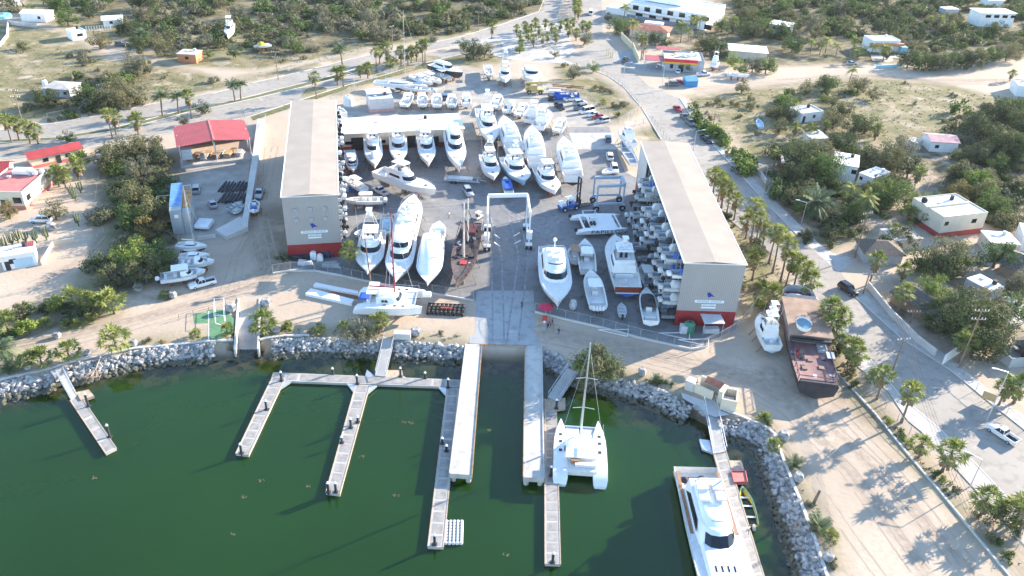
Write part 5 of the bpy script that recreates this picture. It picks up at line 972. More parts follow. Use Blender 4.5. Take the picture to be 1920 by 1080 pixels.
boat('wr', (801, 530), (812, 446), 5.6, 'white shrink-wrapped boat at the front of the yard', zd=3.4, phrase='the shrink-wrapped boat')
boat('cc', (824, 411), (817, 455), 3.8, 'open white boat behind the shrink-wrapped boat', n_=2, zd=2.6, phrase=None)
boat('sf', (925, 268), (905, 206), 5.8, 'tall-towered white sportfisher, leftmost of the central row', zd=3.5, tower=4.0, phrase='the central row of big boats')
boat('sf', (927, 333), (912, 290), 4.8, 'white sportfisher in front of the leftmost tall-towered one', zd=3.2, tower=2.0, bottom=blkb)
boat('my', (944, 219), (965, 280), 6.0, 'white yacht pointing away, second in the central row', zd=3.8)
boat('sf', (985, 338), (953, 292), 6.2, 'big sportfisher with a pale blue hull at the front of the central row', zd=3.6, bottom=ltblu, top=ltblu, tower=1.6)
boat('my', (996, 238), (1007, 305), 5.8, 'white yacht pointing away, third in the central row', zd=3.8, teakd=False, dome=True)
boat('sf', (1042, 358), (1013, 312), 5.4, 'white sportfisher with a dark windscreen band at the front right of the central row', zd=3.4, bottom=redb, tower=0)
boat('my', (1056, 259), (1075, 331), 6.0, 'white yacht with a varnished red transom, rightmost of the central row', zd=3.8, bottom=blkb, phrase='the red-transom yacht')
boat('cc', (955, 347), (947, 330), 2.8, 'half-hidden white boat under the pale blue sportfisher bow', n_=0, ttop=False) if False else None
boat('my', (1047, 568), (1035, 462), 6.8, 'biggest white yacht, its bow towards the water, at the front right of the slip road', zd=4.0, bottom=blkb, phrase='the biggest yacht in the yard')
boat('cc', (1097, 444), (1103, 506), 4.0, 'white express cruiser pointing away beside the biggest yacht', zd=2.8, n_=0, cab=True, bottom=navy, phrase=None)
boat('cc', (1107, 503), (1122, 572), 4.2, 'white centre console boat with four white outboards', zd=2.6, n_=4, phrase='the four-engined boat', topmat=gel)
boat('sf', (1153, 441), (1178, 538), 6.4, 'white sportfisher with a varnished red cockpit transom, pointing away at the right', zd=3.6, transom=varn, deck=gel2, bottom=M('blue_bottom_paint', (.03, .10, .42), .6), phrase='the red-cockpit sportfisher', tower=1.0)
boat('cc', (1205, 492), (1220, 532), 3.4, 'small grey open boat with a white canopy and black outboards', n_=2, obmat=blkc, hullm=ltg, seatm=gry, phrase=None)
boat('cc', (1211, 537), (1221, 601), 3.6, 'white runabout with a black canvas cover beside the right tall shed', n_=0, ttop=False, canvas=blkc, zd=2.4, phrase='the black-canvas runabout')
boat('sk', (1165, 569), (1167, 592), 1.9, 'grey inflatable with one black outboard between two fenced-in boats', inner=ltg, hm=ltg)
boat('cc', (1073, 461), (1081, 490), 3.0, 'small open boat with a brown canopy squeezed beside the biggest yacht', topmat=teak, n_=0, zd=2.0)
# back rows
boat('sl', (803, 159), (702, 152), 4.6, 'long white sailboat with a very tall mast at the back of the yard', zd=2.8, mast=24, phrase='the tall-masted sailboat', lift=1.2)
for i, (bw_, st_, lb) in enumerate((((829, 152), (787, 139), 'white centre console pointing right behind the small blue-topped boat'), ((846, 145), (812, 134), 'grey-hulled open boat beside the black sport yacht'), ((812, 155), (772, 142), 'low white boat half hidden between the sailboat mast and open boats'))): boat('cc', bw_, st_, 3.2, lb, zd=2.2, n_=2, hullm=ltg if i == 1 else gel)
boat('cc', (748, 163), (813, 170), 3.0, 'long pale boat with a bright blue top pointing left behind the workshop', n_=3, topmat=M('bright_blue_canvas', (.05, .20, .55), .6, .1), zd=1.8)
boat('my', (868, 139), (808, 122), 4.4, 'low black-hulled sport yacht at the back of the yard', zd=3.0, top=M('black_gelcoat', (.03, .03, .035), .25, .1), bottom=M('black_gelcoat', (.03, .03, .035)), decks=1, phrase='the black sport yacht')
for i, (x, y0, y1, n_, lb) in enumerate(((766, 172, 196, 4, 'open boat with four outboards, first from the left behind the workshop'), (792, 174, 196, 3, 'open boat, second from the left behind the workshop'), (819, 174, 197, 4, 'open boat, third from the left behind the workshop'), (847, 177, 197, 3, 'open boat with pale blue outboard covers behind the workshop'))): boat('cc', (x + (5 if i == 0 else 0), y0), (x - (8 if i == 0 else 0), y1), 3.5, 'white ' + lb, n_=n_, zd=2.2, obmat=ltblu if i == 3 else gel)
boat('cc', (875, 174), (874, 195), 3.4, 'white cabin boat alone to the left of the tallest tower', n_=0, cab=True, zd=2.2)
boat('cc', (938, 176), (927, 200), 3.6, 'white open boat immediately right of the tallest tower', n_=3, zd=2.2); boat('cc', (962, 186), (950, 208), 3.4, 'white open boat, second to the right of the tallest tower', n_=3, zd=2.2, ttop=False, canvas=wrap); boat('cc', (988, 192), (972, 214), 3.4, 'white open boat, third to the right of the tallest tower', n_=3, zd=2.2)
boat('sf', (1011, 204), (992, 226), 4.2, 'white sportfisher lying beside the open boats, behind the third yacht of the row', zd=2.6, rig=False); boat('sf', (1028, 208), (1009, 238), 4.6, 'white sportfisher with a cluttered cockpit above the third yacht of the row', zd=2.8, rig=False)
boat('cc', (1057, 219), (1045, 244), 3.6, 'white open boat alone with outboards above the rightmost yacht', n_=3, zd=2.3)
boat('cc', (918, 143), (914, 122), 3.2, 'blue-topped boat pointing at the camera at the back of the yard', n_=0, zd=2.4, topmat=ltblu, hullm=ltblu); boat('sf', (948, 152), (946, 132), 4.2, 'small white sportfisher with a tower at the back of the yard', zd=2.8, tower=3.5)
t = boat('my', (1000, 152), (994, 130), 6.5, 'wide white power catamaran at the back of the yard', zd=3.0, decks=1)
boat('sf', (1164, 244), (1186, 270), 4.0, 'white boat on the curb right of the yard, above the open workboat', zd=2.6, rig=False, bottom=gel); boat('sk', (1166, 269), (1188, 311), 3.6, 'long open white workboat beside the right tall shed', inner=gry, ob=0, lift=.7, phrase='the long open workboat')
boat('sk', (1128, 325), (1154, 316), 2.4, 'small white jet boat in front of the white cars', inner=whm); boat('sk', (666, 442), (683, 432), 2.2, 'white dinghy left of the front-left tower sportfisher')
# hulls west of the left shed
boat('sl', (388, 458), (331, 458), 3.0, 'white sailboat on stands, highest of the four boats left of the left shed', mast=14, zd=2.2, phrase='the four boats left of the left shed'); boat('sl', (393, 474), (335, 480), 3.0, 'white sailboat hull with a dark blue awning, second of four', mast=5, zd=2.2)
boat('cc', (402, 487), (335, 494), 3.2, 'white cabin boat with dark windows, third of the four left boats', zd=2.0, n_=0, cab=True, ttop=False); boat('cc', (385, 504), (300, 520), 3.7, 'white fishing boat with a small canopy, lowest of the four left boats', zd=2.2, bottom=gel, n_=1, cab=True)
boat('cc', (478, 376), (476, 396), 2.6, 'small white boat on a trailer behind the parked pickup', n_=1, zd=1.6, ttop=False, seatm=bluem); boat('sk', (455, 378), (428, 391), 2.4, 'grey dinghy lying near the pile of dark pipes', inner=gry, hm=ltg, ob=0); boat('sk', (436, 399), (450, 390), 1.8, 'small white jet ski beside the grey dinghies', obm=gel, ob=0); boat('sk', (456, 383), (437, 396), 2.2, 'second grey dinghy leaning on the first', inner=gry, hm=ltg, ob=0)
m_ = MB(); o = G(384, 426)
t = thing('boat_stack', 'pair of white covered boats nested beside the orange-roofed block', 'covered boats', o, 0)
for i in range(4): MB().tube((-1.6, i * 1.0 - 1.5, .9), (1.6, i * 1.0 - 1.5, .9), .6, n=10).build('white_cover', wrap, t, smooth=50)
# scrub and village boats
boat('sf', (427, 70), (434, 48), 3.6, 'white cabin boat abandoned in the scrub at the top left', zd=2.4, rig=False, bottom=gel); boat('cc', (475, 87), (507, 84), 3.0, 'yellow-decked boat stranded in the scrub at the top left', hullm=gel, canvas=yelm, ttop=False, n_=0, zd=1.8)
t = boat('cc', (1406, 141), (1364, 139), 2.4, 'long pale speedboat on a trailer by the dirt road', n_=1, ttop=False, zd=1.8); boat('sk', (1421, 224), (1427, 239), 2.2, 'small pale blue rowing boat alone in the dry field', inner=ltblu, hm=ltblu, ob=0); boat('sk', (1887, 608), (1922, 593), 2.4, 'white rowing boat at the right edge', inner=gel2, ob=0)
boat('sf', (1346, 118), (1336, 124), 3.0, 'white boat half hidden behind the red and yellow shop', zd=2.0, rig=False); boat('cc', (180, 292), (207, 284), 2.2, 'white upturned boat behind the long cream outbuilding', n_=0, ttop=False, zd=.8, lift=0)
boat('sf', (1425, 592), (1450, 650), 3.9, 'white fishing boat beside the black restaurant ship', zd=2.6, bottom=ltblu, tower=1.2, phrase='the fishing boat beside the restaurant ship')
boat('sk', (1392, 908), (1413, 980), 2.2, 'green open panga with a yellow rim beside the big yacht dock', afloat=True, zd=-.9, inner=M('green_inside', (.12, .26, .20), .7, .2), hm=yelm, obm=gry, phrase='the yellow-rimmed panga')
# blue tarp boat
t = boat('cc', (947, 330), (955, 362), 2.6, 'boat under a flat bright blue cover in front of the central row', n_=0, ttop=False, zd=2.2); mb = MB().box((-.6, 0, 1.75), (5.6, 2.3, .25)); mb.build('blue_cover', blucv, t)
# racked boats sticking out of the two tall sheds
def rackboat(v):
    t = thing('racked_boat', '', 'racked boat', (0, 0, 0)); L = (7.0, 7.8, 6.4)[v]; H = .85 + L * .045
    hull(t, L, 2.4, H, (ltg, gel, gry)[v], (gel, navy, blkb)[v], (ltg, ltg, gry)[v], floor=.42, open_to=.8, gun=.28); outboards(t, L, H, (2, 2, 1)[v], (ltg, wrap, blkc)[v])
    m_ = MB(); m_.loft([plan(-L * .3, L * .2, 1.9, 1.0, H), plan(-L * .25, L * .12, 1.4, .8, H + (.9, .5, .7)[v]), plan(-L * .2, L * .05, .6, .4, H + (1.2, .7, .9)[v])]); m_.build('canvas_cover', (ltg, blucv, blkc)[v], t, smooth=50); return t
ORDN = ['first', 'second', 'third', 'fourth', 'fifth', 'sixth', 'seventh', 'eighth', 'ninth', 'tenth', 'eleventh', 'twelfth', 'thirteenth', 'fourteenth', 'fifteenth', 'sixteenth', 'seventeenth', 'eighteenth', 'nineteenth']
for shd, nm, levels, grp in ((RSH, 'right', (.45, 3.75, 6.75, 9.75), 'boats stored in the right shed rack'), (LSH, 'left', (.45, 3.75, 6.75, 9.75, 12.4), 'boats stored in the left shed rack')):
    T, nb, dx, ox = shd; mw = Matrix.Translation(T.location) @ Matrix.Rotation(T.rotation_euler.z, 4, 'Z')
    for i in range(nb):
        for j, z in enumerate(levels):
            if rnd.random() < .13 or (nm == 'left' and j < 3 and i > 9): continue
            out = rnd.uniform(-.1, .8) if nm == 'left' else rnd.uniform(1.2, 3.0) + (1.6 if j < 2 else 0) * rnd.random(); v = rnd.choice((0, 0, 1, 2, 2)); L = (7.0, 7.8, 6.4)[v]
            p = mw @ Vector((ox + dx * 0 + (-dx) * 0 + (-1 if dx > 0 else 1) * (out - L / 2), .5 + i * 3.1 + 1.55, z))
            rz = T.rotation_euler.z + (0 if dx > 0 else math.pi)
            first_or_dup('rack%d' % v, lambda v=v: rackboat(v), p, rz, f'racked boat in the {nm} tall shed, {ORDN[j]} shelf up, {ORDN[i]} bay from the front', grp)
# ------------------------------------------------------------------ catamarans, the big yacht, the black ships
def cathulls(t, L, B, hb, H, mat=gel, bot=navy, sep=None):
    for s_ in (1, -1):
        y = s_ * (B / 2 - hb / 2); rows, rb = [], []
        for s in (0, .05, .2, .45, .65, .8, .92, 1.0):
            x = -L / 2 + L * s; b = hb / 2 * (.85 if s == 0 else 1) * (1 if s < .5 else max(.05, 1 - ((s - .5) / .5) ** 2.2)); z = H * (.45 if s < .03 else (.75 if s < .1 else 1 + .06 * s)); rows.append([(x, y + b, z), (x - .3 * (s > .9), y + b * .9, H * .25), (x - .5 * (s > .9), y, 0.0 + H * .25 * (s > .95)), (x - .3 * (s > .9), y - b * .9, H * .25), (x, y - b, z)])
        m_ = MB(); m_.loft([[r[0], r[1]] for r in rows], closed=False, top=False); m_.loft([[r[3], r[4]] for r in rows], closed=False, top=False); m_.loft([[r[4], r[0]] for r in rows], closed=False, top=False); m_.add(rows[0], [(0, 1, 2, 3, 4)]); m_.build('hull', mat, t, smooth=50)
        m_ = MB(); m_.loft([[r[1], r[2], r[3]] for r in rows], closed=False, top=False); m_.build('hull_bottom', bot, t, smooth=50)
def sailcat(t, L, B, H, mast, mastm=metal, bot=navy, rig=True, mastx=.08):
    cathulls(t, L, B, B * .27, H, gel, bot); z = H
    MB().box((-L * .06, 0, H * .78), (L * .62, B * .62, H * .42)).build('bridge_deck', gel2, t)
    MB().box((L * .38, 0, z - .02), (.22, B * .80, .22)).build('forward_beam', metal, t)
    for s_ in (1, -1): MB().add([(L * .25, s_ * .1, z - .1), (L * .38, s_ * .1, z - .1), (L * .38, s_ * B * .27, z - .1), (L * .25, s_ * B * .27, z - .1)], [(0, 1, 2, 3) if s_ > 0 else (3, 2, 1, 0)]).build('trampoline', ltg, t)
    k, lo, hi = superstr(t, -L * .18, L * .20, B * .60, z - .05, z + 1.15, L * .18, rake=1.1, gl=(.30, .80), front=(3, 8), name='saloon')
    for s_ in (1, -1): MB().add([(-L * .10, s_ * (B * .302 + .02), z + .35), (L * .0, s_ * (B * .302 + .02), z + .35), (-L * .02, s_ * B * .285, z + .8), (-L * .10, s_ * B * .285, z + .8)], [(0, 1, 2, 3)]).build('side_window', glass, k)
    m_ = MB(); m_.box((-L * .24, 0, z + 2.05), (L * .15, B * .55, .1)); k2 = m_.build('cockpit_bimini', gel, t); m_ = MB(); [m_.tube((x, y, z), (x, y, z + 2.0), .05, n=4) for x in (-L * .18, -L * .31) for y in (-B * .25, B * .25)]; m_.build('bimini_leg', metal, k2)
    MB().box((-L * .22, B * .1, z + .45), (1.2, 1.4, .5)).build('cockpit_table', teak, t); MB().box((-L * .29, -B * .1, z + .3), (.6, B * .4, .5)).build('cockpit_seat', gel2, t); MB().box((-L * .17, -B * .12, z + .6), (.1, 1.0, 1.0)).build('saloon_door', glass, k)
    for x in (-L * .05, L * .10, L * .22):
        for s_ in (1, -1): MB().box((x, s_ * B * .37, z + .09), (.55, .5, .08)).build('deck_hatch', blkc, t)
    mx_ = L * mastx; m_ = MB(); m_.tube((mx_, 0, z + 1.1), (mx_, 0, z + mast), .17, .10, 8); ms = m_.build('mast', mastm, t, smooth=40)
    m_ = MB(); [m_.tube((mx_ + .02, 0, z + mast * f), (mx_ - .5, s_ * B * .20, z + mast * f + .15), .05, n=4) for f in (.36, .66) for s_ in (1, -1)]; m_.build('spreaders', mastm, ms)
    if rig: m_ = MB(); [m_.tube(a, (mx_, 0, z + mast * .96), .022, n=3) for a in ((L * .38, 0, z), (-L * .05, B * .45, z), (-L * .05, -B * .45, z))]; m_.build('rigging', ltg, ms)
    MB().tube((mx_ - .1, 0, z + 2.4), (-L * .30, 0, z + 2.5), .16, .14, 8).build('boom', wrap if mastm is metal else mastm, ms)
    for s_ in (1, -1): m_ = MB(); P_ = [(x, s_ * B * .47 * (1 if x < L * .1 else .97), z) for x in np.linspace(-L * .35, L * .40, 6)]; rail(P_, .65, .022, 'guard_rail', t)
a, b = G(1087, 785, .4), G(1089, 897, .2); d = a - b; c = (a + b) / 2
t = thing('sailing_catamaran', 'white sailing catamaran moored beside the long narrow dock', 'catamaran', (c.x, c.y, WZ - .5), math.atan2(d.y, d.x)); land(1090, 850, 'the moored catamaran'); sailcat(t, d.length * 1.0, 8.5, 2.3, 19.5, mastx=.14); LC = d.length
for s_ in (1, -1): m_ = MB(); [m_.box((-LC * .5 + .5 + i * .45, s_ * 3.3, 1.05 + i * .3), (.45, 1.7, .1)) for i in range(3)]; m_.build('stern_steps', gel2, t)
# catamaran with red masts laid up on the beach
a, b = G(795, 565, 2.6), G(668, 560, 2.6); d = a - b; c = (a + b) / 2
t = thing('sailing_catamaran', 'white catamaran laid up ashore on the sand with a dark red mast', 'catamaran', (c.x, c.y, 1.1), math.atan2(d.y, d.x)); land(735, 565, 'the beached catamaran'); L = d.length; mr = M('dark_red_mast', (.28, .03, .05), .4, .1)
sailcat(t, L, 8.2, 2.1, 19.0, mastm=mr, bot=navy, rig=True, mastx=.07); MB().tube((-L * .30, 2.6, 2.2), (-L * .36, 3.0, 13.5), .16, .1, 8).build('mizzen_mast', rustm, t)
MB().box((-L * .36, -.6, 2.6), (2.2, 2.6, .4), tap=.8).build('blue_tarp', blucv, t); MB().box((-L * .02, 0, -.35), (2.6, 6, 1.5)).build('cradle', M('plywood', (.38, .28, .18), .8, .2), t); MB().box((-L * .3, 0, -.35), (.6, 6, 1.5)).build('cradle', rustm, t)
MB().box((L * .53, 1.9, 2.0), (1.7, 1.3, .7), tap=.85).build('dinghy_box', whm, t)
# long white beams / pontoon on the sand
for i, (q, lb) in enumerate((([(592, 534), (672, 550), (672, 555), (588, 539)], 'long white pontoon lying on the sand, the far one of two'), ([(583, 545), (600, 549), (664, 566), (660, 574), (573, 555)], 'long white pontoon lying on the sand, the near one of two'))):
    p = [G(*c) for c in q]; o = p[0]; m_ = MB(); P_ = [((c - o).x, (c - o).y) for c in p]; ar = sum(P_[k][0] * P_[(k + 1) % len(P_)][1] - P_[(k + 1) % len(P_)][0] * P_[k][1] for k in range(len(P_))); m_.prism(P_ if ar > 0 else P_[::-1], 0, .6); m_.v = m_.v; tag(m_.build('pontoon', gel, loc=o), lb, 'pontoon')
sheet('wet_sand_patch', [(605, 548), (640, 545), (700, 560), (690, 565), (612, 552)], .006, rustm)
# roll of black floats
o = G(802, 591); t = thing('float_rack', 'flat black grid of floats with a red strip on the sand', 'floats', o); 
for i in range(9): m_ = MB(); m_.tube((i * .85, 0, .35), (i * .85, 3.6, .35), .34, n=8); m_.build('float_tube', blk, t, smooth=50)
for i in range(4): MB().box((3.4, .3 + i * 1.0, .72), (7.4, .14, .12)).build('cross_bar', blk, t)
MB().box((3.6, 1.7, .82), (2.4, .3, .1)).build('red_strip', M('red_strip', (.55, .03, .03)), t)
# power catamaran with its name along the hull
a, b = G(1172, 428, 1.9), G(1077, 431, 1.9); d = a - b; L = d.length; a2, b2 = G(1167, 402, 1.9), G(1074, 404, 1.9); B = abs(((a2 + b2) / 2 - (a + b) / 2).dot(Vector((-d.y, d.x, 0)).normalized())) + 1.5; c = (a + b + a2 + b2) / 4
t = thing('power_catamaran', 'white open power catamaran with its name lettered on the near hull', 'catamaran', (c.x, c.y, .6), math.atan2(d.y, d.x)); land(1120, 420, 'the lettered power catamaran'); cathulls(t, L, B, 1.5, 1.3, gel, navy)
MB().box((L * .05, 0, 1.25), (L * .52, B - 1.6, .3)).build('bridge_deck', gel, t); MB().box((L * .38, 0, 1.25), (.35, B - 2, .25)).build('cross_beam', gel, t); MB().box((-L * .34, 0, 1.25), (.45, B - 2, .25)).build('cross_beam', gel, t)
for s_ in (1, -1): MB().box((L * .30, s_ * B * .2, 1.22), (L * .1, B * .22, .06)).build('net', gry, t); outb = MB().box((-L / 2 - .2, s_ * (B / 2 - .75), 1.3), (.7, .5, .8), tap=.7).build('outboard', blkc, t)
MB().box((-L * .12, .4, 1.9), (1.2, 1.4, 1.0), tap=.8).build('console', gel, t); MB().box((-L * .12, .9, 1.75), (1.2, .8, .5)).build('red_seat', redm, t); m_ = MB(); [m_.tube((x, y, 1.3), (x, y, 3.3), .05, n=4) for x in (-L * .3, -L * .05) for y in (-.6, 2.2)]; m_.path([(-L * .3, -.6, 3.3), (-L * .05, -.6, 3.3), (-L * .05, 2.2, 3.3), (-L * .3, 2.2, 3.3), (-L * .3, -.6, 3.3)], .06); m_.build('t_top_frame', whm, t)
for i in range(4): MB().box((-L * .18 + .8 * (i % 2), -1.0 - .7 * (i // 2), 1.7), (.5, .5, .5)).build('seat', blkc, t)
k = stext(t, 'PAPILLON', 1.25, L * .12, .90, navy, -B / 2 + .0, 'name_lettering', .02); k.location.y = -B / 2 - .06; k.scale = (1.35, 1, 1)
for x in (-L * .3, L * .25): MB().box((x, 0, -.25), (.5, B * .9, .6)).build('cradle', rustm, t)
# the big yacht moored at the right dock, bow away from the shore
hz = 1.7; sL, sR = G(1270, 880, 1.0), G(1342, 873, 1.0); bw_ = (sL + sR) / 2; p2 = G(1383, 1140, 2.2); ax = (p2 - bw_); ax.z = 0; ax.normalize(); B = 7.6; L = 36.0; c = bw_ + ax * (L / 2 - .2)
t = thing('motor_yacht', 'huge white motor yacht moored stern-to-shore, cut off by the bottom edge', 'yacht', (c.x, c.y, WZ - .6), math.atan2(ax.y, ax.x)); land(1330, 960, 'the huge moored yacht'); H = 3.3
hull(t, L, B, H, gel, navy, gel2, sc=.10, floor=.62, full=.55, sheer=.25, transw=.93); zd = H + .05
MB().box((-L * .495 - .3, 0, 1.15), (1.9, B * .82, .18)).build('swim_platform', teak, t); MB().box((-L * .43, 0, H * .62 + .05), (3.0, B * .7, .06)).build('cockpit_sole', teak, t)
for s_ in (1, -1): MB().box((-L * .30, s_ * B * .415, H + .08), (L * .34, .5, .06)).build('side_deck', teak, t)
k, lo, hi = superstr(t, -L * .37, -L * .015, B * .72, zd, zd + 2.2, L * .12, rake=2.4, gl=(.28, .86), front=(3, 8), name='main_deck_house', tw=.84)
for s_ in (1, -1):
    y0 = B * .36; m_ = MB(); m_.add([(-L * .34, s_ * (y0 + .03), zd + .75), (-L * .12, s_ * (y0 + .03), zd + .65), (-L * .16, s_ * y0 * .915, zd + 1.7), (-L * .30, s_ * y0 * .905, zd + 1.6)], [(0, 1, 2, 3) if s_ < 0 else (3, 2, 1, 0)]); m_.build('side_window', glass, k)
for i in range(4): MB().box((L * .055, (i - 1.5) * .85, zd + .80), (1.0, .22, .05)).build('fore_slot', glass, k)
MB().loft([plan(-L * .14, L * .32, B * .66, L * .24, zd), plan(-L * .13, L * .28, B * .56, L * .2, zd + .74), plan(-L * .12, L * .25, B * .5, L * .18, zd + .78)]).build('trunk', gel, t, smooth=40); MB().loft([plan(L * .10, L * .18, B * .36, 1.4, zd + .78), plan(L * .10, L * .18, B * .36, 1.4, zd + .92)]).build('sun_pad', ltblu, t)
k2, l2, h2 = superstr(t, -L * .33, -L * .10, B * .52, zd + 2.3, zd + 2.8, L * .06, rake=1.0, gl=(.9, .95), front=(4, 7), name='flybridge')
for x, y, w1, w2 in ((-L * .30, 1.1, 1.9, 1.6), (-L * .30, -1.1, 1.9, 1.6), (-L * .24, 1.2, 1.6, 1.4), (-L * .24, -1.2, 1.8, 1.5)): MB().box((x, y, zd + 3.35), (w1, w2, .4)).build('flybridge_lounge', ltg if y > 0 else gel2, k2)
for y in (-2.6, 0, 2.4): MB().ball((-L * .395, y, H + .9), .55 if y else .8, 9, 6).build('covered_fender', blkc, t, smooth=60)
MB().tube((-L * .40, -B * .3, H + .05), (-L * .40, B * .3, H + .05), .2, n=6).build('stern_rail', gel, t)
for s_ in (1, -1): rail([(x, s_ * B * .485 * (1 if x < 0 else 1 - (x / (L * .52)) ** 2 * .75), H * 1.02 + .02) for x in np.linspace(-L * .3, L * .46, 14)], .7, .03, 'guard_rail', t)
m_ = MB(); [m_.tube((-L * .33, y, zd + 3.0), (-L * .30, y * .8, zd + 4.6), .12) for y in (-2, 2)]; m_.tube((-L * .30, -1.7, zd + 4.6), (-L * .30, 1.7, zd + 4.6), .2); m_.build('radar_arch', gel, t)
# dark wooden schooner hulk in the yard
woodk = M('black_timber', (.045, .035, .032), .8, .4, 1.5, bump=.4); redw = M('oxblood_paint', (.085, .02, .026), .8, .45, 1.2)
a, b = G(857, 545, 2.6), G(886, 425, 2.6); d = a - b; L = d.length; c = (a + b) / 2; t = thing('schooner', 'old black and dark red wooden schooner with two pale masts, stripped and weathered', 'schooner', (c.x, c.y, .8), math.atan2(d.y, d.x)); land(870, 480, 'the black schooner')
hull(t, L, 5.6, 2.9, woodk, blkb, M('grey_red_deck', (.075, .06, .058), .85, .4, 1.5), sc=.02, floor=.8, full=.52, transw=.75, sheer=.35, gun=.18)
for x, h_ in ((L * .10, 13.5), (-L * .16, 11.0)):
    MB().tube((x, 0, 2.5), (x, 0, 2.5 + h_), .24, .15, 8).build('mast', M('pale_mast', (.55, .50, .45), .6, .2), t, smooth=40); m_ = MB(); [m_.tube((x + dx_, s_ * 2.5, 2.9), (x, 0, 2.5 + h_ * .8), .035, n=3) for dx_ in (-.8, 0, .8) for s_ in (1, -1)]; m_.build('shrouds', woodk, t)
MB().tube((L * .47, 0, 3.4), (L * .60, 0, 4.4), .17, .1).build('bowsprit', redw, t); MB().box((-L * .30, 0, 3.6), (L * .16, 3.0, 1.6), tap=.9).build('deckhouse', redw, t); MB().box((0, 0, 3.1), (L * .18, 2.2, .8), tap=.9).build('deckhouse', woodk, t); MB().box((L * .2, .2, 3.2), (1.6, 1.4, .9)).build('red_cover', redm, t)
for i in range(34):
    x, y = rnd.uniform(-L * .42, L * .36), rnd.uniform(-1.9, 1.9); MB().box((x, y, 3.0 + rnd.random() * .3), (rnd.uniform(.3, 1.5), rnd.uniform(.2, .7), rnd.uniform(.2, .8)), rnd.random() * 3).build('deck_clutter', rnd.choice((redw, woodk, ltg, blkb, woodk)), t)
for s_ in (1, -1): m_ = MB(); P_ = [(x, s_ * 2.7 * (1 if x < 0 else 1 - (x / (L * .52)) ** 2.1), 2.95 + .9 * max(0, x / L) ** 1.5 * 1.6) for x in np.linspace(-L * .47, L * .44, 16)]; [m_.tube(p, (p[0], p[1], p[2] + .9), .05, n=4) for p in P_]; m_.path([(p[0], p[1], p[2] + .9) for p in P_], .06, 4); m_.build('bulwark_rail', redw, t)
k = MB(); [k.box((x, 0, -.4), (.6, 1.2, .8)) for x in (-L * .3, 0, L * .25)]; [k.tube((x, s_ * 3.2, -.78), (x, s_ * 2.4, 1.5), .1, n=4) for x in (-L * .3, 0, L * .25) for s_ in (1, -1)]; k.build('cradle', woodm, t)
# restaurant ship ashore
p0, p1 = G(1492, 548, 3.5), G(1530, 712, 2.5); d = p1 - p0; d.z = 0; L = d.length + 5; ang = math.atan2(d.y, d.x) ; c = (p0 + p1) / 2; t = thing('restaurant_ship', 'beached black ship with a brown roofed deck and pink rear deck, by the palms', 'ship', (c.x, c.y, 0), ang + math.pi); land(1510, 640, 'the black restaurant ship')
bl = M('black_ship_paint', (.035, .033, .04), .7, .3, .8); B = 7.9; br = M('brown_roof_deck', (.27, .18, .13), .85, .25, .5); pk = M('maroon_deck', (.22, .12, .115), .85, .2, .6)
hull(t, L, B, 3.1, bl, bl, pk, sc=.02, floor=.85, full=.70, transw=.86, gun=.18, sheer=.1)
MB().box((L * .06, 0, 4.3), (L * .34, B * .90, 2.3)).build('deck_house', M('grey_timber_wall', (.26, .25, .24), .85, .3, 1.0, stripes=('X', .8, .4)), t); MB().box((L * .05, 0, 5.55), (L * .40, B * 1.0, .16)).build('roof', br, t)
m_ = MB(); m_.loft([plan(L * .30, L * .44, B * .82, L * .12, 3.2), plan(L * .31, L * .43, B * .78, L * .12, 5.2)], top=False); m_.build('bow_bulwark', ltg, t, smooth=40); MB().box((L * .33, .4, 3.8), (2.0, 2.6, 1.2)).build('ice_machine', ltg, t); MB().box((L * .34, -1.6, 3.9), (1.6, 1.6, 1.5)).build('black_stove', blkc, t)
o_ = t.matrix_world
for nm, (x, y), mt in (('lifeboat', (-L * .06, 1.2), ltblu),):
    m_ = MB(); m_.loft([[(x + 1.9 * math.cos(u), y + 1.3 * math.sin(u), 5.64) for u in np.linspace(0, 6.283, 15)[:-1]], [(x + 2.1 * math.cos(u), y + 1.45 * math.sin(u), 6.5) for u in np.linspace(0, 6.283, 15)[:-1]]], top=False, bot=True); k = m_.build('round_tub', gel, t, smooth=40); MB().add([(x + 1.95 * math.cos(u), y + 1.3 * math.sin(u), 6.2) for u in np.linspace(0, 6.283, 15)[:-1]], [tuple(range(14))]).build('water_surface', M('pool_blue', (.08, .20, .26), .2, .2), k)
m_ = MB()
for x in np.linspace(-L * .46, -L * .12, 7):
    for s_ in (1, -1): m_.tube((x, s_ * B * .42, 2.6), (x, s_ * B * .42, 4.0), .07, n=4)
for s_ in (1, -1): m_.tube((-L * .46, s_ * B * .42, 4.0), (-L * .12, s_ * B * .42, 4.0), .08, n=4); m_.tube((-L * .46, s_ * B * .42, 3.4), (-L * .12, s_ * B * .42, 3.4), .05, n=4)
m_.tube((-L * .46, -B * .42, 4.0), (-L * .46, B * .42, 4.0), .08, n=4); m_.build('deck_rail', bl, t)
MB().box((-L * .14, 0, 4.4), (.5, B * .95, .5)).build('black_awning_beam', bl, t); MB().box((-L * .16, -2.2, 3.2), (2.2, 1.6, 1.0)).build('bar_counter', gry, t); MB().box((-L * .24, -3.2, 3.9), (2.0, 1.4, .12)).build('table_canopy', ltg, t)
MB().box((-L * .24, 2.6, 3.0), (1.0, .6, .8)).build('red_slide', redm, t)
for x, y in ((-L * .2, 1.5), (-L * .28, .5), (-L * .34, -1.2), (-L * .36, 1.8)): MB().box((x, y, 3.0), (.9, .9, .7)).build('table', woodm, t)
MB().box((-L * .42, .3, 2.95), (.9, .6, .5)).build('white_cooler', whm, t)
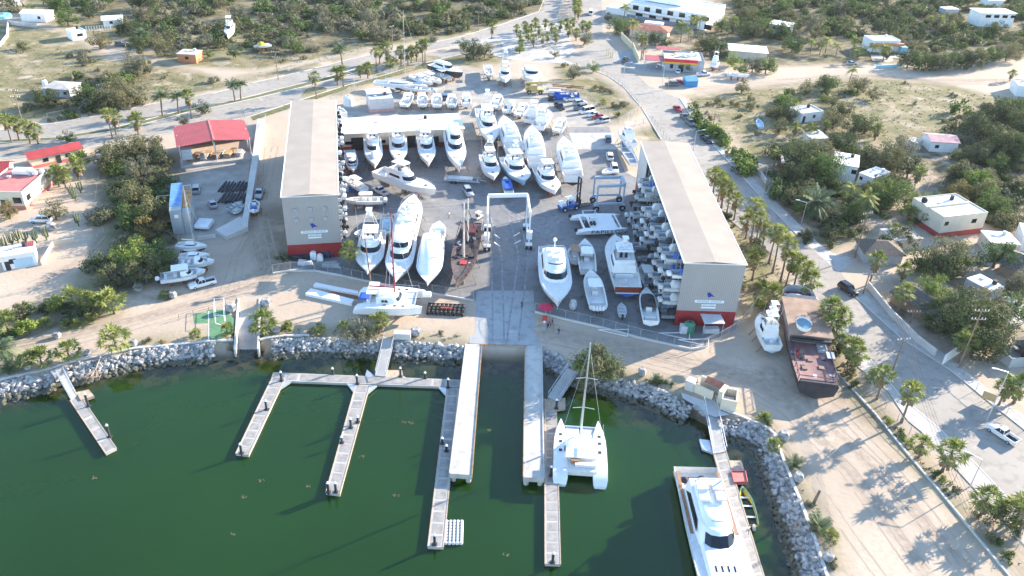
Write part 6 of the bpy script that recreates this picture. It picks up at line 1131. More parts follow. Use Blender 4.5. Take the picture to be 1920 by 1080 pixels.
MB().box((-L * .485, 0, 2.9), (.8, B * .84, 1.5), tap=.96).build('stern_bulkhead', bl, t)
for i in range(10): MB().box((rnd.uniform(-L * .44, -L * .15), rnd.choice((-1, 1)) * rnd.uniform(1.8, 3.2), 2.95), (rnd.uniform(.4, 1.4), rnd.uniform(.3, .9), rnd.uniform(.3, .9)), rnd.random() * 3).build('deck_gear', rnd.choice((blkc, gry, woodm, redm)), t)
# tall white mast pole of the ship seen leaning
# ------------------------------------------------------------------ vehicles
def mkcar(kind, col):
    t = thing({'pickup': 'pickup_truck', 'suv': 'parked_suv', 'car': 'parked_car', 'van': 'parked_van'}[kind], '', {'pickup': 'pickup', 'suv': 'suv', 'car': 'car', 'van': 'van'}[kind], (0, 0, 0))
    L, Wd, H = {'pickup': (5.4, 1.9, 1.8), 'suv': (4.8, 1.9, 1.8), 'car': (4.4, 1.75, 1.45), 'van': (5.3, 1.95, 2.25)}[kind]; zb = .35; zs = {'pickup': 1.1, 'suv': 1.1, 'car': .88, 'van': 1.2}[kind]
    def ring(x, w_, z0, z1, r=.12): return [(x, w_ / 2 - r * .3, z0), (x, w_ / 2, z0 + r), (x, w_ / 2, z1 - r), (x, w_ / 2 - r, z1), (x, -w_ / 2 + r, z1), (x, -w_ / 2, z1 - r), (x, -w_ / 2, z0 + r), (x, -w_ / 2 + r * .3, z0)]
    m_ = MB(); xs = [(-L / 2, Wd * .9, zs - .06), (-L / 2 + .12, Wd, zs), (0, Wd, zs), (L * .22, Wd, zs), (L / 2 - .35, Wd * .98, zs - .14), (L / 2 - .08, Wd * .90, zs - .22), (L / 2, Wd * .82, zs - .40)]
    if kind == 'pickup': xs = [(-L * .12, Wd, zs), (L * .22, Wd, zs), (L / 2 - .35, Wd * .98, zs - .1), (L / 2, Wd * .85, zs - .35)]
    m_.loft([ring(x, w_, zb, z) for x, w_, z in xs], bot=True); m_.f = m_.f; b_ = m_.build('body', col, t, smooth=45); 
    if kind == 'pickup':
        m_ = MB(); [m_.box((-L * .31, s_ * (Wd / 2 - .06), .78), (L * .38, .12, .68)) for s_ in (1, -1)]; m_.box((-L / 2 + .06, 0, .78), (.12, Wd - .24, .68)); m_.box((-L * .31, 0, .5), (L * .38 - .01, Wd - .25, .12)); m_.build('cargo_bed', col, t); MB().box((-L * .31, 0, .6), (L * .36, Wd - .28, .06)).build('bed_liner', blkc, t)
    x0, x1 = {'pickup': (-L * .11, L * .20), 'suv': (-L * .46, L * .20), 'car': (-L * .38, L * .18), 'van': (-L * .48, L * .34)}[kind]; rk = {'pickup': .55, 'suv': .6, 'car': .75, 'van': .5}[kind]; bk = {'pickup': .12, 'suv': .25, 'car': .55, 'van': .08}[kind]
    lo = [(x0, -Wd * .46, zs), (x1, -Wd * .45, zs), (x1, Wd * .45, zs), (x0, Wd * .46, zs)]; hi = [(x0 + bk, -Wd * .38, H - .06), (x1 - rk, -Wd * .37, H - .06), (x1 - rk, Wd * .37, H - .06), (x0 + bk, Wd * .38, H - .06)]
    g_ = MB().loft([lo, hi]).build('windows', glass, t); m_ = MB(); m_.loft([[(p[0], p[1] * 1.03, H - .07) for p in hi], [(p[0] * .99, p[1] * .93, H) for p in hi]], bot=True); [m_.tube(lo[i], hi[i], .045, n=4) for i in range(4)]; m_.box(((x0 + x1 - rk * .5 + bk * .5) / 2, -Wd * .42, (zs + H) / 2 - .02), (.09, .05, H - zs - .1)); m_.box(((x0 + x1 - rk * .5 + bk * .5) / 2, Wd * .42, (zs + H) / 2 - .02), (.09, .05, H - zs - .1)); m_.build('roof', col, t)
    for x in (-L * .31, L * .31):
        for s_ in (1, -1): w_ = MB().tube((x, s_ * (Wd / 2 - .2), .34), (x, s_ * (Wd / 2 + .01), .34), .34, n=12).build('wheel', blk, t, smooth=40); MB().tube((x, s_ * (Wd / 2), .34), (x, s_ * (Wd / 2 + .02), .34), .19, n=8).build('rim', metal, w_)
    for s_ in (1, -1): MB().box((L / 2 - .04, s_ * Wd * .34, zs - .42), (.12, .34, .14)).build('headlight', glass if False else ltg, t); MB().box((-L / 2 + .02, s_ * Wd * .40, zs - .25), (.08, .16, .28)).build('tail_light', redm, t)
    return t
CM = {'white': M('car_white', (.75, .75, .75), .25, .03), 'silver': M('car_silver', (.42, .44, .46), .3, .05, metal=.4), 'grey': M('car_grey', (.12, .13, .14), .3, .05), 'black': M('car_black', (.02, .02, .024), .25, .05), 'red': M('car_red', (.40, .02, .03), .3, .05), 'blue': M('car_blue', (.06, .12, .22), .3, .05), 'brown': M('car_brown', (.14, .08, .06), .4, .1)}
def car(kind, col, px, px2, label, phrase=None):
    """stands at photo point px with its nose towards px2"""
    a, b = G(*px), G(*px2); o = first_or_dup('car' + kind + col, lambda: mkcar(kind, CM[col]), a, math.atan2(b.y - a.y, b.x - a.x), label)
    if phrase: land(*px, phrase)
car('pickup', 'white', (380, 536), (360, 541), 'white double-cab pickup parked below the four left boats', 'the white pickup on the left track'); car('suv', 'white', (78, 416), (60, 416), 'white SUV parked in front of the pink-roofed villa', 'the white SUV by the villa')
car('suv', 'silver', (369, 358), (371, 340), 'silver SUV above the orange-roofed block'); car('car', 'silver', (399, 386), (393, 372), 'pale sedan in the middle of the dirt yard left of the left tall shed'); car('pickup', 'silver', (487, 367), (480, 385), 'silver pickup behind the left tall shed')
car('pickup', 'white', (713, 362), (704, 357), 'white pickup between the small open boats and the diagonal yacht'); car('suv', 'silver', (878, 364), (884, 374), 'silver SUV alone in the middle of the asphalt yard')
car('suv', 'white', (1143, 297), (1140, 280), 'white SUV, upper one of two near the blue-grey travel lift'); car('suv', 'white', (1152, 321), (1156, 335), 'white SUV, lower one of two near the blue-grey travel lift'); car('suv', 'blue', (1140, 264), (1139, 250), 'dark blue SUV beside the white boat on the curb')
car('suv', 'silver', (1129, 230), (1112, 233), 'silver SUV, last and nearest in the row of parked vehicles', 'the row of parked vehicles'); car('car', 'red', (1121, 222), (1104, 225), 'red car half hidden in the row of parked vehicles'); car('car', 'white', (1112, 218), (1096, 221), 'white hatchback next to the red car in the row'); car('van', 'white', (1100, 212), (1084, 215), 'white passenger van in the row of parked vehicles'); car('suv', 'grey', (1088, 205), (1074, 208), 'dark SUV just above the white passenger van'); car('suv', 'silver', (1087, 196), (1104, 193), 'pale grey SUV above the dark one in the row'); car('pickup', 'white', (1071, 189), (1086, 187), 'white pickup beside the blue skip'); car('pickup', 'black', (1049, 203), (1058, 210), 'black pickup left of the row of parked vehicles'); car('suv', 'black', (1033, 186), (1032, 178), 'small dark utility car under the tan crane boom'); car('car', 'grey', (1085, 200), (1072, 203), 'dark car partly hidden behind the white van') if False else None
car('suv', 'blue', (834, 185), (833, 176), 'dark blue car between two boats behind the white workshop'); car('van', 'white', (1107, 27), (1106, 16), 'white van on the road at the hotel entrance'); car('pickup', 'grey', (1172, 115), (1178, 108), 'grey car on the forecourt left of the red and yellow shop'); car('pickup', 'white', (1319, 142), (1334, 141), 'white pickup parked right of the red and yellow shop', 'the white pickup by the shop'); car('car', 'white', (1271, 136), (1272, 128), 'small white car parked in front of the red and yellow shop'); car('suv', 'grey', (1259, 161), (1246, 161), 'dark jeep left of the red car by the blue tent'); car('car', 'red', (1275, 157), (1288, 158), 'red car tucked beside the blue tent')
car('car', 'red', (1270, 207), (1278, 213), 'dull red car on the right road, farthest of the parked cars'); car('car', 'grey', (1283, 222), (1291, 229), 'dark car second in the kerbside line on the right road'); car('suv', 'grey', (1294, 234), (1302, 241), 'dark grey SUV third in the kerbside line on the right road'); car('pickup', 'black', (1324, 265), (1333, 272), 'black pickup parked beside the right road, above the palm row'); car('car', 'grey', (1380, 322), (1390, 329), 'grey sedan parked by the broken cream wall')
car('suv', 'black', (1589, 547), (1602, 556), 'black SUV driving on the wide right road', 'the black SUV on the road'); car('pickup', 'white', (1877, 818), (1850, 800), 'white pickup with a loaded bed near the right edge', 'the white pickup near the right edge'); car('car', 'black', (1814, 488), (1828, 482), 'black car under the round tree by the split-roofed house'); car('car', 'blue', (1903, 172), (1908, 180), 'dark blue car beside the house cut off by the right edge'); car('car', 'white', (1489, 79), (1486, 70), 'pale car under the coconut palms left of the orange-banded house'); car('car', 'silver', (1597, 121), (1610, 120), 'silver car under the palms left of the turquoise wall'); car('suv', 'grey', (229, 86), (242, 86), 'dark car in the shade of the tall palm, top left'); car('suv', 'blue', (1824, 108), (1818, 102), 'dark car hidden under the trees at the top right')
p = G(1881, 812); m_ = MB().box((0, 0, 1.05), (.5, .5, .3)); tag(m_.build('red_bundle', redm, loc=(p.x, p.y, 0)), 'red bundle lying in the bed of the near white pickup', 'bundle')
# golf cart
o = G(897, 410); t = thing('utility_cart', 'small white utility cart beside the black schooner stern', 'cart', o, R(60)); MB().box((0, 0, .55), (2.4, 1.2, .4)).build('body', crm, t); m_ = MB(); m_.box((0, 0, 1.8), (1.6, 1.2, .08)); [m_.tube((x, y, .7), (x, y, 1.8), .03, n=4) for x in (-.7, .7) for y in (-.5, .5)]; m_.build('canopy', crm, t); MB().box((-.3, 0, .95), (.5, 1.0, .4)).build('seat', blkc, t)
for x in (-.8, .8):
    for s_ in (1, -1): MB().tube((x, s_ * .5, .25), (x, s_ * .65, .25), .25, n=8).build('wheel', blk, t)
# yard clutter with a form of its own
o = G(1062, 186); t = thing('waste_skip', 'long bright blue open skip full of rubbish', 'skip', o, R(2)); 
for c, d in (((0, -1.2, 1), (8.5, .1, 2)), ((0, 1.2, 1), (8.5, .1, 2)), ((-4.2, 0, 1), (.1, 2.3, 2)), ((4.2, 0, 1), (.1, 2.3, 2))): MB().box(c, d).build('side_panel', M('skip_blue', (.02, .10, .45), .5, .15), t)
for i in range(14): MB().box((rnd.uniform(-3.8, 3.8), rnd.uniform(-.8, .8), 1.6 + rnd.random() * .3), (rnd.uniform(.3, .9),) * 2 + (.4,), rnd.random() * 3).build('rubbish', rnd.choice((gel2, ltg, woodm)), t)
o = G(1065, 168); m_ = MB(); [m_.box((x, y, .9), (11, .25, .3), -.12) for x, y in ((0, 0), (0, 1.6))]; [m_.box((i * 1.6 - 5, .8 - i * .18, .85), (.2, 1.8, .2), -.12) for i in range(7)]; tag(m_.build('steel_trailer_frame', rustm, loc=o), 'long dark red flat trailer frame behind the blue skip', 'trailer')
o = G(1040, 175); m_ = MB(); m_.box((0, 0, .8), (4.5, 1.6, .8), tap=.9); tag(m_.build('white_crate', gel, loc=o), 'white and pink crate between the crane and the blue skip', 'crate')
o = G(1293, 160); t = thing('tent', 'bright blue gabled tent by the right road', 'tent', o, R(10)); m_ = MB(); m_.box((0, 0, 1.1), (4.4, 4.0, 2.2)); m_.build('tent_walls', M('tent_blue', (.05, .25, .50), .7, .12), t); m_ = MB(); m_.add([(-2.4, -2.2, 2.2), (2.4, -2.2, 2.2), (2.4, 2.2, 2.2), (-2.4, 2.2, 2.2), (-2.2, 0, 3.4), (2.2, 0, 3.4)], [(0, 1, 5, 4), (2, 3, 4, 5), (1, 2, 5), (3, 0, 4)]); m_.build('tent_roof', M('tent_light_blue', (.15, .40, .62), .7, .1), t)
o = G(867, 341); t = thing('boat_trailer', 'low grey boat trailer standing in the middle of the yard', 'trailer', o, R(-4)); m_ = MB(); [m_.box((0, y, .8), (9.5, .25, .3)) for y in (-1.3, 1.3)]; [m_.box((x, 0, .8), (.25, 2.8, .25)) for x in (-4, -1.5, 1.5, 4)]; m_.tube((4.7, 0, .8), (6.3, 0, .7), .15); m_.build('frame', greyb, t); MB().box((-.5, 0, 1.1), (6.5, 2.0, .25)).build('bunk_board', ltg, t)
for x in (-2.6, -1.6):
    for s_ in (1, -1): MB().tube((x, s_ * 1.5, .4), (x, s_ * 1.8, .4), .4, n=10).build('wheel', blk, t)
for px, lb, mt in (((650, 357), 'blue plastic-wrapped pallet load, left one beside the left shed', ltblu), ((662, 359), 'dark blue crate stack, right one beside the left shed', bluem)): m_ = MB(); m_.box((0, 0, .8), (1.5, 1.5, 1.5)); m_.box((0, 0, .05), (1.6, 1.6, .1)); tag(m_.build('pallet_load', mt, loc=G(*px)), lb, 'pallet')
for i, px in enumerate(((416, 372), (416, 352), (442, 372), (442, 352))):
    m_ = MB(); [m_.tube((-.0 + k * .45, -2.6 + rnd.uniform(-.3, .3), .25 + .35 * (k % 2)), (.0 + k * .45, 2.6 + rnd.uniform(-.3, .3), .25 + .35 * (k % 2)), .22, n=5) for k in range(7)]; tag(m_.build('pipe_pile', blkb, loc=G(*px)), 'pile of dark pipes in the dirt yard, ' + ('front left', 'back left', 'front right', 'back right')[i] + ' heap', 'pipe pile', 'dark pipe piles left of the left tall shed')
# nets, tyres and covers against the left shed's red base
for i, (px, mt, sz, lb) in enumerate((((560, 486), blkb, (5.5, 1.2, 1.3), 'long dark heap against the red base of the left shed'), ((588, 486), wrap, (1.2, 1.2, 2.2), 'white wrapped engine standing in front of the left shed, left one'), ((600, 488), wrap, (1.4, 1.1, 1.6), 'white wrapped engine standing in front of the left shed, right one'), ((616, 480), M('dark_blue_net', (.03, .05, .09), .8, .3), (4.5, 1.4, 2.4), 'tall dark blue net bundle in front of the left shed'), ((634, 478), redm, (1.0, .9, 1.8), 'red fire cabinet at the right foot of the left shed'), ((572, 496), ltg, (3.5, 1.0, 1.1), 'grey scaffold pile by the front yard fence, left heap'), ((622, 500), gry, (5.0, 1.0, 1.2), 'grey scaffold pile by the front yard fence, right heap'))):
    m_ = MB(); [m_.box((rnd.uniform(-.3, .3) * sz[0], rnd.uniform(-.2, .2) * sz[1], sz[2] * rnd.uniform(.3, .5)), (sz[0] * rnd.uniform(.4, .7), sz[1] * rnd.uniform(.6, 1), sz[2] * rnd.uniform(.6, 1)), rnd.uniform(-.3, .3), tap=.8) for k in range(5)]; tag(m_.build(('net_heap', 'wrapped_engine', 'wrapped_engine', 'net_bundle', 'fire_cabinet', 'scaffold_pile', 'scaffold_pile')[i], mt, loc=G(*px)), lb, 'heap' if i in (0, 3, 5, 6) else 'equipment')
for px, lb in (((1150, 622), 'white tubular frame lying by the yard fence, left one'), ((1265, 628), 'long white tubular frame lying by the yard fence near the right shed'), ((1300, 640), 'crossed white spars lying in front of the lean-to canopy')): m_ = MB(); m_.tube((-3, 0, .3), (3, .6, .3), .08); m_.tube((-3, 0, .3), (2.5, -1.8, .3), .08); m_.tube((3, .6, .3), (2.5, -1.8, .3), .08); tag(m_.build('spar_frame', whm, loc=G(*px)), lb, 'frame')
m_ = MB(); m_.tube((0, 0, 0), (0, 0, .8), .7, .9, 10); m_.tube((0, 0, .8), (0, 0, 1.8), .9, .6, 10); t = tag(m_.build('wrapped_engine', ltg, loc=G(1074, 578)), 'pale domed engine on a stand beside the biggest yacht bow', 'equipment')
# parasol
o = G(1023, 592); t = thing('parasol', 'wide crimson parasol over a small red table by the slip road', 'parasol', o); m_ = MB(); rg = [[(1.6 * k * math.cos(u), 1.6 * k * math.sin(u), z) for u in np.linspace(0, 6.283, 9)[:-1]] for k, z in ((1, 2.1), (.5, 2.45), (.05, 2.65))]; m_.loft(rg); m_.build('canopy', M('crimson_cloth', (.50, .02, .07), .7, .08), t); MB().tube((0, 0, 0), (0, 0, 2.6), .04).build('pole', whm, t)
m_ = MB(); m_.box((0, 0, .4), (.9, .8, .8)); m_.tube((0, 0, .8), (0, 0, 1.0), .2); tag(m_.build('drink_cooler', M('orange_red', (.60, .08, .04)), loc=G(1021, 600)), 'small red cooler stand under the crimson parasol', 'cooler'); tag(MB().ball((0, 0, .3), .3).build('bucket', whm, loc=G(1021, 606)), 'white bucket in front of the red cooler stand', 'bucket')
# ------------------------------------------------------------------ people
def person(px, rz, shirt, legs, label, pose=0, sc=1.0):
    me = bpy.data.meshes.new('person'); sp = .16 + .10 * pose; ar = .22 + .14 * pose
    V = [(0, 0, .95), (0, 0, 1.15), (0, 0, 1.38), (0, 0, 1.50), (0, .01, 1.62), (.10, 0, .90), (.12, sp * .6, .50), (.13, sp - .04, .07), (.13, sp + .10, .03), (-.10, 0, .90), (-.12, -sp * .5, .50), (-.13, -sp, .08), (-.13, -sp + .14, .03), (.19, 0, 1.38), (.26, -ar * .5, 1.12), (.27, -ar * .2, .86), (-.19, 0, 1.38), (-.26, ar * .5, 1.12), (-.27, ar, .90)]
    E = [(0, 1), (1, 2), (2, 3), (3, 4), (0, 5), (5, 6), (6, 7), (7, 8), (0, 9), (9, 10), (10, 11), (11, 12), (2, 13), (13, 14), (14, 15), (2, 16), (16, 17), (17, 18)]; Rr = [.14, .13, .15, .06, .11, .09, .065, .045, .04, .09, .065, .045, .04, .07, .048, .035, .07, .048, .035]
    me.from_pydata(V, E, []); o = bpy.data.objects.new('person', me); COL.objects.link(o); md = o.modifiers.new('skin', 'SKIN'); sv = me.skin_vertices[0].data
    for i, r_ in enumerate(Rr): sv[i].radius = (r_, r_ * (.75 if i < 3 else 1))
    sv[0].use_root = True; o.modifiers.new('sub', 'SUBSURF').levels = 1; dg = bpy.context.evaluated_depsgraph_get(); dg.update(); m2 = bpy.data.meshes.new_from_object(o.evaluated_get(dg)); o.modifiers.clear(); o.data = m2; m2.materials.clear()
    for m_ in (skin, shirt, legs): m2.materials.append(m_)
    for p in m2.polygons: z = p.center.z; p.material_index = 0 if z > 1.46 or (abs(p.center.x) > .22 and z < 1.15) else (1 if z > .95 else (2 if z > .1 else 2)); p.use_smooth = True
    o.location = G(*px); o.rotation_euler = (0, 0, rz); o.scale = (sc,) * 3; MB().ball((0, -.01, 1.70), .115, 8, 5, (1, 1.05, .7)).build('hair', hairm, o, smooth=60); return tag(o, label, 'person')
dk_ = M('dark_cloth', (.03, .03, .04), .9); rdc = M('red_cloth', (.35, .04, .04), .9); wc = M('white_cloth', (.7, .7, .68), .9); jn = M('denim', (.06, .09, .16), .9); bc = M('blue_cloth', (.05, .09, .18), .9)
person((1026, 618), .5, dk_, jn, 'person in dark clothes walking on the sand, leftmost of the group of three', 1); person((1030, 613), 2.5, rdc, dk_, 'person in a reddish top, middle of the walking group of three', 1); person((1035, 611), 2.2, dk_, dk_, 'person in black, rightmost of the walking group of three', 1); person((1047, 628), 0, dk_, jn, 'person in dark clothes standing apart to the right of the walking group')
person((842, 409), 1.0, wc, jn, 'person in a white top walking across the asphalt left of the schooner', 1); person((978, 578), .4, bc, jn, 'person in blue on the concrete slip road near the parasol'); person((1045, 580), .4, wc, wc, 'person in white by the yard fence beside the biggest yacht bow'); person((1230, 131), 0, wc, rdc, 'person in white sitting area on the shop forecourt'); person((1258, 124), 0, wc, dk_, 'person in white beside the shop door under the yellow fascia'); person((1401, 1000), 1.0, wc, jn, 'person in white working on the right dock beside the panga', 1); person((1148, 311), 0, wc, dk_, 'person in white standing left of the upper white SUV')
# ------------------------------------------------------------------ vegetation
def leafmat(name, c, c2, rand=.22): k = 1.25; return M(name, tuple(x * k for x in c), .75, .25, .8, col2=tuple(x * k for x in c2), rand=rand, spec=.25, trans=.30)
lf = {'olive': leafmat('leaf_olive', (.105, .11, .048), (.17, .165, .08)), 'grey': leafmat('leaf_grey_green', (.12, .125, .075), (.19, .185, .12)), 'green': leafmat('leaf_green', (.055, .095, .025), (.10, .15, .04)), 'dark': leafmat('leaf_dark', (.045, .065, .024), (.08, .10, .04)), 'bright': leafmat('leaf_bright', (.11, .17, .03), (.20, .25, .05)), 'rusty': leafmat('leaf_rusty', (.15, .12, .045), (.22, .16, .055)),
      'palm': leafmat('palm_leaf', (.13, .165, .045), (.24, .26, .08), .15), 'coco': leafmat('coconut_leaf', (.14, .18, .05), (.28, .27, .07), .15), 'date': leafmat('date_leaf', (.07, .11, .055), (.13, .17, .09), .12)}
dead = M('dead_frond', (.22, .16, .09), .95, .3, 2, rand=.15); bark = M('palm_bark', (.17, .13, .10), .95, .25, 2, rand=.1); wood = M('bark', (.16, .13, .10), .95, .25, 2)
def leafcloud(rs, clumps, nl, ls, flat=1.0):
    """small leaf faces gathered in uneven clumps"""
    V, F = [], []
    for (cx, cy, cz, cr) in clumps:
        for _ in range(nl):
            while True:
                x, y, z = rs.uniform(-1, 1), rs.uniform(-1, 1), rs.uniform(-1, 1); q = x * x + y * y + z * z
                if .12 < q < 1: break
            k = q ** -.18; p = Vector((cx + x * cr * k, cy + y * cr * k, cz + z * cr * k * flat)); nrm = Vector((x, y, z + .5)).normalized() + Vector((rs.uniform(-.8, .8), rs.uniform(-.8, .8), rs.uniform(-.6, .8))); nrm.normalize()
            a = nrm.orthogonal().normalized(); a = Matrix.Rotation(rs.random() * 6.28, 3, nrm) @ a; b = nrm.cross(a); s_ = ls * rs.uniform(.6, 1.4); o = len(V); V += [p + a * s_, p + b * s_ * .55, p - a * s_, p - b * s_ * .55]; F.append((o, o + 1, o + 2, o + 3))
    m_ = MB(); m_.v = [tuple(v) for v in V]; m_.f = F; m_.mi = [0] * len(F); return m_
def bushclumps(rs, n_, r, h):
    out = []
    for i in range(n_): a = rs.random() * 6.28; d = r * math.sqrt(rs.random()) * .72; cr = r * rs.uniform(.24, .46); out.append((math.cos(a) * d, math.sin(a) * d, max(cr * .6, rs.uniform(.25, .85) * h * (1 - (d / r) ** 2 * .6)), cr))
    return out
def mkbush(v, col):
    rs = random.Random(40 + v); r = (1.6, 2.4, 3.4, 2.4)[v]; h = (1.5, 2.2, 3.4, 1.5)[v]; m_ = leafcloud(rs, bushclumps(rs, (7, 11, 17, 12)[v], r, h), (60, 76, 90, 64)[v], (.14, .17, .20, .18)[v], .85)
    for i in range(6): a = rs.random() * 6.28; m_.tube((0, 0, 0), (math.cos(a) * r * .5, math.sin(a) * r * .5, h * .7), .06, .02, 3, False)
    o = m_.build('bush', lf[col]); o['category'] = 'bush'; return o
def mktree(v, col):
    rs = random.Random(80 + v); r = (3.6, 5.2, 7.2)[v]; h = (5.5, 7.5, 9.5)[v]; t = thing('tree', '', 'tree', (0, 0, 0)); m_ = MB(); th = h * .22; m_.tube((0, 0, -.2), (.15, .1, th), .32 + .08 * v, .22, 7); cl = []
    for i in range((15, 25, 40)[v]):
        a = rs.random() * 6.28; d = r * math.sqrt(rs.random()) * .78; cr = r * rs.uniform(.20, .34); z = max(cr * .7, th + (h - th) * (rs.uniform(.0, .95) * (1 - (d / r) ** 2 * .6)) - .3); cl.append((math.cos(a) * d, math.sin(a) * d, z, cr)); m_.tube((.15, .1, th * .9), (math.cos(a) * d * .9, math.sin(a) * d * .9, z), .13, .04, 4, False)
    m_.build('trunk', wood, t); leafcloud(rs, cl, (120, 140, 160)[v], (.17, .20, .22)[v], .8).build('crown', lf[col], t); return t
def fanleaf(m_, c, dr, pet, rad, rs, k=13):
    dr = Vector(dr).normalized(); tip = c + dr * pet; side = dr.cross(Vector((0, 0, 1))); side = side.normalized() if side.length > .05 else Vector((1, 0, 0)); up = side.cross(dr).normalized(); m_.tube(c, tip, .03, .02, 3, False); pts = [tip]
    for i in range(k):
        a = R(-105 + 210 * i / (k - 1)); r_ = rad * (1.0 if i % 2 == 0 else .38) * rs.uniform(.9, 1.1); pts.append(tip + (dr * math.cos(a) + side * math.sin(a)) * r_ - Vector((0, 0, .30 * r_)) * (abs(math.sin(a)) * .6 + .4) + up * rs.uniform(-.05, .1))
    m_.add(pts, [(0, i, i + 1) for i in range(1, k)])
def mkfan(h, skirt=True, r=1.0, v=0):
    rs = random.Random(int(h * 10) + v * 77); t = thing('fan_palm', '', 'palm tree', (0, 0, 0)); lean = Vector((rs.uniform(-.3, .3), rs.uniform(-.3, .3), 0)) * h * .22; top = Vector((lean.x, lean.y, h)); tr = MB(); prev = Vector((0, 0, -.1)); n_ = 5
    for i in range(1, n_ + 1): p = Vector((lean.x * (i / n_) ** 2, lean.y * (i / n_) ** 2, h * i / n_)); tr.tube(prev, p, .24 - .02 * i + (.08 if i == 1 else 0), .22 - .02 * i, 7, False); prev = p
    tr.build('trunk', bark, t); m_ = MB()
    for i in range(42):
        el = R(rs.choice((80, 60, 45, 30, 15, 5, -10, -25)) + rs.uniform(-8, 8)); az = i * 2.4 + rs.random() * .4; d = Vector((math.cos(az) * math.cos(el), math.sin(az) * math.cos(el), math.sin(el))); fanleaf(m_, top, d, (.85 + .6 * rs.random()) * r, (.75 + .2 * rs.random()) * r, rs)
    m_.build('crown', lf['palm'], t)
    if skirt:
        m_ = MB(); sl_ = min(h * .55, 2.6)
        for i in range(44): az = rs.random() * 6.28; z = h - .1 - rs.random() * sl_ * .7; a = Vector((lean.x + math.cos(az) * .25, lean.y + math.sin(az) * .25, z)); b = a + Vector((math.cos(az) * .55 * r, math.sin(az) * .55 * r, -.9 * rs.uniform(.6, 1.2))); s_ = Vector((-math.sin(az), math.cos(az), 0)) * .22; m_.add([a - s_ * .5, a + s_ * .5, b + s_ * 1.3, b - s_ * 1.3], [(0, 1, 2, 3)])
        m_.build('dead_skirt', dead, t)
    return t
def mkfeather(h, n_, fl, col, droop=1.0, thick=.22, nm='coconut_palm', v=0):
    rs = random.Random(int(h * 7) + n_ + v * 31); t = thing(nm, '', 'palm tree', (0, 0, 0)); lean = Vector((rs.uniform(-1, 1), rs.uniform(-1, 1), 0)) * h * .10; top = Vector((lean.x, lean.y, h)); tr = MB(); prev = Vector((0, 0, -.1))
    for i in range(1, 6): p = Vector((lean.x * (i / 5) ** 1.6, lean.y * (i / 5) ** 1.6, h * i / 5)); tr.tube(prev, p, thick * (1.2 - .08 * i), thick * (1.12 - .08 * i), 7, False); prev = p
    tr.build('trunk', bark, t); m_ = MB()
    for i in range(n_):
        az = i * 2.4 + rs.random() * .3; el = R(rs.choice((70, 50, 35, 20, 5, -12))) ; d = Vector((math.cos(az), math.sin(az), 0)); L = fl * rs.uniform(.85, 1.1); pts = []
        for k in range(8): s_ = k / 7; pts.append(top + d * (L * s_ * math.cos(el * (1 - s_ * .3))) + Vector((0, 0, L * s_ * math.sin(el) - droop * L * .42 * s_ * s_)))
        sd_ = Vector((-d.y, d.x, 0))
        for k in range(7):
            a, b = pts[k], pts[k + 1]; w_ = fl * .20 * math.sin(math.pi * min(.95, (k + .8) / 8)) + .08
            for sg in (1, -1):
                for q in (0, .5): c = a.lerp(b, q); e = a.lerp(b, q + .34); o_ = sd_ * sg * w_ + Vector((0, 0, -w_ * .55)) + (b - a) * .5; m_.add([c, e, e + o_ * .98, c + o_ + (b - a) * .1], [(0, 1, 2, 3)] if sg > 0 else [(3, 2, 1, 0)])
    m_.build('crown', lf[col], t)
    if nm == 'coconut_palm': m_ = MB(); [m_.ball((lean.x + math.cos(a) * .3, lean.y + math.sin(a) * .3, h - .25), .16, 6, 4) for a in (0, 1.3, 2.6, 3.9, 5.2)]; m_.build('coconuts', rustm, t)
    return t
HS = (0.9, 2.0, 3.5, 5.0, 6.5, 8.0, 10.0)
def put(key, maker, px, py, desc, cat, group, sc=1.0, z=0.0):
    p = G(px, py); o = first_or_dup(key, maker, p, rnd.random() * 6.28, '', group, cat, (sc, sc, sc * rnd.uniform(.9, 1.1))); place_label(o, px, py, desc); return o
def fan(base, crown=None, h=None, sc=1.0, dead_=True):
    h = h if h is not None else max(.9, height(base, crown)); k = min(range(len(HS)), key=lambda i: abs(HS[i] - h)); s_ = max(.75, min(1.3, h / HS[k])) if h > 1.5 else .62
    sz = 'tall' if h > 6 else ('medium' if h > 2.6 else ('low' if h > 1.2 else 'ground-hugging'))
    v = rnd.randrange(4); return put(f'fan{k}{v}', lambda: mkfan(HS[k], k > 1, 1.28, v), base[0], base[1], f'{sz} fan palm', 'palm tree', 'fan palms', s_ * sc)
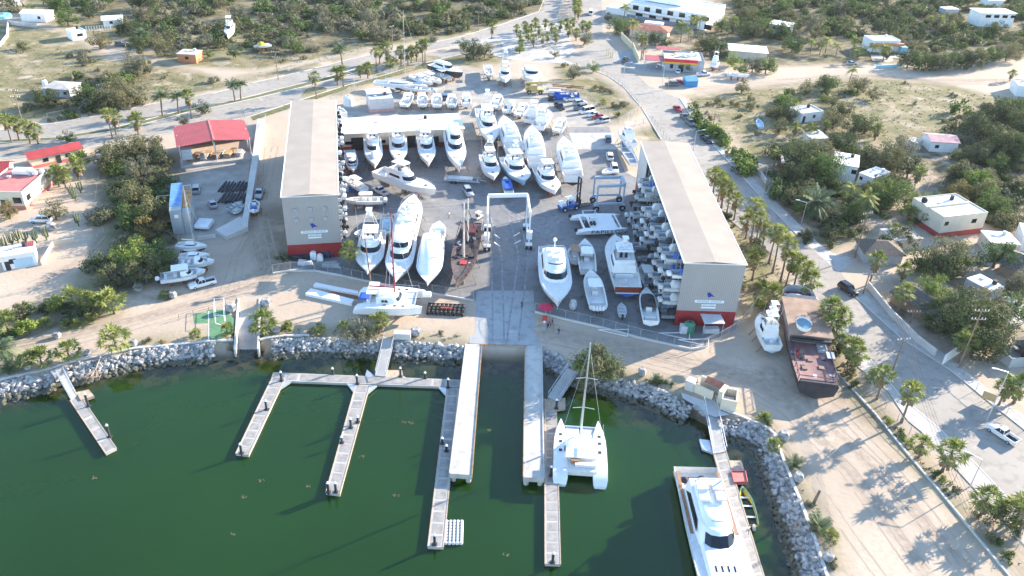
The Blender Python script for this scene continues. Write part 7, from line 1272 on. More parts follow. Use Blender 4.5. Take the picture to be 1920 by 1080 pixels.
for b, c in (((1336, 367), (1346, 322)), ((1345, 380), (1356, 338)), ((1352, 390), (1366, 352)), ((1362, 402), (1377, 352)), ((1376, 412), (1384, 378)), ((1398, 447), (1396, 412)), ((1407, 455), (1415, 392)), ((1412, 478), (1427, 412)), ((1428, 472), (1435, 428)), ((1410, 525), (1417, 487)), ((1441, 494), (1442, 432)), ((1448, 512), (1457, 438)), ((1463, 529), (1467, 462)), ((1473, 537), (1473, 490)), ((1487, 543), (1486, 490)), ((1497, 560), (1496, 503)), ((1507, 572), (1503, 528)), ((1437, 588), (1443, 548)), ((1541, 634), (1547, 580)), ((1547, 650), (1552, 604)), ((1562, 642), (1575, 590)), ((1573, 664), (1581, 640)), ((1598, 698), (1609, 660)), ((1590, 680), (1598, 650)), ((1631, 718), (1631, 706)), ((1644, 748), (1661, 708)), ((1690, 792), (1722, 735)), ((1722, 858), (1726, 832)), ((1766, 884), (1770, 850)), ((1837, 968), (1838, 937)), ((1905, 1010), (1908, 948)), ((1900, 985), (1880, 962)),
             ((260, 252), (250, 227)), ((211, 260), (207, 214)), ((218, 252), (219, 218)), ((72, 269), (65, 246)), ((22, 267), (15, 226)), ((57, 269), (42, 238)), ((36, 262), (27, 228)), ((360, 222), (352, 182)), ((594, 189), (597, 147)), ((644, 162), (644, 136)), ((633, 160), (632, 138)), ((690, 148), (684, 128)), ((676, 146), (670, 130)), ((706, 134), (701, 96)), ((712, 119), (710, 94)), ((727, 118), (724, 92)), ((752, 124), (750, 96)), ((765, 122), (763, 98)), ((771, 118), (775, 94)), ((781, 116), (782, 92)), ((793, 119), (792, 84)), ((797, 118), (801, 80)), ((732, 130), (731, 116)), ((922, 72), (924, 52)), ((1202, 112), (1205, 74)), ((1372, 62), (1374, 40)), ((1736, 67), (1745, 34)), ((1754, 69), (1760, 38)), ((1778, 66), (1787, 46)), ((1487, 258), (1487, 240)), ((1514, 262), (1515, 242)), ((1545, 252), (1550, 236)), ((1640, 262), (1640, 243)), ((1893, 152), (1893, 138)), ((1712, 356), (1720, 326)), ((1782, 338), (1782, 320)), ((1700, 418), (1702, 400)), ((1629, 534), (1647, 484)), ((1672, 450), (1670, 430)), ((1690, 528), (1691, 506)), ((1682, 587), (1698, 548)), ((1797, 682), (1815, 640)), ((1872, 760), (1880, 722)), ((1900, 756), (1902, 722)), ((1861, 62), (1861, 50)),
             ((16, 622), (12, 605)), ((140, 572), (140, 556)), ((86, 610), (86, 600)), ((172, 575), (172, 560)), ((192, 582), (190, 568)), ((215, 588), (214, 566)), ((128, 612), (128, 602)), ((146, 612), (146, 602)), ((170, 604), (168, 594)), ((57, 690), (57, 674)), ((80, 688), (82, 672)), ((131, 676), (130, 658)), ((220, 657), (216, 634)), ((368, 632), (368, 622)), ((427, 628), (427, 616)), ((310, 558), (310, 549)), ((494, 626), (491, 604)), ((540, 618), (541, 610)), ((600, 624), (600, 617)), ((646, 618), (646, 610)), ((712, 624), (710, 598)), ((657, 507), (652, 470)), ((1451, 838), (1450, 832)), ((1556, 1012), (1556, 1004)), ((1432, 790), (1432, 780)), ((38, 352), (38, 338)), ((112, 350), (112, 322)), ((124, 352), (126, 326)), ((148, 338), (148, 312)), ((155, 320), (146, 302)), ((1130, 196), (1130, 192))): fan(b, c)
for i in range(24):
    px = (968, 975, 984, 990, 996, 1003, 1010, 1018, 1026, 1034, 1042, 1050, 1062, 1074, 1080, 1092, 1100, 978, 1000, 1040, 1022, 1066, 1105, 986)[i]; py = (66, 82, 60, 78, 66, 58, 72, 90, 80, 62, 84, 60, 56, 58, 76, 62, 64, 92, 88, 74, 56, 70, 58, 72)[i]; fan((px, py), h=rnd.choice((3.5, 4.2, 5.0)), sc=.8)
for i in range(16): fan((1078 + (i % 2) * 6, -2 + i * 2.6), h=rnd.choice((3.5, 5)), sc=.8)
def feath(key, b, c, mk, desc, grp, sc=1.0): h = max(.8, height(b, c)); return put(key, mk, b[0], b[1], desc, 'palm tree', grp, sc)
for i, (b, c) in enumerate((((1169, 38), (1167, 15)), ((1276, 80), (1276, 50)), ((1295, 76), (1295, 36)), ((1307, 72), (1311, 32)), ((1184, 88), (1180, 44)), ((1519, 100), (1522, 76)), ((1547, 100), (1547, 72)), ((1567, 105), (1567, 86)), ((1600, 98), (1600, 76)), ((1602, 118), (1600, 102)), ((1631, 108), (1632, 92)), ((1655, 116), (1660, 90)), ((1536, 104), (1534, 84)), ((1606, 420), (1607, 374)), ((1588, 385), (1587, 350)), ((1450, 312), (1450, 298)), ((1806, 660), (1812, 620)), ((1592, 154), (1602, 142)), ((1290, 78), (1286, 60)))):
    h = height(b, c); hk = 6.5 if h < 8 else 9.5; put(f'coco{hk}', lambda: mkfeather(hk, 22, 3.6, 'coco', 1.1), b[0], b[1], 'coconut palm with yellowing fronds', 'palm tree', 'coconut palms', max(.7, min(1.25, h / hk)))
put('dateL', lambda: mkfeather(3.4, 46, 5.6, 'date', .75, .5, 'date_palm'), 1523, 404, 'huge blue-green date palm', 'palm tree', None, 1.0)
for b, h, s_ in (((305, 217), 6, 1), ((335, 212), 6, .9), ((441, 190), 6, .9), ((452, 187), 5, .8), ((642, 122), 5, 1), ((1350, 100), 4, 1), ((268, 82), 4, 1.2), ((6, 675), 1.5, 1), ((1375, 62), 3, .8), ((1390, 100), 3, .8)): put('date6' if h >= 5 else 'date3', (lambda: mkfeather(6.0, 34, 3.0, 'date', .8, .26, 'date_palm')) if h >= 5 else (lambda: mkfeather(2.6, 34, 3.2, 'date', .8, .3, 'date_palm', 1)), b[0], b[1], 'grey-green date palm', 'palm tree', 'date palms', s_)
for b, s_ in (((1490, 872), 1.0), ((1534, 990), 1.3), ((1230, 715), .8), ((18, 694), 1.4), ((1436, 795), .7)): put('agave', lambda: mkfeather(.3, 26, 1.7, 'date', .2, .2, 'spiky_palm'), b[0], b[1], 'low spiky blue-green palm clump', 'palm tree', 'spiky palm clumps', s_)
# explicit trees: base point, size class, colour, scale
for px, py, v, c, s_ in ((128, 48, 1, 'green', 1.0), (235, 62, 1, 'dark', .8), (188, 92, 0, 'rusty', 1.25), (262, 100, 1, 'dark', .9), (310, 104, 1, 'olive', .9), (60, 28, 0, 'green', .9), (258, 140, 1, 'grey', 1.0), (232, 198, 2, 'olive', .9), (160, 196, 1, 'green', 1.0), (88, 200, 1, 'dark', .9), (190, 210, 1, 'dark', .8), (255, 190, 1, 'grey', .9), (442, 108, 0, 'green', .9), (352, 102, 0, 'olive', .8), (390, 108, 0, 'green', .7), (380, 214, 0, 'dark', .9), (128, 268, 0, 'green', .7), (250, 300, 1, 'olive', 1.0), (282, 300, 1, 'olive', 1.0), (265, 340, 1, 'grey', .9), (300, 350, 0, 'olive', 1.0), (250, 390, 1, 'olive', .9), (285, 420, 1, 'olive', .9), (283, 448, 0, 'rusty', 1.0), (255, 430, 1, 'green', .9), (262, 505, 1, 'bright', 1.0), (300, 505, 1, 'green', .9), (275, 530, 1, 'olive', .9), (215, 535, 0, 'olive', 1.0), (310, 320, 0, 'olive', 1.1), (205, 318, 1, 'olive', .9),
    (888, 112, 1, 'dark', 1.0), (908, 108, 1, 'olive', .9), (868, 92, 0, 'green', .8), (974, 100, 0, 'bright', .8), (1095, 84, 0, 'olive', 1.1), (1076, 148, 0, 'grey', 1.0), (1112, 135, 0, 'bright', .7), (1156, 62, 1, 'green', 1.0), (1140, 40, 0, 'dark', .8), (1170, 66, 0, 'green', 1.0), (1200, 80, 0, 'green', .9), (1228, 86, 1, 'dark', .8), (1286, 134, 0, 'bright', .8), (1250, 88, 0, 'green', .8), (1320, 96, 1, 'olive', 1.0), (1352, 60, 1, 'green', 1.0), (1330, 105, 1, 'dark', 1.0), (1372, 125, 0, 'bright', 1.1), (1385, 138, 0, 'bright', .9), (1410, 136, 1, 'grey', .8), (1435, 138, 1, 'green', .9), (1398, 72, 1, 'dark', 1.0), (1430, 66, 1, 'green', 1.0), (1400, 40, 1, 'olive', 1.0), (1480, 40, 1, 'olive', .8), (1352, 88, 0, 'dark', 1.0),
    (1500, 325, 2, 'dark', 1.0), (1535, 345, 2, 'green', .95), (1552, 322, 1, 'grey', 1.0), (1480, 350, 1, 'dark', .9), (1645, 380, 1, 'bright', .8), (1668, 390, 2, 'green', .85), (1650, 320, 2, 'olive', .9), (1680, 300, 1, 'grey', 1.0), (1625, 308, 1, 'green', .9), (1700, 335, 1, 'dark', .9), (1774, 508, 2, 'olive', .85), (1790, 505, 0, 'green', 1.2), (1862, 502, 1, 'green', 1.0), (1820, 655, 2, 'dark', 1.0), (1850, 645, 2, 'olive', .9), (1800, 610, 1, 'dark', 1.1), (1745, 565, 1, 'bright', .8), (1760, 590, 1, 'green', .8), (1900, 600, 0, 'green', 1.2), (1855, 588, 0, 'olive', 1.1), (1915, 560, 1, 'grey', .9), (1822, 360, 1, 'bright', 1.0), (1800, 345, 1, 'olive', .9), (1788, 382, 0, 'rusty', 1.2), (1835, 378, 0, 'olive', 1.1), (1760, 405, 1, 'green', .8), (1740, 425, 1, 'dark', .8), (1860, 240, 2, 'dark', 1.0), (1895, 235, 2, 'green', 1.0), (1830, 262, 2, 'dark', .9), (1870, 290, 2, 'dark', 1.0), (1905, 300, 2, 'green', 1.0), (1918, 262, 2, 'dark', 1.0), (1560, 242, 1, 'olive', .9), (1580, 226, 1, 'dark', .8), (1600, 255, 1, 'dark', .9), (1620, 250, 1, 'green', .9), (1470, 228, 1, 'dark', .8), (1460, 250, 0, 'olive', 1.0), (1480, 290, 0, 'green', .9), (1718, 395, 1, 'bright', .7), (1696, 460, 1, 'dark', .7), (1665, 470, 0, 'dark', 1.1), (1112, 716, 1, 'olive', 1.0), (1098, 700, 0, 'bright', .9), (1128, 705, 0, 'green', 1.1), (1877, 988, 1, 'dark', .6), (668, 642, 0, 'grey', .95), (690, 636, 0, 'olive', .6), (345, 236, 0, 'dark', .6), (20, 410, 0, 'rusty', .8), (105, 412, 0, 'olive', .9), (530, 492, 0, 'dark', .5), (1390, 175, 0, 'olive', 1.0), (1040, 108, 0, 'grey', .6), (1700, 128, 1, 'dark', 1.0), (1722, 130, 1, 'green', 1.0), (1745, 132, 2, 'dark', .8), (1775, 130, 2, 'green', .8), (1800, 128, 1, 'dark', 1.0), (1820, 126, 2, 'dark', .8), (1850, 120, 1, 'green', 1.0), (1885, 115, 2, 'olive', .8), (1910, 100, 1, 'dark', 1.0)):
    nm = {'olive': 'olive-green', 'grey': 'grey-green', 'green': 'mid-green', 'dark': 'dark green', 'bright': 'yellow-green', 'rusty': 'rust-tinged'}[c]; put(f'tree{v}{c}', lambda: mktree(v, c), px, py, f'{("small", "broad", "very broad")[v]} {nm} tree', 'tree', f'{nm} trees', s_)
# the thin pine by the tiled house
o = G(1205, 112); t = thing('pine_tree', 'tall thin dark pine between the tiled house and the red and yellow shop', 'tree', o); MB().tube((0, 0, 0), (0, 0, 11), .2, .05, 6).build('trunk', wood, t); rs = random.Random(5); leafcloud(rs, [(0, 0, 3 + i * .9, 1.5 - i * .13) for i in range(10)], 30, .25, .5).build('crown', lf['dark'], t)
# tall branching cacti
def mkcactus():
    m_ = MB(); m_.tube((0, 0, 0), (0, 0, 3.6), .18, .16, 7)
    for i, a in enumerate((0, 1.3, 2.5, 3.8, 5.1)): x, y = math.cos(a) * .6, math.sin(a) * .6; m_.tube((0, 0, .6 + i * .15), (x, y, 1.0 + i * .15), .14, .14, 6); m_.tube((x, y, 1.0 + i * .15), (x * 1.2, y * 1.2, 3.0 + (i % 3) * .5), .14, .12, 6)
    o = m_.build('cactus', M('cactus_green', (.10, .13, .06), .8, .2, 1), smooth=40); return o
for px, py in ((35, 455), (50, 456), (68, 455), (88, 450), (10, 468), (24, 462), (148, 424), (142, 376), (152, 362), (136, 372)): put('cactus', mkcactus, px, py, 'branching column cactus', 'cactus', 'column cacti', .9)
# bushes one can tell apart: up to 300, laid where the scrub stands open; the closed far scrub is one mass
nb_ = 0
CW = {'dry': ('olive', 'grey', 'grey', 'olive', 'rusty'), 'wet': ('green', 'olive', 'dark', 'bright'), 'mix': ('olive', 'green', 'grey', 'dark')}
CN = {'olive': 'olive', 'grey': 'grey-green', 'green': 'green', 'dark': 'dark green', 'bright': 'yellow-green', 'rusty': 'brownish'}
def scatter(poly, n_, pal, sizes=(0, 1, 2), sc=1.0):
    global nb_
    W_ = W(poly); xs = [p[0] for p in W_]; ys = [p[1] for p in W_]; done = 0; tries = 0
    while done < n_ and tries < n_ * 30:
        tries += 1; x, y = rnd.uniform(min(xs), max(xs)), rnd.uniform(min(ys), max(ys))
        if not inpoly(np.array([x]), np.array([y]), W_)[0] or blocked(x, y): continue
        px, py = PR((x, y, 0)); v = rnd.choice(sizes); c = rnd.choice(CW[pal]); s_ = sc * rnd.uniform(.7, 1.25)
        o = first_or_dup(f'bush{v}{c}', lambda: mkbush(v, c), Vector((x, y, -.1)), rnd.random() * 6.28, '', 'scrub bushes', 'bush', (s_, s_, s_ * rnd.uniform(.8, 1.2))); o['group'] = f'{CN[c]} scrub bushes'; place_label(o, px, py, f'{("small", "medium", "large", "spreading")[v]} {CN[c]} bush'); done += 1; nb_ += 1
ROADS = [W(q) for q in ([(a, b) for a, b in ru_top] + rl_bot[::-1], rr_l + rr_r[::-1], sw + sw2[::-1], [(1290, 160), (1450, 150), (1640, 138), (1900, 145), (1900, 165), (1640, 150), (1450, 168), (1290, 178)], [(940, 50), (1062, 40), (1100, 125), (960, 112), (880, 95)], [(1560, 480), (1690, 405), (1740, 350), (1760, 310), (1790, 312), (1770, 360), (1720, 420), (1640, 470), (1600, 500)])]
HOUSES = [(o.location.x, o.location.y, max(o.get('w', 8), 6)) for o in list(COL.objects) if o.type == 'EMPTY' and o.parent is None and 'w' in o.keys()]
def blocked(x, y):
    X, Y = np.array([x]), np.array([y])
    if any(inpoly(X, Y, q)[0] for q in ROADS) or inpoly(X, Y, basin)[0]: return True
    return any((x - hx - hw / 2) ** 2 + (y - hy - 3) ** 2 < (hw * .75 + 2) ** 2 for hx, hy, hw in HOUSES)
for o in list(COL.objects):
    if 'w' in o.keys(): del o['w']
scatter([(0, 60), (200, 115), (340, 125), (420, 150), (300, 185), (180, 205), (0, 215)], 22, 'dry', (0, 1)); scatter([(480, 110), (560, 60), (700, 60), (860, 75), (700, 88), (560, 125)], 16, 'dry', (0, 1, 2)); scatter([(60, 225), (200, 205), (200, 215), (60, 238)], 8, 'mix', (0, 1)); scatter([(195, 285), (320, 320), (315, 400), (200, 400)], 22, 'mix', (1, 2)); scatter([(190, 400), (318, 400), (325, 520), (230, 545), (170, 545)], 28, 'mix', (1, 2)); scatter([(0, 575), (60, 560), (190, 555), (180, 600), (0, 640)], 18, 'wet', (0, 1))
scatter([(1290, 185), (1400, 165), (1450, 250), (1330, 270)], 12, 'dry', (0, 1)); scatter([(1450, 160), (1640, 150), (1650, 210), (1500, 260), (1440, 230)], 22, 'wet', (0, 1, 2)); scatter([(1640, 150), (1860, 180), (1820, 260), (1640, 240)], 6, 'dry', (0,)); scatter([(1440, 290), (1700, 290), (1720, 400), (1560, 440), (1500, 430)], 24, 'mix', (1, 2)); scatter([(1760, 280), (1920, 280), (1920, 470), (1850, 440), (1830, 380), (1770, 380)], 34, 'wet', (1, 2)); scatter([(1470, 440), (1640, 430), (1600, 470), (1520, 460)], 12, 'mix', (0, 1))
scatter([(1390, 540), (1430, 520), (1560, 660), (1620, 730), (1600, 740), (1500, 640)], 22, 'wet', (0, 1), .8); scatter([(1640, 770), (1655, 770), (1920, 1060), (1900, 1070)], 14, 'wet', (0,), .7); scatter([(1310, 340), (1330, 340), (1470, 520), (1440, 530), (1400, 500)], 14, 'mix', (0, 1), .8); scatter([(1045, 118), (1150, 165), (1190, 210), (1150, 225), (1080, 180)], 9, 'dry', (0, 1)); scatter([(500, 612), (700, 616), (860, 626), (865, 634), (520, 628)], 7, 'mix', (0,), .6); scatter([(250, 640), (430, 625), (430, 632), (260, 648)], 4, 'dry', (0,), .6); scatter([(1150, 690), (1290, 722), (1280, 735), (1150, 700)], 5, 'mix', (0,), .7); scatter([(1480, 880), (1500, 880), (1570, 1070), (1550, 1070)], 5, 'dry', (0,), .6)
for poly, n_, cs in (([(1440, 290), (1560, 290), (1710, 300), (1730, 400), (1560, 440), (1480, 400)], 16, ('dark', 'green', 'olive')), ([(1780, 300), (1920, 300), (1920, 480), (1850, 430), (1800, 350)], 16, ('green', 'olive', 'dark')), ([(1380, 20), (1920, 20), (1920, 110), (1700, 118), (1400, 110)], 34, ('dark', 'green', 'olive', 'grey')), ([(1640, 480), (1900, 520), (1900, 640), (1760, 640), (1660, 560)], 8, ('dark', 'green', 'olive')), ([(100, 20), (460, 10), (440, 100), (300, 100)], 16, ('green', 'olive', 'grey', 'dark')), ([(480, 20), (860, 0), (860, 60), (700, 80), (500, 110)], 12, ('grey', 'olive', 'green')), ([(1440, 170), (1640, 160), (1640, 240), (1480, 260)], 7, ('olive', 'green'))):
    W_ = W(poly); k_ = 0
    while k_ < n_:
        x, y = rnd.uniform(min(p[0] for p in W_), max(p[0] for p in W_)), rnd.uniform(min(p[1] for p in W_), max(p[1] for p in W_))
        if not inpoly(np.array([x]), np.array([y]), W_)[0] or blocked(x, y): continue
        k_ += 1; c = rnd.choice(cs); v = rnd.choice((0, 0, 1)); px, py = PR((x, y, 0)); nm = {'olive': 'olive-green', 'grey': 'grey-green', 'green': 'mid-green', 'dark': 'dark green'}[c]; put(f'tree{v}{c}', lambda: mktree(v, c), px, py, f'{("small", "broad")[v]} {nm} tree', 'tree', f'{nm} trees', rnd.uniform(.75, 1.15))
# closed scrub: one mass, nobody could count it
def mass(polys, name, nper, cols, seed):
    rs = random.Random(seed)
    for ci, c in enumerate(cols):
        V, F, off = [], [], 0; src = [np.array([tuple(v.co) for v in mkbush_mesh(v, 'x').vertices]) for v in (0, 1, 2)]; fs = [np.array([tuple(p.vertices) for p in mkbush_mesh(v, 'x').polygons if len(p.vertices) == 4]) for v in (0, 1, 2)]
        for poly in polys:
            W_ = W([(a, max(b, -60)) for a, b in poly]); xs = [p[0] for p in W_]; ys = [p[1] for p in W_]; ar = abs(sum(W_[i][0] * W_[(i + 1) % len(W_)][1] - W_[(i + 1) % len(W_)][0] * W_[i][1] for i in range(len(W_)))) / 2; n_ = int(ar * nper / len(cols)); done = 0; tr_ = 0
            while done < n_ and tr_ < n_ * 20:
                tr_ += 1; x, y = rs.uniform(min(xs), max(xs)), rs.uniform(min(ys), max(ys))
                if not inpoly(np.array([x]), np.array([y]), W_)[0] or blocked(x, y): continue
                if vnoise(np.array([x]), np.array([y]), 16, 21)[0] < .24: done += 1; continue
                v = rs.choice((0, 1, 1, 2)); a = rs.random() * 6.28; s_ = rs.uniform(.7, 1.35); P = src[v] * s_; P = np.stack([P[:, 0] * math.cos(a) - P[:, 1] * math.sin(a) + x, P[:, 0] * math.sin(a) + P[:, 1] * math.cos(a) + y, P[:, 2] * rs.uniform(.8, 1.3)], 1); V.append(P); F.append(fs[v] + off); off += len(P); done += 1
        if not V: continue
        V = np.concatenate(V); F = np.concatenate(F); me = bpy.data.meshes.new(name); me.vertices.add(len(V)); me.vertices.foreach_set('co', V.astype(np.float32).ravel()); me.loops.add(F.size); me.loops.foreach_set('vertex_index', F.ravel().astype(np.int32)); me.polygons.add(len(F)); me.polygons.foreach_set('loop_start', np.arange(0, F.size, 4, dtype=np.int32)); me.materials.append(lf[c]); me.update(calc_edges=True); o = bpy.data.objects.new(name, me); COL.objects.link(o); struct(o, 'stuff')
_bm = {}
def mkbush_mesh(v, _):
    if v not in _bm:
        rs = random.Random(140 + v); r = (1.6, 2.4, 3.4)[v]; h = (1.5, 2.2, 3.4)[v]; m_ = leafcloud(rs, bushclumps(rs, (6, 8, 11)[v], r, h), (24, 28, 32)[v], (.26, .30, .36)[v], .85); me = bpy.data.meshes.new('tmp'); me.from_pydata(m_.v, [], m_.f); _bm[v] = me
    return _bm[v]
mass([[(80, -60), (1030, -60), (1010, 20), (880, 60), (700, 80), (600, 60), (480, 110), (400, 60), (250, 30), (100, 20)], [(-250, -40), (80, -60), (60, 20), (-200, 60)], [(200, 30), (400, 60), (440, 100), (300, 90), (200, 60)]], 'far_scrub', .055, ('olive', 'grey', 'green'), 5)
mass([[(1380, -60), (2300, -60), (2300, 100), (1920, 98), (1700, 100), (1560, 70), (1440, 75), (1380, 60)], [(1200, -60), (1380, -60), (1380, -10), (1320, -20)]], 'far_woodland', .06, ('green', 'dark', 'olive'), 6)
mass([[(1290, 215), (1320, 250), (1400, 330), (1420, 320), (1350, 255), (1300, 200)]], 'roadside_scrub', .16, ('bright', 'green'), 7)
mass([[(1440, 285), (1560, 290), (1700, 290), (1720, 400), (1560, 440), (1450, 370)], [(1780, 200), (1920, 190), (2100, 200), (2100, 480), (1920, 470), (1850, 430), (1800, 330), (1760, 280)]], 'village_undergrowth', .04, ('green', 'dark', 'olive', 'grey'), 8)
mass([[(195, 280), (325, 300), (325, 450), (320, 525), (230, 548), (160, 550), (215, 430), (190, 340)], [(150, 140), (260, 140), (270, 205), (100, 212), (60, 190)]], 'thicket', .034, ('olive', 'green', 'grey'), 9)
for me in _bm.values(): bpy.data.meshes.remove(me)
# scattered grass tufts, one sheet of stuff
rs = random.Random(77); m_ = MB()
for poly, dn in (([(0, 60), (200, 115), (420, 150), (300, 185), (60, 222), (0, 228)], .16), ([(1290, 185), (1480, 162), (1640, 148), (1860, 180), (1800, 262), (1600, 258), (1430, 290), (1330, 220)], .16), ([(200, 520), (320, 520), (240, 548), (60, 602), (0, 630), (0, 600)], .3), ([(1310, 330), (1340, 340), (1480, 530), (1540, 660), (1660, 800), (1640, 795), (1440, 560), (1395, 600), (1390, 500)], .35), ([(500, 612), (860, 628), (870, 640), (500, 632)], .4), ([(250, 640), (440, 624), (440, 636), (250, 650)], .3), ([(500, 60), (700, 70), (680, 95), (480, 140)], .14), ([(1640, 780), (1656, 780), (1920, 1060), (1900, 1075)], .4), ([(1440, 810), (1460, 810), (1570, 1075), (1552, 1070)], .3)):
    W_ = W(poly); xs = [p[0] for p in W_]; ys = [p[1] for p in W_]; ar = (max(xs) - min(xs)) * (max(ys) - min(ys))
    for _ in range(int(ar * dn)):
        x, y = rs.uniform(min(xs), max(xs)), rs.uniform(min(ys), max(ys))
        if not inpoly(np.array([x]), np.array([y]), W_)[0]: continue
        for k in range(5): a = rs.random() * 6.28; s_ = rs.uniform(.15, .4); q = Vector((x + rs.uniform(-.4, .4), y + rs.uniform(-.4, .4), 0)); d = Vector((math.cos(a), math.sin(a), 0)); m_.add([q - d * .14, q + d * .14, q + d * .25 + Vector((-d.y * .1, d.x * .1, s_))], [(0, 1, 2)])
struct(m_.build('grass_tufts', M('dry_grass_blade', (.26, .22, .12), .9, .3, .3, col2=(.15, .16, .07))), 'stuff')
# bare drift branch on the left riprap
o = G(178, 690); m_ = MB(); rs = random.Random(3); m_.tube((0, 2.5, .6), (0, 0, -.4), .16, .1, 5)
for i in range(16): a = rs.uniform(-2.6, -.5); p = Vector((math.cos(a) * 1.6, math.sin(a) * 1.8, -1.0 + rs.random() * .6)); m_.tube((0, 0, -.4), p, .07, .03, 3); [m_.tube(p, p + Vector((rs.uniform(-.9, .9), rs.uniform(-.9, .2), rs.uniform(-.3, .5))), .035, .01, 3) for _ in range(3)]
tag(m_.build('driftwood', M('driftwood_grey', (.36, .28, .22), .9, .2), loc=o), 'bare branching driftwood lying across the left rocks', 'driftwood')
for px, py, lb in ((1525, 945, 'upright dead palm stump beside the right rocks'),): m_ = MB(); m_.tube((0, 0, 0), (.5, .3, 2.6), .25, .2, 7); tag(m_.build('palm_stump', bark, loc=G(px, py)), lb, 'stump')
# ------------------------------------------------------------------ poles, lamps, fences
def pole(base, top, label, kind='power', arm=0.0):
    h = height(base, top); o = G(*base); t = thing('power_pole' if kind == 'power' else 'street_lamp', label, 'power pole' if kind == 'power' else 'street lamp', o, arm); m = woodm if kind == 'power' else metal
    hx = 0
    MB().tube((0, 0, 0), (hx, 0, h), .17 if kind == 'power' else .11, .11 if kind == 'power' else .06, 7).build('pole', m, t, smooth=40)
    if kind == 'power':
        for z in (h - .4, h - 2.2)[:1 if h < 9 else 2]:
            MB().box((0, 0, z), (2.6, .12, .14)).build('crossarm', woodm, t); k = MB(); [k.tube((x, 0, z + .07), (x, 0, z + .4), .07, n=5) for x in (-1.2, -.6, .6, 1.2)]; k.build('insulators', whm, t)
    else: MB().tube((0, 0, h), (1.9, 0, h + .35), .06, n=5).build('arm', m, t); MB().box((2.2, 0, h + .36), (.9, .3, .16)).build('lamp_head', ltg, t)
    return t, h
pole((1672, 700), (1690, 634), 'wooden power pole with white insulators standing between the palms and the right road', arm=.2); pole((1516, 568), (1538, 492), 'tall street lamp with a bracket over the side street junction', 'lamp', .3); pole((1602, 484), (1632, 398), 'dark wooden power pole at the corner of the side street', arm=.4); pole((1797, 690), (1824, 580), 'leaning wooden pole beside the white corner wall'); pole((1819, 912), (1846, 862), 'short pole lamp on the pavement at the lower right', 'lamp', 2.6)
pole((1503, 418), (1517, 380), 'pale street lamp above the far kerb by the huge date palm', 'lamp', R(165)); pole((1434, 340), (1442, 312), 'street lamp behind the broken cream wall', 'lamp', R(170)); pole((1240, 170), (1249, 124), 'pale street lamp in front of the red and yellow shop', 'lamp', R(160)); pole((1167, 163), (1170, 118), 'double-armed street lamp on the left side of the right road', 'lamp', R(0)); pole((1252, 168), (1253, 145), 'thin wooden pole beside the lamp at the shop'); pole((1201, 114), (1203, 50), 'dark power pole at the corner of the shop canopy')
pole((198, 200), (190, 158), 'grey power pole rising from the bushes of the left field'); pole((240, 108), (236, 78), 'pale slender pole beside the tall palm, top left'); pole((52, 262), (16, 168), 'leaning pale power pole at the far left'); pole((522, 150), (519, 96), 'dark wooden pole beside the left end palm clump'); pole((736, 88), (735, 48), 'grey power pole beside the tall sailboat mast', arm=1); pole((665, 172), (662, 138), 'pale street lamp behind the storage hut', 'lamp', 3); pole((897, 58), (895, 22), 'grey pole in the scrub beyond the dual road'); pole((1300, 282), (1301, 246), 'white street lamp behind the right tall shed', 'lamp', R(10)); pole((1335, 248), (1342, 212), 'slim pale pole in the roadside scrub'); pole((1706, 606), (1716, 582), 'short grey pole under the dark thatched roof'); pole((1850, 788), (1868, 698), 'white street lamp over the far pavement, lower right', 'lamp', R(170)); pole((1618, 552), (1635, 512), 'dark pole at the top corner of the grey pavement wall'); pole((1440, 128), (1441, 108), 'thin pole behind the dry field')
fencem = M('galvanised_wire', (.34, .34, .33), .7, .1, 2)
def fence(pts, h, label, step=3.0, name='chain_link_fence', mesh=True, mat=fencem, r=.05):
    P_ = [G(*p) for p in pts]; o = P_[0].copy(); P_ = [p - o for p in P_]; t = thing(name, label, 'fence', o); up = Vector((0, 0, h)); dense = []
    for a, b in zip(P_, P_[1:]): n_ = max(1, round((b - a).length / step)); dense += [a.lerp(b, i / n_) for i in range(n_)]
    dense.append(P_[-1])
    for p in dense[:95]: MB().tube(p, p + up, r, n=5).build('post', mat, t)
    m_ = MB(); m_.path([p + up * .98 for p in dense], .035, 4)
    if mesh: [m_.path([p + up * f for p in dense], .012, 3) for f in (.15, .32, .5, .68, .84)]
    m_.build('rail_and_wire', mat, t); return t
fence([(512, 513), (545, 508), (590, 508), (640, 517), (700, 530), (760, 542), (888, 564)], 2.2, 'chain link fence along the lower left side of the boatyard'); fence([(1003, 585), (1060, 599), (1130, 615), (1200, 634), (1295, 655), (1322, 652)], 2.2, 'chain link fence along the lower right side of the boatyard'); fence([(1322, 652), (1350, 640), (1380, 622), (1400, 600), (1420, 570)], 2.4, 'chain link fence beside the lean-to canopy of the right shed')
fence([(1100, 128), (1138, 144), (1166, 164), (1202, 205), (1160, 232), (1140, 218), (1090, 172)], 1.8, 'fence round the triangular plot left of the right road'); fence([(1190, 236), (1222, 228), (1255, 268), (1275, 300)], 1.8, 'fence between the curb plot and the right road'); fence([(90, 222), (150, 210), (260, 190), (340, 178), (440, 158), (520, 138), (640, 108), (700, 92)], 1.6, 'wire fence along the far side of the dual road', 4.0); fence([(600, 205), (660, 172), (700, 152), (760, 128), (850, 112)], 2.0, 'chain link fence behind the tall-masted sailboat'); fence([(460, 222), (480, 212), (500, 225), (490, 250)], 2.0, 'metal gate fence beside the red-roofed timber store', 2.0)
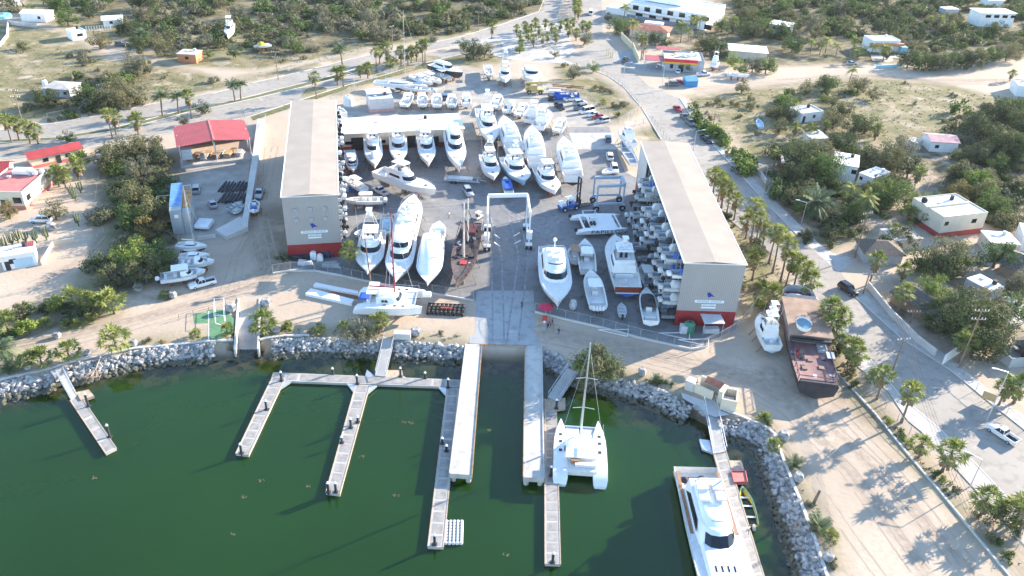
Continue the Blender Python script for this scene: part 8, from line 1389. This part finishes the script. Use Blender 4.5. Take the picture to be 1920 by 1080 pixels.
fence([(1614, 712), (1660, 765), (1704, 815), (1760, 870), (1850, 970), (1905, 1030), (1940, 1070)], 1.7, 'post and wire fence between the palm strip and the near pavement', 3.4, mat=gry); fence([(1785, 696), (1852, 752), (1920, 808)], 1.8, 'thin metal fence along the far pavement, lower right', 3.5, mesh=False); fence([(336, 600), (363, 591), (392, 583), (424, 573), (446, 568)], 1.2, 'low post and rope line beyond the green painted court', 3.2, mesh=False, mat=woodm); fence([(1395, 340), (1330, 280)], 1.0, 'low fence along the roadside scrub', 4, mesh=False) if False else None
t = fence([(404, 607), (404, 575), (422, 574), (422, 607), (404, 607)], 1.9, 'white pipe goal frame on the green painted court', 4, name='goal_frame', mesh=False, mat=whm, r=.06)
fence([(163, 60), (208, 57)], 2.2, 'slatted white fence beside the small white cube house, top left', 1.0, name='slatted_fence', mat=whm, r=.10)
fence([(1343, 318), (1500, 530), (1535, 612)], 1.6, 'wire fence behind the row of tall palms', 3.5, mat=gry)
for px, lb in (((1648, 803), 'pale board sign leaning on the lower right fence'),): pass
o = G(1850, 756); t = thing('notice_board', 'tan notice board standing on the far pavement, lower right', 'sign', o, R(-40)); MB().box((0, 0, 1.5), (2.2, .1, 1.5)).build('panel', M('tan_board', (.42, .30, .15), .8, .15), t); [MB().tube((x, 0, 0), (x, 0, 1.0), .05, n=5).build('post', metal, t) for x in (-.8, .8)]
# overhead wires on the right
def wire(a, b, label, n_=4):
    m_ = MB()
    for k in range(n_):
        off = Vector((k * .5 - .75, 0, 0)); A_, B__ = Vector(a) + off, Vector(b) + off; pts = [A_.lerp(B__, i / 10) - Vector((0, 0, 1.2 * 4 * (i / 10) * (1 - i / 10))) for i in range(11)]; m_.path(pts, .022, 3)
    tag(m_.build('power_lines', blkc), label, 'power line')
p1, p2 = G(1672, 700), G(1602, 484); p3 = p1 + (p1 - p2) * 1.0
wire((p1.x, p1.y, 8.8), (p2.x, p2.y, 9.6), 'black power lines running over the right road between two wooden poles'); wire((p1.x, p1.y, 8.8), (p3.x, p3.y, 8.8), 'black power lines leaving over the lower right corner')
# giraffe-like dead trunks on the traffic island
for px, py, lb in ((1139, 104, 'left pair of dead upright trunks on the traffic island'), (1146, 108, 'right pair of dead upright trunks on the traffic island')): m_ = MB(); [m_.tube((x, 0, 0), (x * 1.3, .2, 2.6 + x), .14, .08, 5) for x in (-.3, .35)]; tag(m_.build('dead_trunk', tanm, loc=G(px, py)), lb, 'trunk')
settle_labels()
# ------------------------------------------------------------------ name the setting, tidy up
# ------------------------------------------------------------------ thin morning haze, one closed box round the whole place
me = bpy.data.meshes.new('haze'); b_ = MB().box((0, 300, 45), (2600, 1500, 112)); me.from_pydata(b_.v, [], b_.f); ho = bpy.data.objects.new('haze', me); COL.objects.link(ho); struct(ho, 'stuff')
hm = bpy.data.materials.new('haze'); hm.use_nodes = True; n = hm.node_tree; n.nodes.remove(n.nodes['Principled BSDF']); pv = n.nodes.new('ShaderNodeVolumePrincipled'); pv.inputs['Density'].default_value = .00004; pv.inputs['Color'].default_value = (.92, .94, 1, 1); pv.inputs['Anisotropy'].default_value = .2; n.links.new(pv.outputs[0], n.nodes['Material Output'].inputs['Volume']); me.materials.append(hm)
